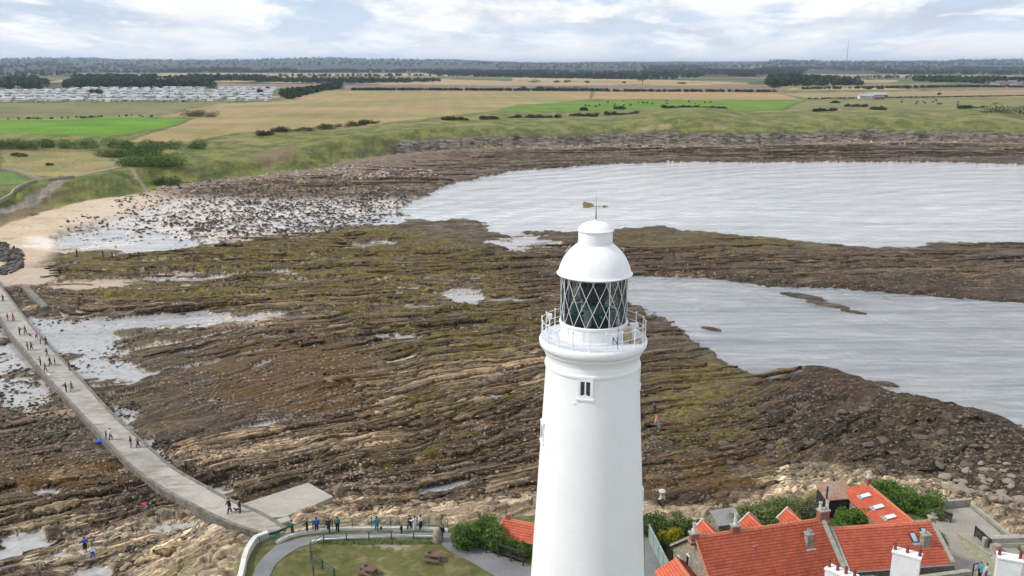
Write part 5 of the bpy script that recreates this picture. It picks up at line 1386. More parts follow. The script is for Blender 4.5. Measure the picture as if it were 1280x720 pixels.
_cc = np.array([((a[0] + b[0]) / 2, (a[1] + b[1]) / 2, z) for a, b, z in zip(cwl, cwr, CW_Z)]); _cc = np.concatenate([_cc[:-1][:, None] * (1 - np.linspace(0, 1, 12, endpoint=False))[None, :, None] + _cc[1:][:, None] * np.linspace(0, 1, 12, endpoint=False)[None, :, None]]).reshape(-1, 3)
for _ in range(8): _cc[1:-1] = _cc[1:-1] * .5 + (_cc[:-2] + _cc[2:]) * .25
def cz(px, py):
    """height of the causeway deck under a photo point"""
    z = 1.6
    for _ in range(5):
        x, y = G(px, py, z); k = int(np.argmin((_cc[:, 0] - x) ** 2 + (_cc[:, 1] - y) ** 2)); z = float(_cc[k, 2])
    return z + .05
CWPEOPLE = [  # px, py(feet), pose, top, legs, label
    (4, 377, 0, 'navy', 'black', 'person in dark clothes farthest up the causeway, at the left edge of the photo'),
    (10, 401, 1, 'black', 'jeans', 'person in black beside a companion in red, near the shore end of the causeway'),
    (17, 401, 0, 'red', 'black', 'person in red jacket near the shore end of the causeway'),
    (25, 419, 3, 'black', 'black', 'person in black at the left of a close group on the upper causeway'),
    (32, 417, 0, 'brown', 'black', 'person in brown at the right of a close group on the upper causeway'),
    (46, 424, 2, 'pink', 'jeans', 'person in pink walking along the right-hand edge of the causeway'),
    (51, 430, 1, 'blue', 'black', 'small person in blue at the right edge of the causeway beside the white pool'),
    (58, 431, 0, 'black', 'black', 'person in black just behind the small one in blue, beside the white pool'),
    (35, 438, 1, 'purple', 'black', 'person in purple walking left of one in dark red, mid causeway'),
    (39.5, 437, 0, 'red', 'black', 'person in dark red top with a companion in purple, mid causeway'),
    (59, 446, 0, 'black', 'grey', 'lone person in black right of the pair in purple and red, mid causeway'),
    (51, 457, 3, 'grey', 'black', 'person in grey stooping a little on the left side of the causeway'),
    (57, 465, 2, 'brown', 'jeans', 'person in brown by the left kerb of the causeway above the white dog'),
    (63, 457, 0, 'black', 'black', 'taller person in black walking in the middle of the causeway with one in navy'),
    (69, 456, 1, 'navy', 'black', 'shorter person in navy right of a taller one in black on the causeway'),
    (87, 463, 1, 'black', 'brown', 'person in black standing at the right edge of the causeway below the white pool'),
    (83, 490, 3, 'black', 'black', 'broad person in black bending forward, left of one in grey on the causeway'),
    (90, 488, 0, 'grey', 'black', 'person in grey walking right of one in black who bends forward'),
    (133, 549, 1, 'navy', 'black', 'short person in navy beside a companion in white, lower causeway'),
    (138.5, 549, 0, 'white', 'black', 'person in white top and black trousers on the lower causeway'),
    (164, 559, 1, 'black', 'grey', 'person in black coat walking with one in grey and a white dog'),
    (172.5, 559, 0, 'grey', 'black', 'person in grey coat walking next to the white dog on the causeway'),
    (287, 641, 0, 'black', 'black', 'tallest person in long black coat walking where the slipway meets the causeway'),
    (300, 641, 1, 'black', 'black', 'person in black standing beside the small dark dog at the slipway'),
]
for i, (a, b, ps, t, l, lb) in enumerate(CWPEOPLE):
    person(a, b, cz(a, b), ps, t, l, lb, rz=(2.2 if i % 3 else -.9), sc=(.72 if lb.startswith(('small', 'short')) else (1.12 if 'tallest' in lb else 1.)), hair=HAIRF if i % 4 == 1 else HAIRD, group=GC)
PR = [(365, 668, 3, 'green', 'black', 'person in dark green leaning over the railing at the left end of the promenade', 2),
      (384, 666, 3, 'black', 'black', 'person in black leaning on the promenade railing left of one in blue', 2),
      (396, 665, 1, 'blue', 'navy', 'person in bright blue jacket at the promenade railing', .5),
      (411, 665, 0, 'black', 'black', 'person in black on the promenade right of one in bright blue', 0),
      (422, 664, 1, 'green', 'black', 'person in dark green standing at the promenade railing right of one in black', 0),
      (471, 664, 1, 'teal', 'teal', 'woman in long teal coat alone on the promenade', .4),
      (476.5, 665, 5, 'cream', 'brown', 'small child in cream beside the woman in teal', .4),
      (502, 667, 1, 'black', 'black', 'child in black in front of the group of three at the railing', 1.),
      (512, 662, 0, 'navy', 'black', 'person in navy at the left of the group of three on the promenade', 1.2),
      (518.5, 663, 3, 'white', 'white', 'person all in white in the middle of the group of three', 1.2),
      (526, 662, 1, 'white', 'black', 'person in white top and black trousers at the right of the group of three', 1.),
      (552.5, 674, 0, 'black', 'brown', 'person in black coat beside the standing stone at the path corner', 2.6)]
for a, b, ps, t, l, lb, rz in PR:
    person(a, b, 5.05, ps, t, l, lb, rz=rz, sc=.62 if 'child' in lb else 1.0, group='visitors on the promenade')
person(184, 641, -1, 4, 'red', 'grey', 'person in red bending down on the rocks below the causeway', rz=1.2)
person(107, 689, -1, 5, 'blue', 'black', 'person in bright blue standing on the rock ledge above the pool', rz=.3)
person(105, 703, -1, 5, 'white', 'grey', 'person in white top with grey shorts, left of two at the pool edge', rz=2.8, hair=HAIRF)
person(117, 702, -1, 2, 'white', 'blue', 'person in white top with blue shorts, right of two at the pool edge', rz=-2.8)
person(818, 516, -1, 0, 'purple', 'black', 'person in purple on the seaweed right of the tower', rz=.5)
person(820.5, 530, -1, 2, 'orange', 'cream', 'person in orange top on the seaweed right of the tower', rz=2.)
person(1224, 722, 5.05, 1, 'turq', 'black', 'person in turquoise top beside the notice board', rz=1.8)
person(1231.5, 724, 5.05, 1, 'white', 'jeans', 'person in white shirt right of one in turquoise', rz=1.)
person(18, 314, -1, 1, 'black', 'black', 'person in black on the sand by the dark rock heap', rz=1.)
person(75, 343, -1, 1, 'navy', 'black', 'left person of a distant pair on the wet sand', rz=1., group='distant pair on the sand')
person(81, 343, -1, 1, 'grey', 'black', 'right person of a distant pair on the wet sand', rz=2., group='distant pair on the sand')
person(75.5, 224, -1, 0, 'navy', 'black', 'left one of two walkers on the clifftop path', rz=1.)
person(79, 224, -1, 0, 'brown', 'black', 'right one of two walkers on the clifftop path', rz=1.)

# ---- dogs
def dog(px, py, z, col, label, sc=1., rz=0.):
    me = bpy.data.meshes.new('dog'); V_ = [(0, 0, .42), (0, .3, .44), (0, .42, .56), (0, .50, .64), (0, .62, .60), (0, -.25, .44), (0, -.42, .58)]
    E = [(0, 1), (1, 2), (2, 3), (3, 4), (0, 5), (5, 6)]; Rr = [.12, .13, .075, .08, .035, .11, .022]
    for s in (-1, 1):
        k = len(V_); V_ += [(s * .09, .30, .26), (s * .09, .31, .03), (s * .09, -.24, .30), (s * .09, -.33, .18), (s * .09, -.28, .03), (s * .05, .46, .74)]
        E += [(1, k), (k, k + 1), (5, k + 2), (k + 2, k + 3), (k + 3, k + 4), (3, k + 5)]; Rr += [.04, .025, .06, .028, .025, .022]
    me.from_pydata(V_, E, []); o = bpy.data.objects.new('dog', me); C.objects.link(o); o.modifiers.new('skin', 'SKIN')
    for i, r in enumerate(Rr): me.skin_vertices[0].data[i].radius = (r, r); me.skin_vertices[0].data[i].use_root = (i == 0)
    o.modifiers.new('sub', 'SUBSURF').levels = 1
    dg = bpy.context.evaluated_depsgraph_get(); dg.update(); m2 = bpy.data.meshes.new_from_object(o.evaluated_get(dg)); bpy.data.objects.remove(o)
    m2.materials.clear(); m2.materials.append(col)
    o = bpy.data.objects.new('dog', m2); C.objects.link(o); x, y = G(px, py, z); o.location = (x, y, z); o.rotation_euler = (0, 0, rz); o.scale = (sc,) * 3
    return tag(o, label, 'dog')
dog(168.5, 567, cz(168.5, 567), CL['white'], 'white dog walking with two people in black and grey', .9, 2.2)
dog(62, 471, cz(62, 471), CL['white'], 'white dog at the left kerb of the causeway', .9, 1.)
dog(38, 421, cz(38, 421), CL['black'], 'black dog on the upper causeway right of a close group', .9, 1.)
dog(298, 640, cz(298, 640), CL['black'], 'small dark dog between the two people in black at the slipway', .9, 2.)
# ================================================================ VEGETATION
M_leaf = attr_mat('leaves', rough=.75, fine=3., amt=.2, bump=0, fol=True)
BARK = mat('bark', (.12, .09, .065), rough=.95, var=.4, scale=6., bump=.5)
def leaf_quads(P, size, colr, up=.35):
    n = len(P); a = rng.normal(size=(n, 3)); a /= np.linalg.norm(a, axis=1)[:, None]; b = rng.normal(size=(n, 3)); b[:, 2] *= (1 - up)
    b -= a * (a * b).sum(1)[:, None]; b /= np.linalg.norm(b, axis=1)[:, None] + 1e-9
    s = (size * (.6 + .8 * rng.random(n)))[:, None]
    V_ = np.stack([P - a * s * .5, P + b * s * .32, P + a * s * .5, P - b * s * .32], 1).reshape(-1, 3)
    return V_, np.arange(4 * n).reshape(n, 4), np.repeat(colr, 4, 0)
def crown_pts(lobes, n):
    w_ = np.array([l[3] * l[4] * l[5] for l in lobes]) ** .75; w_ /= w_.sum()
    k = rng.choice(len(lobes), n, p=w_); L = np.array(lobes)[k]
    d = rng.normal(size=(n, 3)); d /= np.linalg.norm(d, axis=1)[:, None]
    r = rng.random(n) ** .35
    bump_ = 1 + .28 * noise(d[:, 0] * 2.5 + k * 3.1, d[:, 1] * 2.5 + d[:, 2] * 2.)
    return L[:, :3] + d * L[:, 3:6] * (r * bump_)[:, None], k
def foliage(name, lobes, n, size, ca, cb, parent=None, M=None):
    P, k = crown_pts(lobes, n); k = k[P[:, 2] > .02]; P = P[P[:, 2] > .02]
    t = np.clip(.5 + .9 * noise(P[:, 0] / (size * 5) + 3, P[:, 1] / (size * 5) + P[:, 2] / (size * 4)) + rng.normal(size=len(P)) * .18 + (_r1[(k[:len(P)] * 7) % 256] - .5) * .5, 0, 1)[:, None]
    c = np.array(ca) * (1 - t) + np.array(cb) * t
    V_, F_, c4 = leaf_quads(P, size, c)
    return np_mesh(name, V_, F_, M_leaf, parent, col=c4 * .72)
def shrub(name, x, y, z, w, d, hh, n, size, ca, cb, label, cat, rz=0., nl=9, group=None):
    o = empty(name, (x, y, z), rz, label, cat, group); lobes = []
    if w > 7: nl = int(nl * (2.2 if n > 1500 else 1.3))
    for i in range(nl):
        u = (i + .5) / nl - .5; 
        lx = u * w * .9 + random.uniform(-.06, .06) * w; ly = random.uniform(-.32, .32) * d; hs_ = hh * (random.uniform(.75, 1.1) if w < 7 else random.uniform(.45, 1.15))
        lobes.append((lx, ly, hs_ * .48, max(w / nl * .9, d * .32), d * random.uniform(.32, .48), hs_ * .52))
    foliage('foliage', lobes, n, size, ca, cb, o)
    mb = MB()
    for l in lobes[::2]: mb.tube((l[0], l[1], -.1), (l[0] + .1, l[1], l[2] + .3 * l[5]), .06 * (hh / 2), .02, 6); mb.tube((l[0], l[1], .3), (l[0] - l[3] * .5, l[1] - l[4] * .3, l[2]), .03 * hh / 2, .01, 5)
    mb.build('stem', BARK, o)
    return o
HG = ((.055, .12, .022), (.15, .26, .05)); HG2 = ((.05, .095, .025), (.16, .21, .06)); GR = ((.10, .16, .04), (.24, .29, .10))
def at(px, py, z=5.): return G(px, py, z)
# big round bush left of the tower
x, y = at(598, 681); shrub('bush', x, y, 5, 4.4, 3.8, 3.0, 15000, .17, *HG, 'big round bright green bush beside the red-roofed shelter', 'bush', 0, 6)
x, y = at(636, 691); shrub('hedge', x, y, 5, 5.8, 1.8, 1.9, 11000, .15, *HG, 'hedge trained over the dark timber bench shelter left of the tower', 'hedge', math.radians(-32), 8)
x, y = at(842, 670); shrub('hedge', x, y, 5, 8.5, 3.2, 2.0, 16000, .18, *HG2, 'loose hedge between the green fence and the long cottage gable', 'hedge', math.radians(-20), 9)
x, y = at(838, 680); shrub('shrub', x, y, 5, 2.6, 1.8, 2.2, 4500, .14, (.20, .22, .02), (.48, .42, .03), 'yellow-flowering shrub in the hedge by the green fence', 'shrub', 0, 4)
x, y = at(958, 656); shrub('hedge', x, y, 5, 9.5, 4.2, 2.3, 22000, .19, *GR, 'tall pale green hedge behind the rear gables of the long cottage', 'hedge', math.radians(12), 10)
x, y = at(1006, 650); shrub('shrub', x, y, 5, 3.2, 3.0, 2.4, 6000, .15, (.10, .10, .06), (.20, .20, .11), 'twiggy grey-green shrub beside the black shed', 'shrub', 0, 4)
x, y = at(1065, 661); shrub('bush', x, y, 5, 3.6, 2.8, 2.6, 12000, .18, (.06, .14, .02), (.20, .33, .06), 'leafy green bush in the courtyard between the red roofs', 'bush', 0, 5)
x, y = at(1128, 634); shrub('hedge', x, y, 5, 7.6, 4.2, 2.3, 22000, .18, (.06, .13, .025), (.17, .29, .06), 'thick green hedge between the skylight wing and the rocks', 'hedge', math.radians(-28), 8)
x, y = at(1172, 648); shrub('shrub', x, y, 5, 2.2, 1.4, 1.1, 3000, .13, *GR, 'small pale shrub at the corner of the concrete yard', 'shrub', .3, 3)
# mainland scrub above the beach
def scrub(px, py, z, w, d, hh, n, label, ca=(.055, .10, .025), cb=(.18, .26, .06), rz=0., size=.5, nl=7, grp='scrub on the clifftop'):
    x, y = G(px, py, z); gz = ground(x, y)
    return shrub('scrub', x, y, gz - .4, w, d, hh, int(n * 2.6), size, ca, cb, label, 'bush', rz, nl, grp)
scrub(192, 197, 12, 30, 16, 6, 4200, 'bright green bush clump nearest the beach, at the top of the bank', cb=(.20, .32, .06))
scrub(164, 188, 12, 30, 16, 6, 3400, 'dark green bush clump behind and left of the bright one', rz=.2)
scrub(198, 180, 12, 60, 16, 5.5, 4200, 'long bush clump farthest back in the scrub above the beach', rz=-.05)
scrub(207, 206, 11, 12, 8, 4., 1000, 'small bush at the right foot of the scrub clump', cb=(.12, .2, .05))
scrub(60, 180, 12, 70, 14, 4.6, 4200, 'long dark hedge clump beside the yellow field at the left')
scrub(8, 183, 12, 34, 16, 5.5, 2600, 'dark bushes at the left edge of the photo', ca=(.035, .065, .02))
scrub(24, 190, 12, 7, 6, 3.2, 700, 'single round dark bush in front of the left hedge clump', nl=2)
scrub(60, 198, 12, 3, 3, 2, 200, 'tiny bush in the yellow field', nl=2); 
scrub(250, 147, 12, 26, 14, 6, 2000, 'round dark thicket on the field track beyond the green field', ca=(.035, .06, .02), cb=(.09, .13, .04))
for i, (a, b, w_, dd_) in enumerate([(331, 165, 10, 6), (349, 162, 12, 6), (372, 160, 26, 8), (398, 158, 30, 8), (424, 156, 30, 8), (446, 155, 14, 6), (461, 154, 14, 7)]):
    scrub(a, b + .5, 12, w_, dd_, 4, 900, ['leftmost small bush of the dark row across the headland', 'second small bush of the dark row across the headland', 'third bush, long and low, of the dark row across the headland', 'middle long bush of the dark headland row', 'longest dark bush right of the middle of the headland row', 'short dark bush near the right end of the headland row', 'last rounded bush at the right end of the headland row'][i], ca=(.035, .05, .02), cb=(.08, .11, .04), grp='row of dark bushes across the headland', nl=5)
for i, (a, b, w_, lab_) in enumerate([(570, 150, 20, 'low dark bush at the left of the field-edge hedge by the far green field'), (612, 148.5, 16, 'low dark bush right of the first in the hedge by the far green field'), (667, 146.5, 42, 'long low hedge left of the grassy mound'), (730, 144.5, 22, 'short low hedge left of the grassy mound'), (780, 143, 34, 'low hedge directly left of the grassy mound'), (774, 137, 9, 'dark bush standing in the lower edge of the far green field'), (730, 138, 5, 'tiny dark bush in the far green field'), (845, 142, 26, 'dark scrub on top of the left half of the grassy mound'), (875, 139.5, 40, 'dark scrub on top of the right half of the grassy mound'), (902, 137.5, 8, 'dark bush on the right shoulder of the grassy mound'), (1030, 142, 22, 'dark bush on the near edge of the pasture'), (1097, 141, 12, 'dark bush at the right of the low knoll'), (1044, 128.5, 8, 'small dark bush in the pasture left of the farm'), (1070, 135, 22, 'low scrub on the knoll'), (1212, 139, 24, 'green scrub left of the dark outcrop at the right'), (1262, 146, 60, 'dark outcrop of scrub at the right edge of the headland')]):
    scrub(a, b, 13, w_, 8 if w_ < 60 else 20, 3.2 if w_ < 60 else 9, 700, lab_, ca=(.035, .05, .022), cb=(.085, .11, .045), grp='scrub along the right-hand headland', nl=5, size=1.)

# ---- trees
def tree(px, py, z, w, hh, label, ca=(.03, .055, .018), cb=(.08, .12, .035), n=500, group=None, size=1.3):
    x, y = G(px, py, z); gz = ground(x, y); o = empty('tree', (x, y, gz), random.uniform(0, 6), label, 'tree', group)
    mb = MB(); mb.tube((0, 0, -.3), (.1, .05, hh * .55), hh * .035, hh * .018, 7)
    for k in range(5):
        t = k * 1.26; mb.tube((.05, 0, hh * (.3 + .04 * k)), (w * .3 * math.cos(t), w * .3 * math.sin(t), hh * (.55 + .05 * k)), hh * .014, hh * .005, 5)
    mb.build('trunk', BARK, o); lobes = [(0, 0, hh * .66, w * .33, w * .33, hh * .33)]
    for k in range(6):
        t = k * 1.05 + random.random(); lobes.append((w * .26 * math.cos(t), w * .26 * math.sin(t), hh * random.uniform(.42, .72), w * .24, w * .24, hh * .2))
    foliage('crown', lobes, n, size, ca, cb, o); return o
G3 = 'single trees scattered over the far fields'
TL = [(116, 119, 11, 9, 'left of two dark trees among the caravans'), (124, 119, 13, 9.5, 'right of two dark trees among the caravans'),
      (266, 113, 22, 9, 'broad tree at the right end of the long dark wood'), (325, 118, 11, 9, 'dark tree at the right end of the caravan park'), (335, 113, 9, 7, 'smaller tree behind the right end of the caravan park'),
      (353, 116, 10, 7, 'tree where the caravans meet the tree belt'), (516, 103.5, 22, 8, 'lone tree in the pale far stubble field'), (463, 100, 16, 14, 'left tree of the far group of three'), (473, 99, 18, 16, 'middle tree of the far group of three'), (490, 99, 22, 12, 'right tree of the far group of three'),
      (668, 105, 34, 10, 'wide tree left in the far pale field'), (696, 104.5, 18, 8, 'small tree in the far pale field'), (709, 104.5, 20, 9, 'second small tree in the far pale field'), (734, 105, 14, 8, 'small tree just right of the far pale field trees'), (803, 105.5, 32, 20, 'big dark tree between the far fields'), (780, 105, 14, 6, 'low tree left of the big dark one'), (852, 106, 24, 6, 'low wide tree right of the big dark one'),
      (655, 113, 12, 7, 'dark tree on the hedge line of the brown field'), (692, 113.5, 60, 8, 'wide tree clump on the hedge line of the brown field'), (716, 114, 70, 9, 'largest tree clump on the hedge line of the brown field'), (675, 113.5, 16, 8, 'small tree on the hedge line of the brown field'),
      (1084, 113, 16, 6, 'left tree on the edge of the pale strip field'), (1100, 113, 14, 7, 'middle tree on the edge of the pale strip field'), (1133, 112, 16, 8, 'right tree on the edge of the pale strip field'), (1238, 108, 18, 13, 'tree in front of the village at the right'), (1205, 110, 8, 6, 'small tree left of the village'), (1174, 119.5, 6, 4, 'small bush-like tree at the right end of the pale strip field'),
      (968, 112.5, 26, 9, 'dark tree at the left end of the pasture strip'), (1215, 104, 40, 14, 'tree group left of the village'), (1195, 105, 34, 16, 'tree group behind the pasture strip'), (1150, 103, 22, 14, 'round tree beyond the pasture strip'), (1162, 104, 22, 14, 'second round tree beyond the pasture strip')]
for a, b, w_, hh, lb in TL: tree(a, b, 13, w_, hh, lb, group=G3)

def wood(name, polys, label, count, hh=12., ca=(.028, .055, .022), cb=(.06, .095, .035), size=2.6, per=46, z=13.):
    """a far wood that reads as one mass"""
    PP = []; 
    for poly, k in polys:
        W_ = np.array(GP(poly, z)); x0, y0 = W_.min(0); x1, y1 = W_.max(0); got = 0; tries = 0
        while got < k and tries < 60:
            X_ = rng.uniform(x0, x1, 4000); Y_ = rng.uniform(y0, y1, 4000); d_ = sdist(X_.astype(np.float32), Y_.astype(np.float32), W_, 1.)
            ok = (d_ > 0) & ((count < 600) | (fbm(X_ / 260, Y_ / 500, 3, .6, 5) > -.02)); take = np.stack([X_[ok], Y_[ok]], 1)[:k - got]; PP.append(take); got += len(take); tries += 1
    PP = np.concatenate(PP); gz = ground_v(PP[:, 0], PP[:, 1]); n = len(PP)
    r = rng.uniform(.32, .62, n) * hh; hs_ = rng.uniform(.7, 1.15, n) * hh
    tt = np.clip(rng.normal(.45, .3, n), 0, 1)
    d = rng.normal(size=(n, per, 3)); d /= np.linalg.norm(d, axis=2)[..., None]; d[..., 2] = d[..., 2] * .9
    P = np.stack([PP[:, 0, None] + d[..., 0] * r[:, None], PP[:, 1, None] + d[..., 1] * r[:, None], gz[:, None] + hs_[:, None] * .52 + d[..., 2] * hs_[:, None] * .5], -1).reshape(-1, 3)
    c = np.array(ca) * (1 - tt[:, None]) + np.array(cb) * tt[:, None]; c = np.repeat(c, per, 0) * (.75 + .5 * rng.random(n * per))[:, None]
    s_ = np.repeat(r, per) * .75
    a = rng.normal(size=P.shape); a /= np.linalg.norm(a, axis=1)[:, None]; b = rng.normal(size=P.shape); b -= a * (a * b).sum(1)[:, None]; b /= np.linalg.norm(b, axis=1)[:, None]
    V_ = np.stack([P - a * s_[:, None] * .5, P + b * s_[:, None] * .45, P + a * s_[:, None] * .5, P - b * s_[:, None] * .45], 1).reshape(-1, 3)
    o = np_mesh(name, V_, np.arange(len(V_)).reshape(-1, 4), M_leaf, col=np.repeat(c, 4, 0) * .7)
    return tag(o, label, 'wood', kind='stuff')
wood('wood', [([(-200, 100), (0, 99), (40, 97), (66, 104), (62, 111), (0, 114), (-200, 116)], 420)], 'dark wood at the left edge beside the caravan park', 420, 11)
wood('wood', [([(82, 105), (120, 104), (262, 105), (270, 110), (160, 111), (80, 110)], 460)], 'long dark green wood behind the caravan park', 460, 11)
wood('tree_belt', [([(354, 124), (350, 118), (395, 112), (418, 107.5), (427, 107), (424, 111), (380, 119), (362, 125)], 170)], 'diagonal tree belt at the right end of the caravan park', 170, 8, cb=(.07, .12, .035))
wood('hedgerow', [([(440, 112.4), (760, 113.4), (760, 114), (440, 113)], 460), ([(760, 114.2), (970, 115), (970, 115.4), (760, 114.6)], 160)], 'thin dark hedgerow along the brown field', 230, 4.)
wood('hedgerow', [([(320, 99.5), (470, 101), (560, 101.5), (540, 103), (430, 104.5), (320, 102.5)], 330)], 'dark hedges and trees beyond the caravan tree belt', 300, 9)
wood('wood', [([(530, 92), (600, 91), (720, 94), (800, 97), (880, 99.5), (960, 101), (960, 102), (800, 100), (700, 97.5), (560, 95.5)], 800), ([(620, 90), (1000, 91), (1000, 93), (640, 93)], 500)], 'broad dark wood across the middle distance', 1200, 14)
wood('wood', [([(805, 88), (870, 88), (932, 93), (930, 97), (860, 97), (805, 95)], 520), ([(910, 91), (965, 88.5), (1010, 89), (1000, 95), (912, 96.5)], 380)], 'two dense dark woods right of the middle distance', 900, 16)
wood('wood', [([(960, 88), (1100, 87), (1250, 88), (1480, 90), (1480, 94), (1130, 93), (1080, 90)], 1500), ([(960, 98), (1020, 99.5), (1060, 104.5), (1130, 104.8), (1120, 107), (960, 108)], 330), ([(1125, 100), (1200, 100), (1280, 104), (1480, 104), (1480, 107), (1200, 105)], 360)], 'dark wooded belt below the horizon at the right', 2000, 14)
wood('wood', [([(-200, 88), (120, 87), (280, 88), (330, 90), (250, 91), (120, 92), (60, 95), (-200, 96)], 900), ([(90, 98.5), (260, 98), (330, 99), (320, 101), (150, 101.5)], 340), ([(200, 89), (700, 89.4), (700, 90.8), (560, 91), (200, 90.6)], 900)], 'distant blue-green woods below the horizon at the left', 2000, 14)

for pts_, k_, hh_, lb_ in [([(110, 97.6), (400, 98), (400, 98.6), (110, 98.2)], 90, 9, 'hedge line beyond the pale stubble strip at the left'), ([(640, 96.6), (840, 99.2), (840, 99.9), (640, 97.3)], 70, 9, 'hedge line along the far pale strip in the middle'),
    ([(965, 98), (1130, 96.8), (1260, 98.2), (1260, 98.9), (1130, 97.7), (965, 98.9)], 90, 9, 'hedge line under the pale strip at the right'), ([(1000, 111.2), (1200, 108.2), (1280, 109), (1280, 109.6), (1200, 109), (1000, 112)], 300, 4, 'hedge along the top of the pale strip field'),
    ([(1010, 123.9), (1290, 119.7), (1290, 120.1), (1010, 124.3)], 420, 1.6, 'thin hedge between the pale strip field and the pasture'), ([(0, 148), (190, 147), (190, 147.8), (0, 149)], 40, 1.6, 'thin hedge between the grey-green and bright green fields'),
    ([(300, 95.3), (620, 94.6), (620, 95.3), (300, 96.2)], 110, 9, 'tree line under the palest strip left of the middle'), ([(620, 86), (1000, 86), (1000, 88.5), (620, 89)], 420, 14, 'distant tree lines below the horizon in the middle'),
    ([(0, 83.6), (110, 83.2), (130, 85), (60, 87), (0, 87)], 300, 22, 'dark wooded hill on the horizon at the left'), ([(100, 85), (420, 84.6), (620, 85.6), (620, 87.5), (100, 87.5)], 520, 20, 'distant tree lines below the horizon at the left'), ([(960, 84.8), (1400, 84.6), (1400, 87), (960, 87)], 700, 24, 'distant dark woods on the horizon at the right')]:
    wood('hedgerow' if hh_ < 12 else 'wood', [(pts_, k_)], lb_, k_, hh_)
# ---- reeds and tall grass patches on the island
def tuft(px, py, w, d, n, lab_, ca=(.11, .17, .045), cb=(.27, .30, .12), rz=0.):
    x, y = at(px, py); P = np.stack([rng.uniform(-w / 2, w / 2, n), rng.uniform(-d / 2, d / 2, n)], 1)
    P = P[(P[:, 0] / (w / 2)) ** 2 + (P[:, 1] / (d / 2)) ** 2 < 1 + .3 * noise(P[:, 0] * 2, P[:, 1] * 2)]; n = len(P); hh = rng.uniform(.10, .32, n); a = rng.uniform(0, 2 * PI, n)
    b = np.stack([P[:, 0], P[:, 1], np.full(n, -.05)], 1); dv = np.stack([np.cos(a), np.sin(a), np.zeros(n)], 1) * .035; lean = rng.normal(size=(n, 3)) * .12; lean[:, 2] = hh
    V_ = np.stack([b - dv, b + dv, b + lean + dv * .2, b + lean - dv * .2], 1).reshape(-1, 3); t = rng.random(n)[:, None]
    o = np_mesh('long_grass', V_, np.arange(4 * n).reshape(n, 4), M_leaf, col=np.repeat(np.array(ca) * (1 - t) + np.array(cb) * t, 4, 0)); o.location = (x, y, 5); o.rotation_euler = (0, 0, rz)
    return tag(o, lab_, 'grass', kind='stuff')
tuft(470, 678, 14, 1.0, 5000, 'long grass along the promenade fence')
tuft(1150, 668, 5, 8, 16000, 'bright grass behind the cottages', (.07, .15, .03), (.18, .27, .07))
# ================================================================ CAUSEWAY AND ISLAND
def concrete(name, col, col2, stain=.5):
    m, nt, b = nodes(name)
    geo = N(nt, 'ShaderNodeNewGeometry')
    n1 = N(nt, 'ShaderNodeTexNoise', Scale=.22, Detail=8., Roughness=.65); nt.links.new(geo.outputs['Position'], n1.inputs['Vector'])
    c = mixcol(nt, col, col2, ramp(nt, n1.outputs[0], .38, .62))
    mp = N(nt, 'ShaderNodeMapping'); mp.inputs['Rotation'].default_value = (0, 0, math.radians(-40)); mp.inputs['Scale'].default_value = (.25, 1.4, 1); nt.links.new(geo.outputs['Position'], mp.inputs['Vector'])
    n3_ = N(nt, 'ShaderNodeTexNoise', Scale=.8, Detail=6., Roughness=.6); nt.links.new(mp.outputs[0], n3_.inputs['Vector'])
    c = mixcol(nt, c, tuple(v * .55 for v in col), mixcol(nt, (0, 0, 0), (stain,) * 3, ramp(nt, n3_.outputs[0], .52, .66)))
    n2 = N(nt, 'ShaderNodeTexNoise', Scale=4., Detail=8., Roughness=.7); nt.links.new(geo.outputs['Position'], n2.inputs['Vector'])
    c = mixcol(nt, c, ramp(nt, n2.outputs[0], .3, .7, (.8,) * 3, (1.12,) * 3), 1., 'MULTIPLY')
    nt.links.new(c, b.inputs['Base Color']); b.inputs['Roughness'].default_value = .8
    mr = N(nt, 'ShaderNodeMapRange'); nt.links.new(n3_.outputs[0], mr.inputs[0]); mr.inputs[1].default_value = .5; mr.inputs[2].default_value = .66; mr.inputs[3].default_value = .85; mr.inputs[4].default_value = .45; nt.links.new(mr.outputs[0], b.inputs['Roughness'])
    bp = N(nt, 'ShaderNodeBump', Strength=.3, Distance=.03); nt.links.new(n2.outputs[0], bp.inputs['Height']); nt.links.new(bp.outputs[0], b.inputs['Normal'])
    return m
CONC = concrete('causeway_concrete', (.25, .225, .19), (.38, .35, .31), .8)
CONC2 = concrete('slip_concrete', (.33, .30, .255), (.40, .365, .315), .35)
CONC3 = concrete('yard_concrete', (.25, .22, .185), (.33, .295, .25), .35)
ASPH = concrete('path_asphalt', (.15, .15, .155), (.20, .20, .205), .15)
KERB = mat('weathered_kerb', (.22, .20, .17), rough=.9, var=.35, scale=1.)

def param_line(P, Zs, step=2.0):
    P3 = np.array([(p[0], p[1], z) for p, z in zip(P, Zs)])
    n = len(P3); out = []
    for i in range(n - 1):
        for j in range(6): out.append(P3[i] * (1 - j / 6) + P3[i + 1] * j / 6)
    out.append(P3[-1]); out = np.array(out)
    for _ in range(8): out[1:-1] = out[1:-1] * .5 + (out[:-2] + out[2:]) * .25
    return out
Lc = param_line(cwl, CW_Z); Rc = param_line(cwr, CW_Z); n = len(Lc)
mb = MB(); mb.smooth = False; K_ = 7; vs = []
jr = np.random.default_rng(3)
for i in range(n):
    for k in range(K_):
        p = Lc[i] * (1 - k / (K_ - 1)) + Rc[i] * k / (K_ - 1); vs.append((p[0], p[1], p[2] + (.02 * jr.normal() if 0 < k < K_ - 1 else 0)))
fs = [(i * K_ + k, i * K_ + k + 1, (i + 1) * K_ + k + 1, (i + 1) * K_ + k) for i in range(n - 1) for k in range(K_ - 1)]
o_ = len(vs)
for i in range(n):
    for p in (Lc[i], Rc[i]): vs.append((p[0], p[1], -.6))
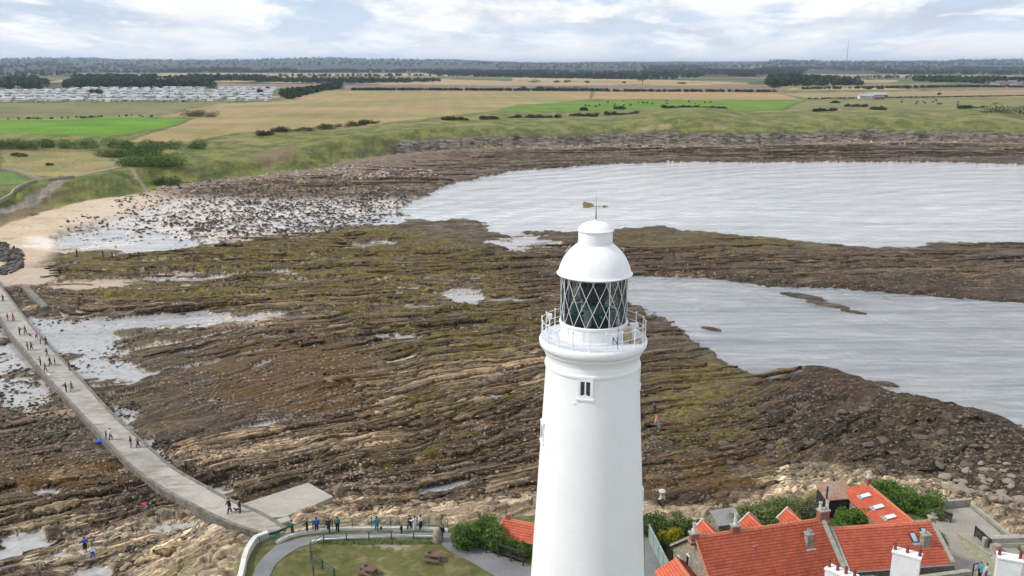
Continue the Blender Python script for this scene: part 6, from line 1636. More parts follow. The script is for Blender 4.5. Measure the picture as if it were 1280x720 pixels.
for i in range(n - 1):
    fs.append((i * K_, (i + 1) * K_, o_ + 2 * (i + 1), o_ + 2 * i)); fs.append((i * K_ + K_ - 1, o_ + 2 * i + 1, o_ + 2 * (i + 1) + 1, (i + 1) * K_ + K_ - 1))
mb.add(vs, fs); tag(mb.build('causeway', CONC), kind='structure')
# raised, broken kerb edges
for P_, sh, nm in ((Lc, 1, 'kerb'), (Rc, -1, 'kerb')):
    mb = MB(); ribbon(mb, P_[:, :2], .42, P_[:, 2] - 1.2, P_[:, 2] + .09); tag(mb.build(nm, KERB), kind='structure')
SP_ = GP(SLIP, 2.0); zs = [1.72, 1.4, 1.5, 1.8, 2.45, 2.05]
mb = MB(); n = len(SP_); c_ = np.mean([(x, y, z) for (x, y), z in zip(SP_, zs)], 0)
vs = [(x, y, z) for (x, y), z in zip(SP_, zs)] + [(x, y, 0) for x, y in SP_]
mb.add(vs, [(0, 1, 2, 3), (0, 3, 4, 5)][::1] + [(i, n + i, n + (i + 1) % n, (i + 1) % n) for i in range(n)])
tag(mb.build('slipway', CONC2), kind='structure')
# block of broken masonry and rubble at the causeway foot
o = tag(MB().box((0, 0, 0), (1.8, 1.3, .4), .6, .9).box((1.5, -.3, -.05), (.9, .8, .3), .2, .85).build('concrete_slab', CONC2), 'broken concrete slab at the corner of the slipway and the promenade', 'slab'); x, y = G(354, 652, 3.0); o.location = (x, y, 3.0)

# ---- promenade
outer = GP([(296, 745), (303, 718), (308, 697), (320, 678), (335, 672)], 5.)
outer2 = GP([(346, 679), (360, 672), (385, 666.5), (430, 662.5), (480, 661.5), (530, 662), (560, 664)], 5.)
WALLP = mat('promenade_wall_paint', (.66, .65, .61), rough=.8, var=.2, scale=1.2, bump=.3, col2=(.50, .47, .42))
def wall_obj(name, pts, w, z0, z1, m, label, cat='wall'):
    mb = MB(); P_ = resample(pts, .8); ribbon(mb, P_, w, z0, z1); return tag(mb.build(name, m), label, cat)
wall_obj('boundary_wall', outer, .5, 2.5, 5.75, WALLP, 'curved white boundary wall of the island at the causeway end')
wall_obj('boundary_wall', outer2, .45, 2.5, 5.30, WALLP, 'low white promenade wall below the green railing')
inner = GP([(390, 679), (402, 676.5), (430, 674.5), (470, 673), (500, 672), (545, 672)], 5.)
wall_obj('kerb_wall', inner, .28, 4.8, 5.28, WALLP, 'low white kerb wall between the lawn and the promenade', 'wall')
# sheets
def sheet(name, px, z, m):
    P_ = GP(px, z); mb = MB(); mb.add([(x, y, z) for x, y in P_], [tuple(range(len(P_)))]); return tag(mb.build(name, m), kind='structure')
sheet('promenade_path', [(308, 745), (315, 722), (320, 708), (329, 696), (346, 681), (372, 673), (410, 668), (450, 666), (500, 665), (548, 666), (575, 667), (590, 680), (620, 692), (655, 704), (675, 712), (672, 745), (640, 745), (620, 721), (590, 703), (560, 688), (545, 673), (480, 672), (420, 675), (392, 679), (374, 684), (356, 695), (344, 706), (337, 720), (332, 745)], 5.06, ASPH)
sheet('tower_path', [(640, 700), (680, 712), (700, 745), (860, 745), (842, 722), (832, 700), (815, 672), (806, 672), (806, 722), (760, 735), (700, 730), (660, 745), (610, 745)], 5.05, ASPH)
# railing: green posts, rails and mesh
GREENP = mat('green_railing_paint', (.045, .17, .135), rough=.5, var=.2)
MESH = glass_mat('green_mesh_panel', (.55, .78, .70), 1.15)
def railing(pts, z, label, hh=1.1, step=1.9, mesh=True, m=GREENP, name='railing', rails=(1., .55, .12), pw=.07):
    P_ = resample(pts, .25); d_ = np.concatenate([[0], np.cumsum(np.linalg.norm(np.diff(P_, axis=0), axis=1))]); L = d_[-1]; k = int(L / step)
    S_ = [(np.interp(t, d_, P_[:, 0]), np.interp(t, d_, P_[:, 1])) for t in np.linspace(0, L, k + 1)]
    o = empty(name, (S_[0][0], S_[0][1], z), 0, label, name if name != 'railing' else 'railing'); ox, oy = S_[0]
    for x, y in S_:
        mb = MB(); mb.box((x - ox, y - oy, hh / 2), (pw, pw, hh)); mb.ball((x - ox, y - oy, hh + .02), pw * .8, 6); mb.build('post', m, o)
    for r_ in rails:
        mb = MB(); mb.path([(x - ox, y - oy, hh * r_) for x, y in S_], pw * .32, 6); mb.build('rail', m, o)
    if mesh:
        mb = MB(); nb2 = 0
        for (x0, y0), (x1, y1) in zip(S_[:-1], S_[1:]):
            kk = int(math.hypot(x1 - x0, y1 - y0) / .11)
            for i in range(kk):
                t = (i + .5) / kk; x = x0 + (x1 - x0) * t - ox; y = y0 + (y1 - y0) * t - oy; mb.beam((x, y, hh * .13), (x, y, hh * .99), .022)
        mb.build('balusters', m, o)
    return o
railing([(a, b) for a, b in outer2], 5.3, 'green metal railing along the promenade wall facing the rocks')
railing(GP([(325, 684), (335, 676), (350, 675)], 5.), 5.05, 'short green railing closing the gap at the end of the curved white wall')
railing(GP([(392, 720), (389, 705), (388, 690), (398, 679), (430, 677), (470, 675.5), (510, 674.5), (545, 674)], 5.), 5.0, 'dark green fence round the lawn beside the promenade', .95, 2.2, False, mat('dark_green_fence', (.03, .085, .055), rough=.7, var=.2), 'fence', (.95, .55, .2), .10)
# ivy-like growth on the lawn fence
railing(GP([(389, 700), (400, 708), (418, 722)], 5.), 5.0, 'dark fence turning off across the lawn towards the bottom of the photo', .95, 1.6, False, mat('dark_green_fence', (.03, .085, .055)), 'fence', (.95, .5, .15), .14)
# standing stone
mb = MB(); rr = np.random.default_rng(5)
mb.smooth = True; mb.lathe([(.50, 0), (.52, .3), (.46, .8), (.42, 1.2), (.30, 1.5), (.12, 1.62)], 12)
vs = np.array(mb.v); nn_ = fbm(vs[:, 0] * 2.3 + 3, vs[:, 2] * 2.3 + vs[:, 1], 3, .5, 3); vs[:, 0] *= 1 + .25 * nn_; vs[:, 1] *= 1 - .2 * nn_; mb.v = [tuple(v) for v in vs]
o = mb.build('standing_stone', mat('pale_stone', (.42, .37, .30), rough=.95, var=.35, scale=2.5, bump=.7)); x, y = G(546.5, 677, 5); o.location = (x, y, 5); tag(o, 'rough pale standing stone at the corner of the lawn path', 'stone')
# picnic tables
PT = mat('reddish_stained_wood', (.20, .10, .09), rough=.8, var=.3, scale=5., bump=.3)
def picnic(px, py, rz, label, src=None):
    if src is None:
        o = empty('picnic_table', (0, 0, 5), rz)
        mb = MB()
        for k in range(5): mb.box((0, -.32 + k * .16, .74), (1.8, .145, .045))
        mb.build('table_top', PT, o)
        for s in (-1, 1):
            mb = MB(); mb.box((0, s * .68 - .08, .45), (1.8, .14, .045)); mb.box((0, s * .68 + .08, .45), (1.8, .14, .045)); mb.build('seat', PT, o)
            mb = MB()
            for q_ in (-1, 1): mb.beam((s * .7, q_ * .2, .72), (s * .7, q_ * .62, .0), .09, .05)
            mb.beam((s * .7, -.8, .41), (s * .7, .8, .41), .09, .05, (1, 0, 0)); mb.build('leg_frame', PT, o)
        mb = MB(); mb.box((-.35, .12, .83), (.3, .22, .14)); mb.build('planter', DARKM, o)
    else: o = copy_tree(src)
    x, y = G(px, py, 5); o.location = (x, y, 5.02); o.rotation_euler = (0, 0, rz); return tag(o, label, 'picnic table', 'picnic tables on the lawn')
p0 = picnic(541, 701, math.radians(-12), 'reddish picnic table in the middle of the lawn near the path')
picnic(460, 718, math.radians(-30), 'reddish picnic table on the bare patch at the bottom edge of the photo', p0)
# shelter with red roof behind the bench hedge
o = empty('shelter', (-.2, 83.6, 5), 0, 'small shelter with red pantile roof left of the tower', 'shelter')
O = Vector(o.location)
def WP(px, py, z): x, y = G(px, py, z); return Vector((x, y, z)) - O
a0, a1 = WP(629, 648, 7.6), WP(690, 660, 7.6); dd_ = (a1 - a0).normalized(); nf_ = Vector((dd_.y, -dd_.x, 0))
e0, e1 = a0 + nf_ * 2.0 + Vector((0, 0, -1.1)), a1 + nf_ * 2.0 + Vector((0, 0, -1.1))
pan_roof('roof', a0, a1, e0, e1, o); pan_roof('roof', a1, a0, a1 - nf_ * 1.6 + Vector((0, 0, -.9)), a0 - nf_ * 1.6 + Vector((0, 0, -.9)), o)
mb = MB(); mb.beam(a0 + Vector((0, 0, .03)), a1 + Vector((0, 0, .03)), .2, .14); mb.beam(a0, e0, .14, .12); mb.build('ridge_tiles', TILE_R, o)
mb = MB(); i0, i1 = a0 + dd_ * .2, a1 - dd_ * .2
mb.prism([((i0 + nf_ * 1.8).x, (i0 + nf_ * 1.8).y), ((i1 + nf_ * 1.8).x, (i1 + nf_ * 1.8).y), ((i1 - nf_ * 1.4).x, (i1 - nf_ * 1.4).y), ((i0 - nf_ * 1.4).x, (i0 - nf_ * 1.4).y)], 0, 1.5); mb.build('wall', STONE, o)
q = a0 + dd_ * .5; mb = MB(); mb.box((q.x, q.y, 2.9), (.4, .35, .5), math.atan2(dd_.y, dd_.x)); mb.build('chimney', BRICK, o)
# bench shelter: dark posts and rails with seat
o = empty('bench_shelter', (0, 0, 5), math.radians(-32), 'dark timber bench shelter under the trained hedge', 'shelter'); x, y = G(633, 698, 5); o.location = (x, y, 5)
for k in range(4): MB().box((-2.3 + k * 1.5, -.3, .8), (.12, .12, 1.6)).build('post', WOODD, o)
MB().box((-.05, -.3, 1.55), (4.9, .14, .14)).build('beam', WOODD, o)
mb = MB(); mb.box((-.05, .1, .45), (4.5, .45, .06)); mb.box((-.05, .35, .8), (4.5, .06, .4)); mb.build('seat', WOODD, o)
# green fence right of the tower and the black railing behind it
PALEG = mat('pale_green_boards', (.22, .30, .26), rough=.8, var=.2, scale=1.5, col2=(.30, .36, .31))
a = G(811, 676, 5); b_ = G(836, 727, 5)
o = empty('board_fence', (a[0], a[1], 5), 0, 'pale green board fence beside the path right of the tower', 'fence')
dx, dy = b_[0] - a[0], b_[1] - a[1]; L = math.hypot(dx, dy)
mb = MB(); k = int(L / .15)
for i in range(k):
    t = (i + .5) / k; mb.box((dx * t, dy * t, .9), (.04, .135, 1.8), math.atan2(dy, dx) + PI / 2 * 0 + PI / 2)
mb = MB(); mb.beam((0, 0, .9), (dx, dy, .9), .05, 1.75); mb.build('boards', PALEG, o)
for i in range(5):
    t = i / 4; MB().box((dx * t, dy * t, .95), (.13, .13, 1.95)).build('post', PALEG, o)
mb = MB(); mb.beam((0, 0, 1.82), (dx, dy, 1.82), .16, .06); mb.build('capping', PALEG, o)
railing(GP([(818, 672), (829, 690), (840, 706)], 5.), 5.0, 'black slatted fence between the pale green boards and the hedge', 1.5, 1.4, True, WOODD, 'fence', (1., .2), .09)
# low slate roof behind the hedge
o = empty('outhouse', (0, 0, 5), math.radians(14), 'small outhouse with grey slate roof in the hedge behind the long cottage', 'outhouse'); x, y = G(907, 665, 5); o.location = (x, y, 4.6)
MB().box((0, 0, .9), (2.6, 1.8, 1.8)).build('wall', STONE, o); MB().hexa([Vector(v) for v in ((-1.5, -1.1, 1.8), (1.5, -1.1, 1.8), (1.5, 1.1, 2.5), (-1.5, 1.1, 2.5), (-1.5, -1.1, 1.9), (1.5, -1.1, 1.9), (1.5, 1.1, 2.6), (-1.5, 1.1, 2.6))]).build('roof', SLATE, o)
# black shed with rusty roof
o = empty('shed', (0, 0, 5), math.radians(8), 'black timber shed with a rusty red and grey roof beside the skylight wing', 'shed'); x, y = G(1042, 640, 5); o.location = (x, y, 5)
MB().box((0, 0, 1.1), (3.2, 2.4, 2.2)).build('wall', WOODD, o)
MB().hexa([Vector(v) for v in ((-1.8, -1.4, 2.2), (1.8, -1.4, 2.2), (1.8, 1.5, 2.9), (-1.8, 1.5, 2.9), (-1.8, -1.4, 2.32), (1.8, -1.4, 2.32), (1.8, 1.5, 3.02), (-1.8, 1.5, 3.02))]).build('roof', mat('rusty_roof', (.34, .15, .09), rough=.9, var=.4, scale=1.2, col2=(.30, .28, .25)), o)
mb = MB(); mb.box((-1.62, -1.1, 1.9), (.14, .14, 3.8)); mb.build('corner_post', WOODD, o); MB().box((.3, -1.23, .95), (.9, .06, 1.9)).build('door', mat('shed_door', (.07, .065, .06), rough=.8), o)
wall_obj('courtyard_wall', GP([(1003, 668), (1045, 670), (1062, 668)], 5.), .3, 4.8, 6.0, STONE, 'low stone wall of the courtyard behind the long cottage')
wall_obj('courtyard_wall', [(31.8, 72.5), (37, 73.2), (43.6, 74.6)], .5, 4.8, 7.4, COPE, 'pale coped wall in front of the lower cottage, above the slate roof')
# ---- yard at the right
sheet('yard', [(1163, 648), (1178, 637), (1212, 634), (1238, 655), (1285, 698), (1330, 735), (1330, 760), (1250, 760), (1200, 724), (1189, 700), (1180, 670)], 5.05, CONC3)
sheet('yard_verge', [(1197, 668), (1204, 671), (1236, 695), (1250, 712), (1240, 716), (1222, 700), (1204, 684)], 5.06, mat('worn_verge', (.22, .22, .11), rough=.95, var=.35, scale=2., col2=(.34, .31, .24)))
wall_obj('yard_wall', GP([(1168, 634), (1190, 632), (1212, 630.5)], 5.), .35, 3.5, 5.7, COPE, 'low grey wall closing the far end of the concrete yard')
wall_obj('yard_wall', GP([(1214, 633), (1240, 653), (1275, 683), (1300, 706)], 5.), .35, 3.2, 5.35, COPE, 'low concrete edge wall between the yard and the tan boulders')
wall_obj('yard_wall', GP([(1228, 684), (1262, 683), (1300, 681)], 5.), .5, 4.5, 6.1, COPE, 'grey stone wall crossing the right end of the yard')
wall_obj('kerb_wall', GP([(1197, 668), (1215, 680), (1238, 696)], 5.), .2, 4.9, 5.22, COPE, 'thin kerb between the yard and the worn grass strip')
MB_ = MB(); x, y = G(1255, 678, 5)
o = MB(); o.hexa([Vector(v) for v in ((-2, -1.2, 0), (2.2, -1.2, 0), (2.2, 1.2, 0), (-2, 1.2, 0), (-2, -1.2, .5), (2.2, -1.2, .5), (2.2, 1.2, .25), (-2, 1.2, .05))]); o = o.build('concrete_ramp', CONC2); o.location = (x, y, 5.05); tag(o, 'pale concrete ramp beside the black barrier at the right', 'ramp')
# black barrier, bench, bins
def solid_barrier(p, q_, hh, label):
    a = G(*p, 5); b_ = G(*q_, 5); o = empty('barrier', (a[0], a[1], 5.05), 0, label, 'barrier'); dx, dy = b_[0] - a[0], b_[1] - a[1]
    for t in (0, .5, 1): MB().box((dx * t, dy * t, hh * .55), (.12, .12, hh * 1.1)).build('post', WOODD, o)
    for z in (.25, .5, .75, .97): MB().beam((0, 0, hh * z), (dx, dy, hh * z), .05, hh * .2).build('board', WOODD, o)
solid_barrier((1218, 671), (1237, 688), 1.15, 'black boarded barrier across the yard near the grey wall')
o = empty('bench', (0, 0, 5.05), math.radians(-38), 'black bench at the grass edge of the concrete yard', 'bench'); x, y = G(1180, 651, 5); o.location = (x, y, 5.05)
mb = MB(); mb.box((0, 0, .45), (1.5, .42, .06)); mb.build('seat', WOODD, o); mb = MB(); mb.box((0, .22, .75), (1.5, .05, .45)); mb.build('backrest', WOODD, o)
for s in (-1, 1): MB().box((s * .65, .03, .3), (.07, .42, .6)).build('leg', WOODD, o)
for i, (a_, b_, lb) in enumerate([((1244, 690), .8, 'pale stone block at the end of the black barrier'), ]):
    mb = MB(); mb.box((0, 0, .4), (.9, .8, .8), .3, .9); o = mb.build('stone_block', mat('pale_stone', (.42, .37, .30))); x, y = G(*a_, 5); o.location = (x, y, 5.05); tag(o, lb, 'block')
# notice board
o = empty('notice_board', (0, 0, 5.05), math.radians(20), 'black-framed notice board with white sheet at the bottom right', 'sign'); x, y = G(1219, 722, 5); o.location = (x, y, 5.05)
for s in (-1, 1): MB().box((s * .4, 0, .6), (.07, .07, 1.2)).build('post', DARKM, o)
f = MB().box((0, 0, 1.15), (.95, .06, .8)).build('frame', DARKM, o); MB().box((0, -.045, 1.15), (.7, .02, .6)).build('sheet', mat('paper_white', (.7, .7, .7), var=.05), f)
# pale pinnacle of rock / cairn on the shore
mb = MB(); mb.smooth = True; mb.lathe([(.75, 0), (.6, .2), (.34, .45), (.26, .9), (.30, 1.15), (.46, 1.35), (.36, 1.5), (.14, 1.6)], 9)
vs = np.array(mb.v); nn_ = fbm(vs[:, 0] * 3 + 3, vs[:, 2] * 3 + vs[:, 1] * 2, 3, .5, 4); vs[:, 0] *= 1 + .35 * nn_; vs[:, 1] *= 1 - .3 * nn_; mb.v = [tuple(v) for v in vs]
o = mb.build('cairn', mat('chalky_stone', (.62, .56, .47), rough=.95, var=.2, bump=.5)); x, y = G(827, 634, 3); o.location = (x, y, ground(x, y) - .2); tag(o, 'small pale stone cairn on the rocks just right of the tower', 'cairn')
# blue bag by the causeway
mb = MB(); mb.smooth = True; mb.ball((0, 0, .28), .45, 10, (1.3, .7, .6)); mb.tube((-.2, 0, .5), (.2, 0, .55), .03); o = mb.build('bag', CL['blue']); x, y = G(124, 550, .9); o.location = (x, y, ground(x, y)); tag(o, 'blue bag lying on the rocks at the left edge of the causeway', 'bag')

# ---- old posts in the bay, concrete groyne, rock heap
PW = mat('sea_worn_post', (.05, .04, .035), rough=.9, var=.3)
pl = ['leftmost and tallest of the five worn posts standing in the bay', 'second worn post from the left in the bay', 'third and middle worn post in the bay', 'fourth worn post from the left in the bay', 'rightmost worn post in the bay']
for (a, b_), hh, lb in zip([(96, 320), (129, 322), (141, 324.5), (163, 324.5), (174, 324)], [2.2, 2.0, 2.1, 1.6, 1.7], pl):
    x, y = G(a, b_, .6); g_ = ground(x, y); mb = MB(); mb.smooth = True
    mb.lathe([(.24, -.5), (.22, .3), (.17, hh * .5), (.19, hh * .8), (.13, hh), (.02, hh + .03)], 9)
    mb.tube((0, 0, hh * .8), (.25, .05, hh * .78), .04, .03)
    o = mb.build('post', PW); o.location = (x, y, g_); o.rotation_euler = (random.uniform(-.06, .06), random.uniform(-.06, .06), 0); tag(o, lb, 'post', 'old posts in the bay')
wall_obj('groyne', GP([(32, 361), (44, 374), (57, 387)], .8), 1.5, -.4, 1.5, KERB, 'stub of old concrete groyne right of the causeway top')
# boulders
def boulder_mesh(seed, sub=2):
    import bmesh
    bm = bmesh.new(); bmesh.ops.create_icosphere(bm, subdivisions=sub, radius=.5); r_ = np.random.default_rng(seed)
    off = r_.random(3) * 50; pl_ = [(Vector(r_.normal(size=3)).normalized(), r_.uniform(.28, .42)) for _ in range(7)]
    for v in bm.verts:
        c = v.co
        for n_, dd in pl_:
            t = c.dot(n_) - dd
            if t > 0: c -= n_ * t
        c *= 1 + .10 * float(noise(np.array([c.x * 4 + off[0]]), np.array([c.y * 4 + c.z * 3 + off[1]]))[0]); v.co = Vector((c.x * 1.25, c.y * .95, c.z * .62))
    me = bpy.data.meshes.new('boulder'); bm.to_mesh(me); bm.free(); return me
BCOL = [mat('boulder_tan', (.27, .23, .17), rough=.9, var=.35, scale=2.5, bump=.6, col2=(.26, .22, .17)), mat('boulder_brown', (.13, .10, .075), rough=.7, var=.4, scale=3., bump=.6, col2=(.08, .065, .04)), mat('boulder_black', (.05, .042, .038), rough=.5, var=.4, scale=3., bump=.6)]
BM = {}
for k in range(3):
    for s in range(5):
        m_ = boulder_mesh(10 + s + 7 * k); m_.materials.append(BCOL[k]); BM[k, s] = m_
brng = np.random.default_rng(11)
BG = [((175, 680, 120, 40), 0, 50, (.4, 1.0), 'tan boulder lying among others on the rocky ledges at the lower left', 'tan boulders at the lower left'),
      ((1225, 615, 60, 45), 0, 70, (.5, 1.7), 'tan boulder lying among others on the shore right of the cottages', 'tan boulders right of the cottages'),
      ((60, 540, 75, 45), 1, 40, (.4, 1.1), 'brown stone lying among others left of the causeway', 'brown stones left of the causeway'),
      ((370, 575, 140, 18), 1, 45, (.4, 1.0), 'brown stone lying among others on the platform above the slipway', 'brown stones above the slipway'),
      ((1060, 560, 190, 45), 1, 45, (.6, 1.8), 'brown weed-covered boulder on the reef behind the cottages', 'weedy boulders on the reef')]
for (cx, cy, rx, ry), k, n_, (s0, s1), lb, grp in BG:
    c_ = 0
    while c_ < n_:
        t = brng.uniform(0, 2 * PI); r_ = math.sqrt(brng.random()); px_, py_ = cx + rx * r_ * math.cos(t), cy + ry * r_ * math.sin(t)
        x, y = G(px_, py_, 1.5); g_ = ground(x, y)
        if g_ < .1 or g_ > 4.6: 
            c_ += .2; continue
        i_ = int(np.clip(np.searchsorted(Yr, y), 0, nr - 1)); j_ = int(np.clip((x / Zr[i_] * F + 640 - PXS[0]) / DPX, 0, nc - 1))
        if s_cw[i_, j_] > -1.2 or s_isl0[i_, j_] > -1.: c_ += .2; continue
        s_ = brng.uniform(s0, s1) * (.7 + .5 * brng.random()); o = bpy.data.objects.new('boulder', BM[k, int(brng.integers(5))]); C.objects.link(o)
        o.location = (x, y, g_ + .08 * s_); o.scale = (s_, s_ * brng.uniform(.7, 1.1), s_ * brng.uniform(.6, 1.)); o.rotation_euler = (brng.uniform(-.25, .25), brng.uniform(-.25, .25), brng.uniform(0, 6.28))
        tag(o, lb, 'boulder', grp); c_ += 1
def stones(name, zones, label, sz, cols, seed):
    """many small stones, one object"""
    r_ = np.random.default_rng(seed); P = []; S = []
    for (cx, cy, rx, ry, n_) in zones:
        t = r_.uniform(0, 2 * PI, n_); q_ = np.sqrt(r_.random(n_)); px_ = cx + rx * q_ * np.cos(t); py_ = cy + ry * q_ * np.sin(t)
        xx = (px_ - 640) / F; vv = (py_ - 360) / F; tt = (1.0 - H) / (-SP - vv * CP); x = xx * tt; y = (CP - vv * SP) * tt
        P.append(np.stack([x, y], 1)); S.append(np.minimum(r_.lognormal(np.log(sz), .45, n_), sz * 1.9))
    P = np.concatenate(P); S = np.concatenate(S)
    g_ = ground_v(P[:, 0].astype(np.float32), P[:, 1].astype(np.float32))
    i_ = np.clip(np.searchsorted(Yr, P[:, 1]), 0, nr - 1); j_ = np.clip((P[:, 0] / Zr[i_] * F + 640 - PXS[0]) / DPX, 0, nc - 1).astype(int)
    cl = fbm(P[:, 0] / 9, P[:, 1] / 9, 3, .6, seed); ok = (s_main[i_, j_] < 1.5) & (g_ > -.25) & (cl > r_.uniform(-.45, .25, len(P))) & (s_cw[i_, j_] < -1.) & (s_isl0[i_, j_] < -.5); P, S, g_ = P[ok], S[ok], g_[ok]; n_ = len(P)
    base = np.array([(0, 0, -1), (.72, -.53, -.45), (-.28, -.85, -.45), (-.89, 0, -.45), (-.28, .85, -.45), (.72, .53, -.45), (.28, -.85, .45), (-.72, -.53, .45), (-.72, .53, .45), (.28, .85, .45), (.89, 0, .45), (0, 0, 1)])
    fc = np.array([(0, 1, 2), (1, 0, 5), (0, 2, 3), (0, 3, 4), (0, 4, 5), (1, 5, 10), (2, 1, 6), (3, 2, 7), (4, 3, 8), (5, 4, 9), (1, 10, 6), (2, 6, 7), (3, 7, 8), (4, 8, 9), (5, 9, 10), (6, 10, 11), (7, 6, 11), (8, 7, 11), (9, 8, 11), (10, 9, 11)])
    a = r_.uniform(0, 2 * PI, n_); V_ = base[None] * (1 + .35 * r_.normal(size=(n_, 12, 1)) * .6) * np.stack([r_.uniform(.6, 1.3, n_), r_.uniform(.5, .9, n_), r_.uniform(.3, .6, n_)], 1)[:, None] * S[:, None, None] * .5
    ca_, sa_ = np.cos(a)[:, None], np.sin(a)[:, None]
    V_ = np.stack([V_[..., 0] * ca_ - V_[..., 1] * sa_ + P[:, :1], V_[..., 0] * sa_ + V_[..., 1] * ca_ + P[:, 1:], V_[..., 2] + g_[:, None] + .1 * S[:, None]], -1).reshape(-1, 3)
    F_ = (fc[None] + (np.arange(n_) * 12)[:, None, None]).reshape(-1, 3); t = r_.random(n_)[:, None]
    c = np.array(cols[0]) * (1 - t) + np.array(cols[1]) * t
    return tag(np_mesh(name, V_, F_, M_ground, col=np.repeat(c, 12, 0), wet=np.full(n_ * 12, .3)), label, 'stones', kind='stuff')
stones('stones', [(370, 470, 150, 60, 3600), (330, 580, 190, 26, 1800), (75, 550, 100, 65, 1700), (560, 540, 130, 60, 700), (200, 420, 130, 60, 700), (500, 615, 160, 25, 600), (150, 640, 140, 40, 700)], 'brown and tan loose stones strewn over the rock platform', .36, ((.09, .07, .05), (.34, .27, .20)), 21)
stones('stones', [(1050, 560, 250, 75, 2200), (880, 560, 90, 70, 900), (1220, 600, 80, 60, 1200)], 'dark loose stones on the reef right of the tower', .42, ((.05, .042, .034), (.20, .16, .12)), 22)
stones('pool_stones', [(95, 425, 75, 40, 900), (25, 470, 50, 50, 800), (60, 530, 30, 20, 250), (150, 515, 30, 22, 300), (195, 560, 30, 16, 260)], 'dark stones standing in the white tide pools by the causeway', .55, ((.03, .027, .025), (.10, .085, .07)), 23)
stones('shore_stones', [(330, 258, 190, 32, 3600), (400, 250, 110, 28, 1500), (260, 282, 190, 16, 900), (850, 192, 420, 9, 400), (140, 285, 60, 20, 120)], 'dark boulders strewn over the wet sand and the far shore', .85, ((.035, .03, .028), (.13, .10, .085)), 24)
stones('shore_stones', [(1050, 178, 280, 5, 1600), (720, 186, 160, 4, 500), (420, 217, 140, 8, 900)], 'pale rocks at the foot of the far cliffs', 1.4, ((.22, .18, .15), (.48, .40, .33)), 25)
# heap of dark armour stone at the left edge
o_ = stones('rock_heap', [(2, 324, 26, 17, 900)], 'heap of dark rocks at the left edge of the sand', 1.3, ((.04, .038, .036), (.16, .14, .13)), 26)
# ================================================================ FAR THINGS
frng = np.random.default_rng(31)
CARW = mat('caravan_panel', (.66, .67, .69), rough=.5, var=.1, scale=.2, bump=0); CARR = mat('caravan_roof', (.47, .48, .50), rough=.5, var=.1, scale=.2, bump=0)
CARG = mat('caravan_window', (.03, .035, .045), rough=.15, var=.1, bump=0)
def caravan(L=10.5, W=3.6, m=CARW):
    mb = MB(); mb.mi = 0
    mb.hexa([Vector(v) for v in ((-L / 2, -W / 2, .45), (L / 2, -W / 2, .45), (L / 2, W / 2, .45), (-L / 2, W / 2, .45), (-L / 2, -W / 2, 2.7), (L / 2, -W / 2, 2.7), (L / 2, W / 2, 2.7), (-L / 2, W / 2, 2.7))])
    mb.mi = 1; mb.add([(-L / 2 - .1, -W / 2 - .1, 2.72), (L / 2 + .1, -W / 2 - .1, 2.72), (L / 2 + .1, W / 2 + .1, 2.72), (-L / 2 - .1, W / 2 + .1, 2.72), (-L / 2 - .1, 0, 3.25), (L / 2 + .1, 0, 3.25)], [(0, 1, 5, 4), (2, 3, 4, 5), (1, 2, 5), (3, 0, 4), (3, 2, 1, 0)])
    mb.mi = 2
    for k in range(4):
        x = -L / 2 + 1.4 + k * (L - 2.8) / 3
        for s in (-1, 1): mb.box((x, s * (W / 2 + .01), 1.8), (1.2, .05, .8))
    for s in (-1, 1): mb.box((s * (L / 2 + .01), 0, 1.8), (.05, 2.2, .9))
    mb.box((0, 0, .22), (L * .95, W * .9, .44)); return mb, [m, CARR, CARG]
CM = []
for i, (L, c) in enumerate([(10.5, (.70, .71, .73)), (9., (.62, .63, .66)), (11.5, (.60, .58, .52)), (8., (.74, .74, .75))]):
    mb, ms = caravan(L, 3.6, mat('caravan_panel_%d' % i, c, rough=.5, var=.08, scale=.2, bump=0)); o = mb.build('static_caravan', ms); CM.append(o.data); bpy.data.objects.remove(o)
park = GP([(-40, 128), (344, 127), (346, 110.5), (270, 110), (120, 109.5), (90, 112), (-40, 115)], 13.)
W_ = np.array(park); x0, y0 = W_.min(0); x1, y1 = W_.max(0); spots = []
yy = y0 + 6; r_i = 0
while yy < y1:
    xx = x0 + frng.uniform(0, 8)
    while xx < x1:
        spots.append((xx + frng.normal() * .8, yy + frng.normal() * 1.5 + 14 * math.sin(xx / 90 + r_i), r_i)); xx += frng.choice([15, 18, 23, 34], p=[.4, .35, .2, .05])
    yy += frng.choice([14., 16., 22.]); r_i += 1
S_ = np.array(spots); keep = sdist(S_[:, 0].astype(np.float32), S_[:, 1].astype(np.float32), park, 1.) > 0; S_ = S_[keep]
S_ = S_[np.argsort(S_[:, 1])]
inview = np.abs(S_[:, 0] / (S_[:, 1] * CP + 10) * F) < 640
ind = np.where(inview)[0][:290]; ii = set(ind.tolist())
for k in ind:
    x, y, r_ = S_[k]; o = bpy.data.objects.new('static_caravan', CM[int(frng.integers(4))]); C.objects.link(o)
    o.location = (x, y, ground(x, y)); o.rotation_euler = (0, 0, frng.normal() * .15 + float(frng.choice([.45, -.5, 1.15, 1.7])))
    tag(o, 'white static caravan in the nearer rows of the holiday park at the left', 'caravan', 'static caravans in the holiday park')
rest = [k for k in range(len(S_)) if k not in ii]
mb = MB(); VS = []; FS = []; MI = []
for k in rest:
    x, y, r_ = S_[k]; me = CM[int(frng.integers(4))]; a = frng.normal() * .15 + float(frng.choice([.45, -.5, 1.15, 1.7])); ca, sa = math.cos(a), math.sin(a); g_ = ground(x, y)
    base_ = len(mb.v)
    mb.v += [(v.co.x * ca - v.co.y * sa + x, v.co.x * sa + v.co.y * ca + y, v.co.z + g_) for v in me.vertices]
    for p in me.polygons: mb.f.append([i + base_ for i in p.vertices]); mb.m.append(p.material_index); mb.sm.append(False)
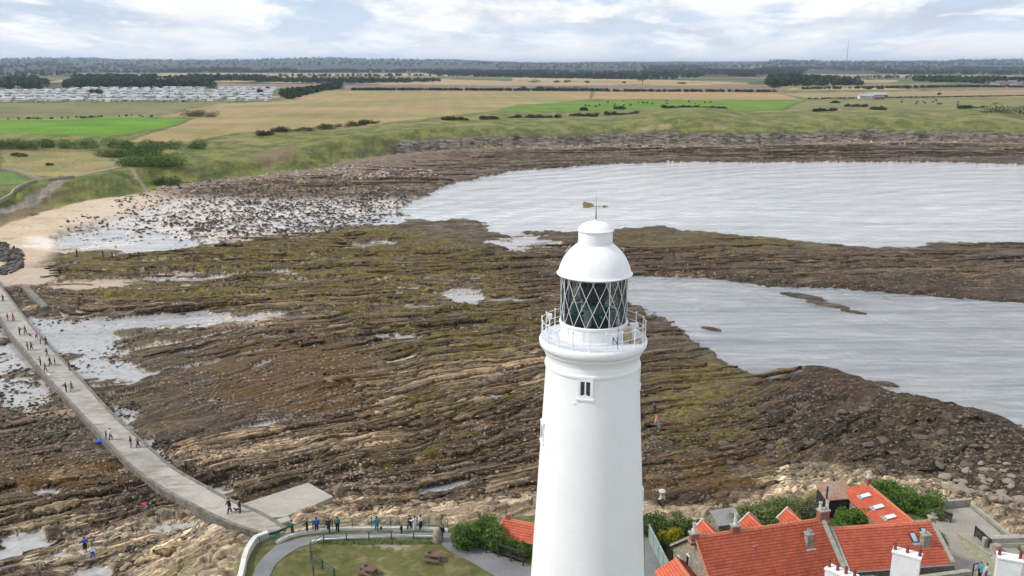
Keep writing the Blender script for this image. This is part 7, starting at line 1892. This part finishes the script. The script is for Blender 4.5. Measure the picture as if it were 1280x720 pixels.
if rest: tag(mb.build('static_caravans', [CM[1].materials[0], CARR, CARG]), 'farther rows of white static caravans seen as one mass', 'caravans', kind='stuff')
# parked cars among the caravans
def car_mesh(c, nm):
    mb = MB(); mb.mi = 0; mb.box((0, 0, .62), (4.2, 1.75, .62), 0, .97); mb.box((-.15, 0, 1.15), (2.4, 1.6, .5), 0, .78)
    mb.mi = 1; mb.box((-.15, 0, 1.14), (2.2, 1.63, .36), 0, .85)
    for sx in (-1.3, 1.3):
        for sy in (-.8, .8): mb.tube((sx, sy - .1, .33), (sx, sy + .1, .33), .33, n=10)
    return mb.build('car', [c, CARG])
cols = [mat('car_dark', (.03, .03, .035), rough=.3, bump=0), mat('car_red', (.25, .03, .03), rough=.3, bump=0), mat('car_silver', (.4, .41, .42), rough=.3, bump=0)]
for q_, (cm, nm_) in enumerate(zip(cols, ('dark', 'red', 'silver'))):
    o0 = car_mesh(cm, nm_); me = o0.data; bpy.data.objects.remove(o0)
    for k in range(12 if q_ == 0 else 6):
        j = int(frng.choice(ind)); x, y = S_[j, 0] + 1.5, S_[j, 1] - 4.2; o = bpy.data.objects.new('car', me); C.objects.link(o); o.location = (x, y, ground(x, y)); o.rotation_euler = (0, 0, frng.uniform(0, 3))
        tag(o, '%s car parked among the caravans of the holiday park' % nm_, 'car', '%s cars in the holiday park' % nm_)
# ---- cattle
def cow_mesh(c):
    me = bpy.data.meshes.new('cow'); V_ = [(0, 0, 1.05), (0, .65, 1.1), (0, 1.0, 1.3), (0, 1.35, 1.35), (0, 1.65, 1.2), (0, -.7, 1.1), (0, -.95, .9)]
    E = [(0, 1), (1, 2), (2, 3), (3, 4), (0, 5), (5, 6)]; Rr = [.42, .38, .22, .16, .12, .36, .04]
    for s in (-1, 1):
        k = len(V_); V_ += [(s * .2, .6, .55), (s * .2, .62, .05), (s * .22, -.65, .62), (s * .22, -.78, .42), (s * .22, -.7, .05)]
        E += [(1, k), (k, k + 1), (5, k + 2), (k + 2, k + 3), (k + 3, k + 4)]; Rr += [.11, .07, .14, .09, .07]
    me.from_pydata(V_, E, []); o = bpy.data.objects.new('cow', me); C.objects.link(o); o.modifiers.new('skin', 'SKIN')
    for i, r in enumerate(Rr): me.skin_vertices[0].data[i].radius = (r, r); me.skin_vertices[0].data[i].use_root = (i == 0)
    dg = bpy.context.evaluated_depsgraph_get(); dg.update(); m2 = bpy.data.meshes.new_from_object(o.evaluated_get(dg)); bpy.data.objects.remove(o)
    m2.materials.clear(); m2.materials.append(c); return m2
CWB = cow_mesh(mat('black_hide', (.02, .018, .016), rough=.7, bump=0)); CWR = cow_mesh(mat('brown_hide', (.16, .09, .05), rough=.7, bump=0)); SHW = cow_mesh(mat('pale_hide', (.5, .47, .42), rough=.8, bump=0))
def herd(zone, n_, meshes, lb, grp, lab2, sc=1.15):
    (xa, ya, xb, yb) = zone
    for k in range(n_):
        px_, py_ = frng.uniform(xa, xb), frng.uniform(ya, yb); x, y = G(px_, py_, 13.); m_ = int(frng.integers(len(meshes))); o = bpy.data.objects.new('cow', meshes[m_]); C.objects.link(o); o.location = (x, y, ground(x, y)); o.scale = (sc,) * 3; o.rotation_euler = (0, 0, frng.uniform(0, 6.28))
        tag(o, lb[m_], 'cow', grp[m_])
herd((720, 127.5, 900, 135), 34, [CWB, SHW], ['black cow grazing in the far bright green field', 'pale cow grazing in the far bright green field'], ['black cattle in the bright green field', 'pale cattle in the bright green field'], '')
herd((1125, 123.5, 1205, 132), 14, [CWB, CWR], ['black cow in the pasture at the right', 'brown cow in the pasture at the right'], ['black cattle in the right-hand pasture', 'brown cattle in the right-hand pasture'], '')
# ---- masts
def mast(px, pybase, pytop, Yd, label, r=1.2, nseg=20, guys=True, colr=(.35, .36, .38)):
    dep = math.atan((pybase - 360) / F) + PITCH; zb = H - Yd * math.tan(dep); dep2 = math.atan((pytop - 360) / F) + PITCH; zt = H - Yd * math.tan(dep2); x = (px - 640) / F * (Yd * CP)
    x = (px - 640) / F * (Yd * CP + (H - zt) * SP)
    g_ = ground(x, Yd); o = empty('radio_mast', (x, Yd, g_), 0, label, 'mast'); hh = zt - g_; m_ = mat('mast_steel', colr, rough=.5, bump=0)
    mb = MB()
    for k in range(3):
        t = 2 * PI * k / 3; mb.tube((r * math.cos(t), r * math.sin(t), 0), (r * .7 * math.cos(t), r * .7 * math.sin(t), hh), .35, .3, 5)
    for i in range(nseg * 2):
        z = hh * i / (nseg * 2)
        for k in range(3): t = 2 * PI * k / 3; t2 = 2 * PI * (k + 1) / 3; mb.tube((r * math.cos(t), r * math.sin(t), z), (r * math.cos(t2), r * math.sin(t2), z + hh / nseg / 2), .15, .15, 4)
    mb.build('lattice', m_, o)
    if guys:
        for k in range(3):
            t = 2 * PI * k / 3 + .5; mb = MB()
            for f in (.5, .95): mb.tube((0, 0, hh * f), (hh * .35 * math.cos(t), hh * .35 * math.sin(t), 0), .08, .08, 4)
            mb.build('guy_wire', m_, o)
    return o
mast(1061, 80, 49, 5200, 'tall thin guyed radio mast rising above the horizon at the right', 1.6)
mast(1059, 80, 60, 8000, 'fainter radio mast just left of the tall one', 1.6, colr=(.45, .46, .48))
mast(1079, 95, 84, 2600, 'short white lattice tower in front of the right-hand woods', 1.1, 8, False, (.6, .6, .6))
# ---- buildings in the distance
FW = mat('far_white_wall', (.66, .66, .65), rough=.8, var=.1, bump=0); FB = mat('far_brick_wall', (.30, .20, .16), rough=.9, var=.2, bump=0); FS = mat('far_grey_roof', (.17, .17, .18), rough=.8, var=.2, bump=0); FR = mat('far_red_roof', (.28, .12, .09), rough=.8, var=.2, bump=0); FGR = mat('far_pale_roof', (.42, .42, .44), rough=.6, var=.2, bump=0)
def house(px, py, w, d, hh, rh, wall, roof, label, rz=0., cat='house', name='house', group=None, z=13., chim=True):
    x, y = G(px, py, z); g_ = ground(x, y); o = empty(name, (x, y, g_), rz, label, cat, group)
    MB().box((0, 0, hh / 2), (w, d, hh)).build('wall', wall, o)
    mb = MB(); a, b = w / 2 + .3, d / 2 + .4; mb.add([(-a, -b, hh), (a, -b, hh), (a, b, hh), (-a, b, hh), (-a, 0, hh + rh), (a, 0, hh + rh)], [(0, 1, 5, 4), (2, 3, 4, 5), (1, 2, 5), (3, 0, 4), (3, 2, 1, 0)]); r_ = mb.build('roof', roof, o)
    if chim: MB().box((w * .38, 0, hh + rh + .2), (.9, .7, 1.6)).build('chimney', FB, r_)
    k = max(2, int(w / 4.5))
    for i in range(k):
        MB().box((-w / 2 + w * (i + .5) / k, -d / 2 - .03, hh * .55), (1.3, .1, min(1.6, hh * .35))).build('window', CARG, o)
    return o
house(1075.5, 123.5, 5, 7, 4, 2, FW, FGR, 'white gabled farmhouse at the left end of the farm', .1, 'farmhouse', 'farmhouse')
house(1084, 123.3, 14, 8, 3.6, 2.4, FW, FGR, 'long pale farm building next to the white farmhouse', 0, 'farm building', 'farm_building')
house(1096, 122.2, 24, 10, 4, 2.6, FB, FGR, 'large grey-roofed barn at the right of the farm', .05, 'barn', 'barn', chim=False)
house(1098, 124, 13, 6, 3, 1.6, FB, FS, 'low dark farm shed in front of the grey-roofed barn', .05, 'shed', 'farm_shed', chim=False)
VL = 'houses of the village at the right edge'
vl = [(1236, 107, 'leftmost red-roofed village house beyond the pasture'), (1243, 108.2, 'second village house from the left, low with red roof'), (1250, 106.5, 'village house with grey roof behind the second one'), (1258, 108, 'middle village house with dark grey roof'), (1265, 105.5, 'village house set back behind the middle ones'), (1270, 108.6, 'broad pale village house near the right edge'), (1277, 106.8, 'rightmost village house cut by the edge of the photo')]
for i, (a, b, lb) in enumerate(vl): house(a, b, 15 + 3 * (i % 3), 9, 5, 4, (FB, FW)[i % 4 == 1 or i == 5], (FR, FS)[i % 3 > 0], lb, (.3, -.4, .1)[i % 3], group=VL)
fl = [(150, 89.5, 'far house with red roof in the woods at the left'), (166, 90, 'pair-like far house right of the red-roofed one at the left'), (712, 87, 'left one of the far houses among trees near the middle'), (722, 87.4, 'second far house among trees near the middle'), (731, 87, 'third far house among trees near the middle'), (743, 87.6, 'fourth far house among trees near the middle'), (752, 87.2, 'rightmost far house among trees near the middle'), (885, 92.5, 'far brick house between the two dense woods'), (897, 92, 'second far brick house between the two dense woods'), (905, 92.8, 'third far house between the two dense woods')]
for i, (a, b, lb) in enumerate(fl): house(a, b, 22 + 6 * (i % 2), 12, 6, 5, (FW, FB)[i % 2], (FR, FS)[i % 2], lb, .2 * (i % 3), group='far houses among trees')
house(790, 83.6, 120, 60, 16, 4, FW, FGR, 'left of two big white warehouses on the horizon', 0, 'warehouse', 'warehouse', chim=False)
house(799, 83.8, 100, 60, 14, 4, FW, FGR, 'right of two big white warehouses on the horizon', 0, 'warehouse', 'warehouse', chim=False)
house(955, 82.9, 200, 60, 16, 4, FW, FGR, 'long white industrial shed on the horizon right of the middle', 0, 'warehouse', 'warehouse', chim=False)
# white vans / trailers at the field edge
for a, b, lb in ((646, 111.6, 'white horse trailer at the far left edge of the brown field'), (789, 114.2, 'white vehicle on the near edge of the brown field, left one'), (836, 114.6, 'white vehicle on the near edge of the brown field, right one')):
    mb = MB(); mb.mi = 0; mb.box((0, 0, 1.5), (6.2, 2.1, 2.2), 0, .95); mb.mi = 1; mb.box((2.9, 0, 1.8), (.5, 1.8, .8)); 
    for sx in (-1.9, 1.9):
        for sy in (-.95, .95): mb.tube((sx, sy - .12, .4), (sx, sy + .12, .4), .4, n=10)
    o = mb.build('van', [FW, CARG]); x, y = G(a, b, 13); o.location = (x, y, ground(x, y)); tag(o, lb, 'van')
# long wall along the clifftop track at the left
def fieldwall(px, z, label):
    P_ = resample(GP(px, z), 4.); mb = MB(); g_ = ground_v(P_[:, 0].astype(np.float32), P_[:, 1].astype(np.float32)); ribbon(mb, P_, .8, g_ - .5, g_ + 1.1); tag(mb.build('field_wall', STONE), label, 'wall')
fieldwall([(-60, 260), (0, 242), (25, 232), (45, 226)], 9., 'dark stone wall beside the clifftop track at the left')
fieldwall([(0, 210), (20, 211.5), (40, 219), (60, 223), (92, 219)], 9.5, 'low wall curving round the small green field at the left')
# ================================================================ SKY, LIGHT, AIR, CAMERA
SUN_EL, SUN_AZ = math.radians(46), math.radians(-98)      # azimuth from +Y towards +X
w = bpy.data.worlds.new('World'); SC.world = w; w.use_nodes = True
nt = w.node_tree; bg = nt.nodes['Background']
sky = N(nt, 'ShaderNodeTexSky'); sky.sky_type = 'NISHITA'; sky.sun_disc = False
sky.sun_elevation = SUN_EL; sky.sun_rotation = SUN_AZ; sky.altitude = 50; sky.air_density = 1.; sky.dust_density = 1.5
tc = N(nt, 'ShaderNodeTexCoord')
sep = N(nt, 'ShaderNodeSeparateXYZ'); nt.links.new(tc.outputs['Generated'], sep.inputs[0])
def mth(op, a, b=None):
    n = N(nt, 'ShaderNodeMath', operation=op)
    for i, v in enumerate((a, b)):
        if v is None: continue
        if hasattr(v, 'links'): nt.links.new(v, n.inputs[i])
        else: n.inputs[i].default_value = v
    return n.outputs[0]
zz = mth('ADD', mth('MAXIMUM', sep.outputs[2], 0.), .15)
cx = mth('DIVIDE', sep.outputs[0], zz); cy = mth('DIVIDE', sep.outputs[1], zz)
cmb = N(nt, 'ShaderNodeCombineXYZ'); nt.links.new(cx, cmb.inputs[0]); nt.links.new(cy, cmb.inputs[1])
def sn(sc, det, off, rough=.55):
    mp = N(nt, 'ShaderNodeMapping'); mp.inputs['Location'].default_value = off; mp.inputs['Scale'].default_value = (1.5, .9, 1.)
    nt.links.new(cmb.outputs[0], mp.inputs['Vector'])
    n = N(nt, 'ShaderNodeTexNoise', Scale=sc, Detail=det, Roughness=rough, Distortion=.3); nt.links.new(mp.outputs[0], n.inputs['Vector'])
    return n.outputs[0]
K = 9.8
lowc = mixcol(nt, (K * .60, K * .72, K * .89), (K * 1.0, K * 1.0, K * 1.0), ramp(nt, sn(1.0, 8., (3.1, 1.7, 0)), .42, .56))
dk = ramp(nt, sn(.9, 8., (7.3, 4.1, 0), .62), .50, .70)
cl = mixcol(nt, lowc, (K * .54, K * .60, K * .72), dk)
br = ramp(nt, sn(1.2, 8., (1.4, 9.2, 0), .65), .50, .66)
cl = mixcol(nt, cl, (K * 1.2, K * 1.2, K * 1.2), br)
# bright haze low over the land
hz = N(nt, 'ShaderNodeMapRange'); nt.links.new(sep.outputs[2], hz.inputs[0]); hz.inputs[1].default_value = .0; hz.inputs[2].default_value = .06; hz.inputs[3].default_value = .65; hz.inputs[4].default_value = 0.
cl = mixcol(nt, cl, (K * .82, K * .89, K * .98), hz.outputs[0])
fin = mixcol(nt, sky.outputs[0], cl, .93)
nt.links.new(fin, bg.inputs['Color']); bg.inputs['Strength'].default_value = .095

sd = bpy.data.lights.new('sun', 'SUN'); sd.energy = 2.6; sd.angle = math.radians(8); sd.color = (1., .965, .91)
so = bpy.data.objects.new('sun', sd); C.objects.link(so)
dirv = Vector((math.sin(SUN_AZ) * math.cos(SUN_EL), math.cos(SUN_AZ) * math.cos(SUN_EL), math.sin(SUN_EL)))
so.rotation_euler = dirv.to_track_quat('Z', 'Y').to_euler()

if HAZE:
    mv = bpy.data.materials.new('air'); mv.use_nodes = True; nt = mv.node_tree; nt.nodes.clear()
    out = nt.nodes.new('ShaderNodeOutputMaterial'); pv = nt.nodes.new('ShaderNodeVolumePrincipled')
    pv.inputs['Color'].default_value = (.64, .78, 1., 1); pv.inputs['Density'].default_value = HAZE; pv.inputs['Anisotropy'].default_value = .2
    nt.links.new(pv.outputs[0], out.inputs['Volume'])
    mb = MB(); mb.box((0, 20000, 80), (70000, 52000, 170)); o = mb.build('haze', mv); tag(o, kind='stuff')

cam = bpy.data.cameras.new('camera'); co = bpy.data.objects.new('camera', cam); C.objects.link(co); SC.camera = co
co.location = (0, 0, H); co.rotation_euler = (PI / 2 - PITCH, 0, 0)
cam.sensor_width = 36; cam.lens = F / 1280 * 36; cam.clip_start = .5; cam.clip_end = 120000
SC.view_settings.view_transform = 'Standard'; SC.view_settings.look = 'None'; SC.view_settings.gamma = 1; SC.view_settings.exposure = EXPO
SC.render.engine = 'CYCLES'
SC.cycles.volume_bounces = 0; SC.cycles.max_bounces = 4; SC.cycles.diffuse_bounces = 2; SC.cycles.glossy_bounces = 3; SC.cycles.transparent_max_bounces = 10
SC.cycles.use_adaptive_sampling = True; SC.cycles.adaptive_threshold = .025; SC.cycles.adaptive_min_samples = 16
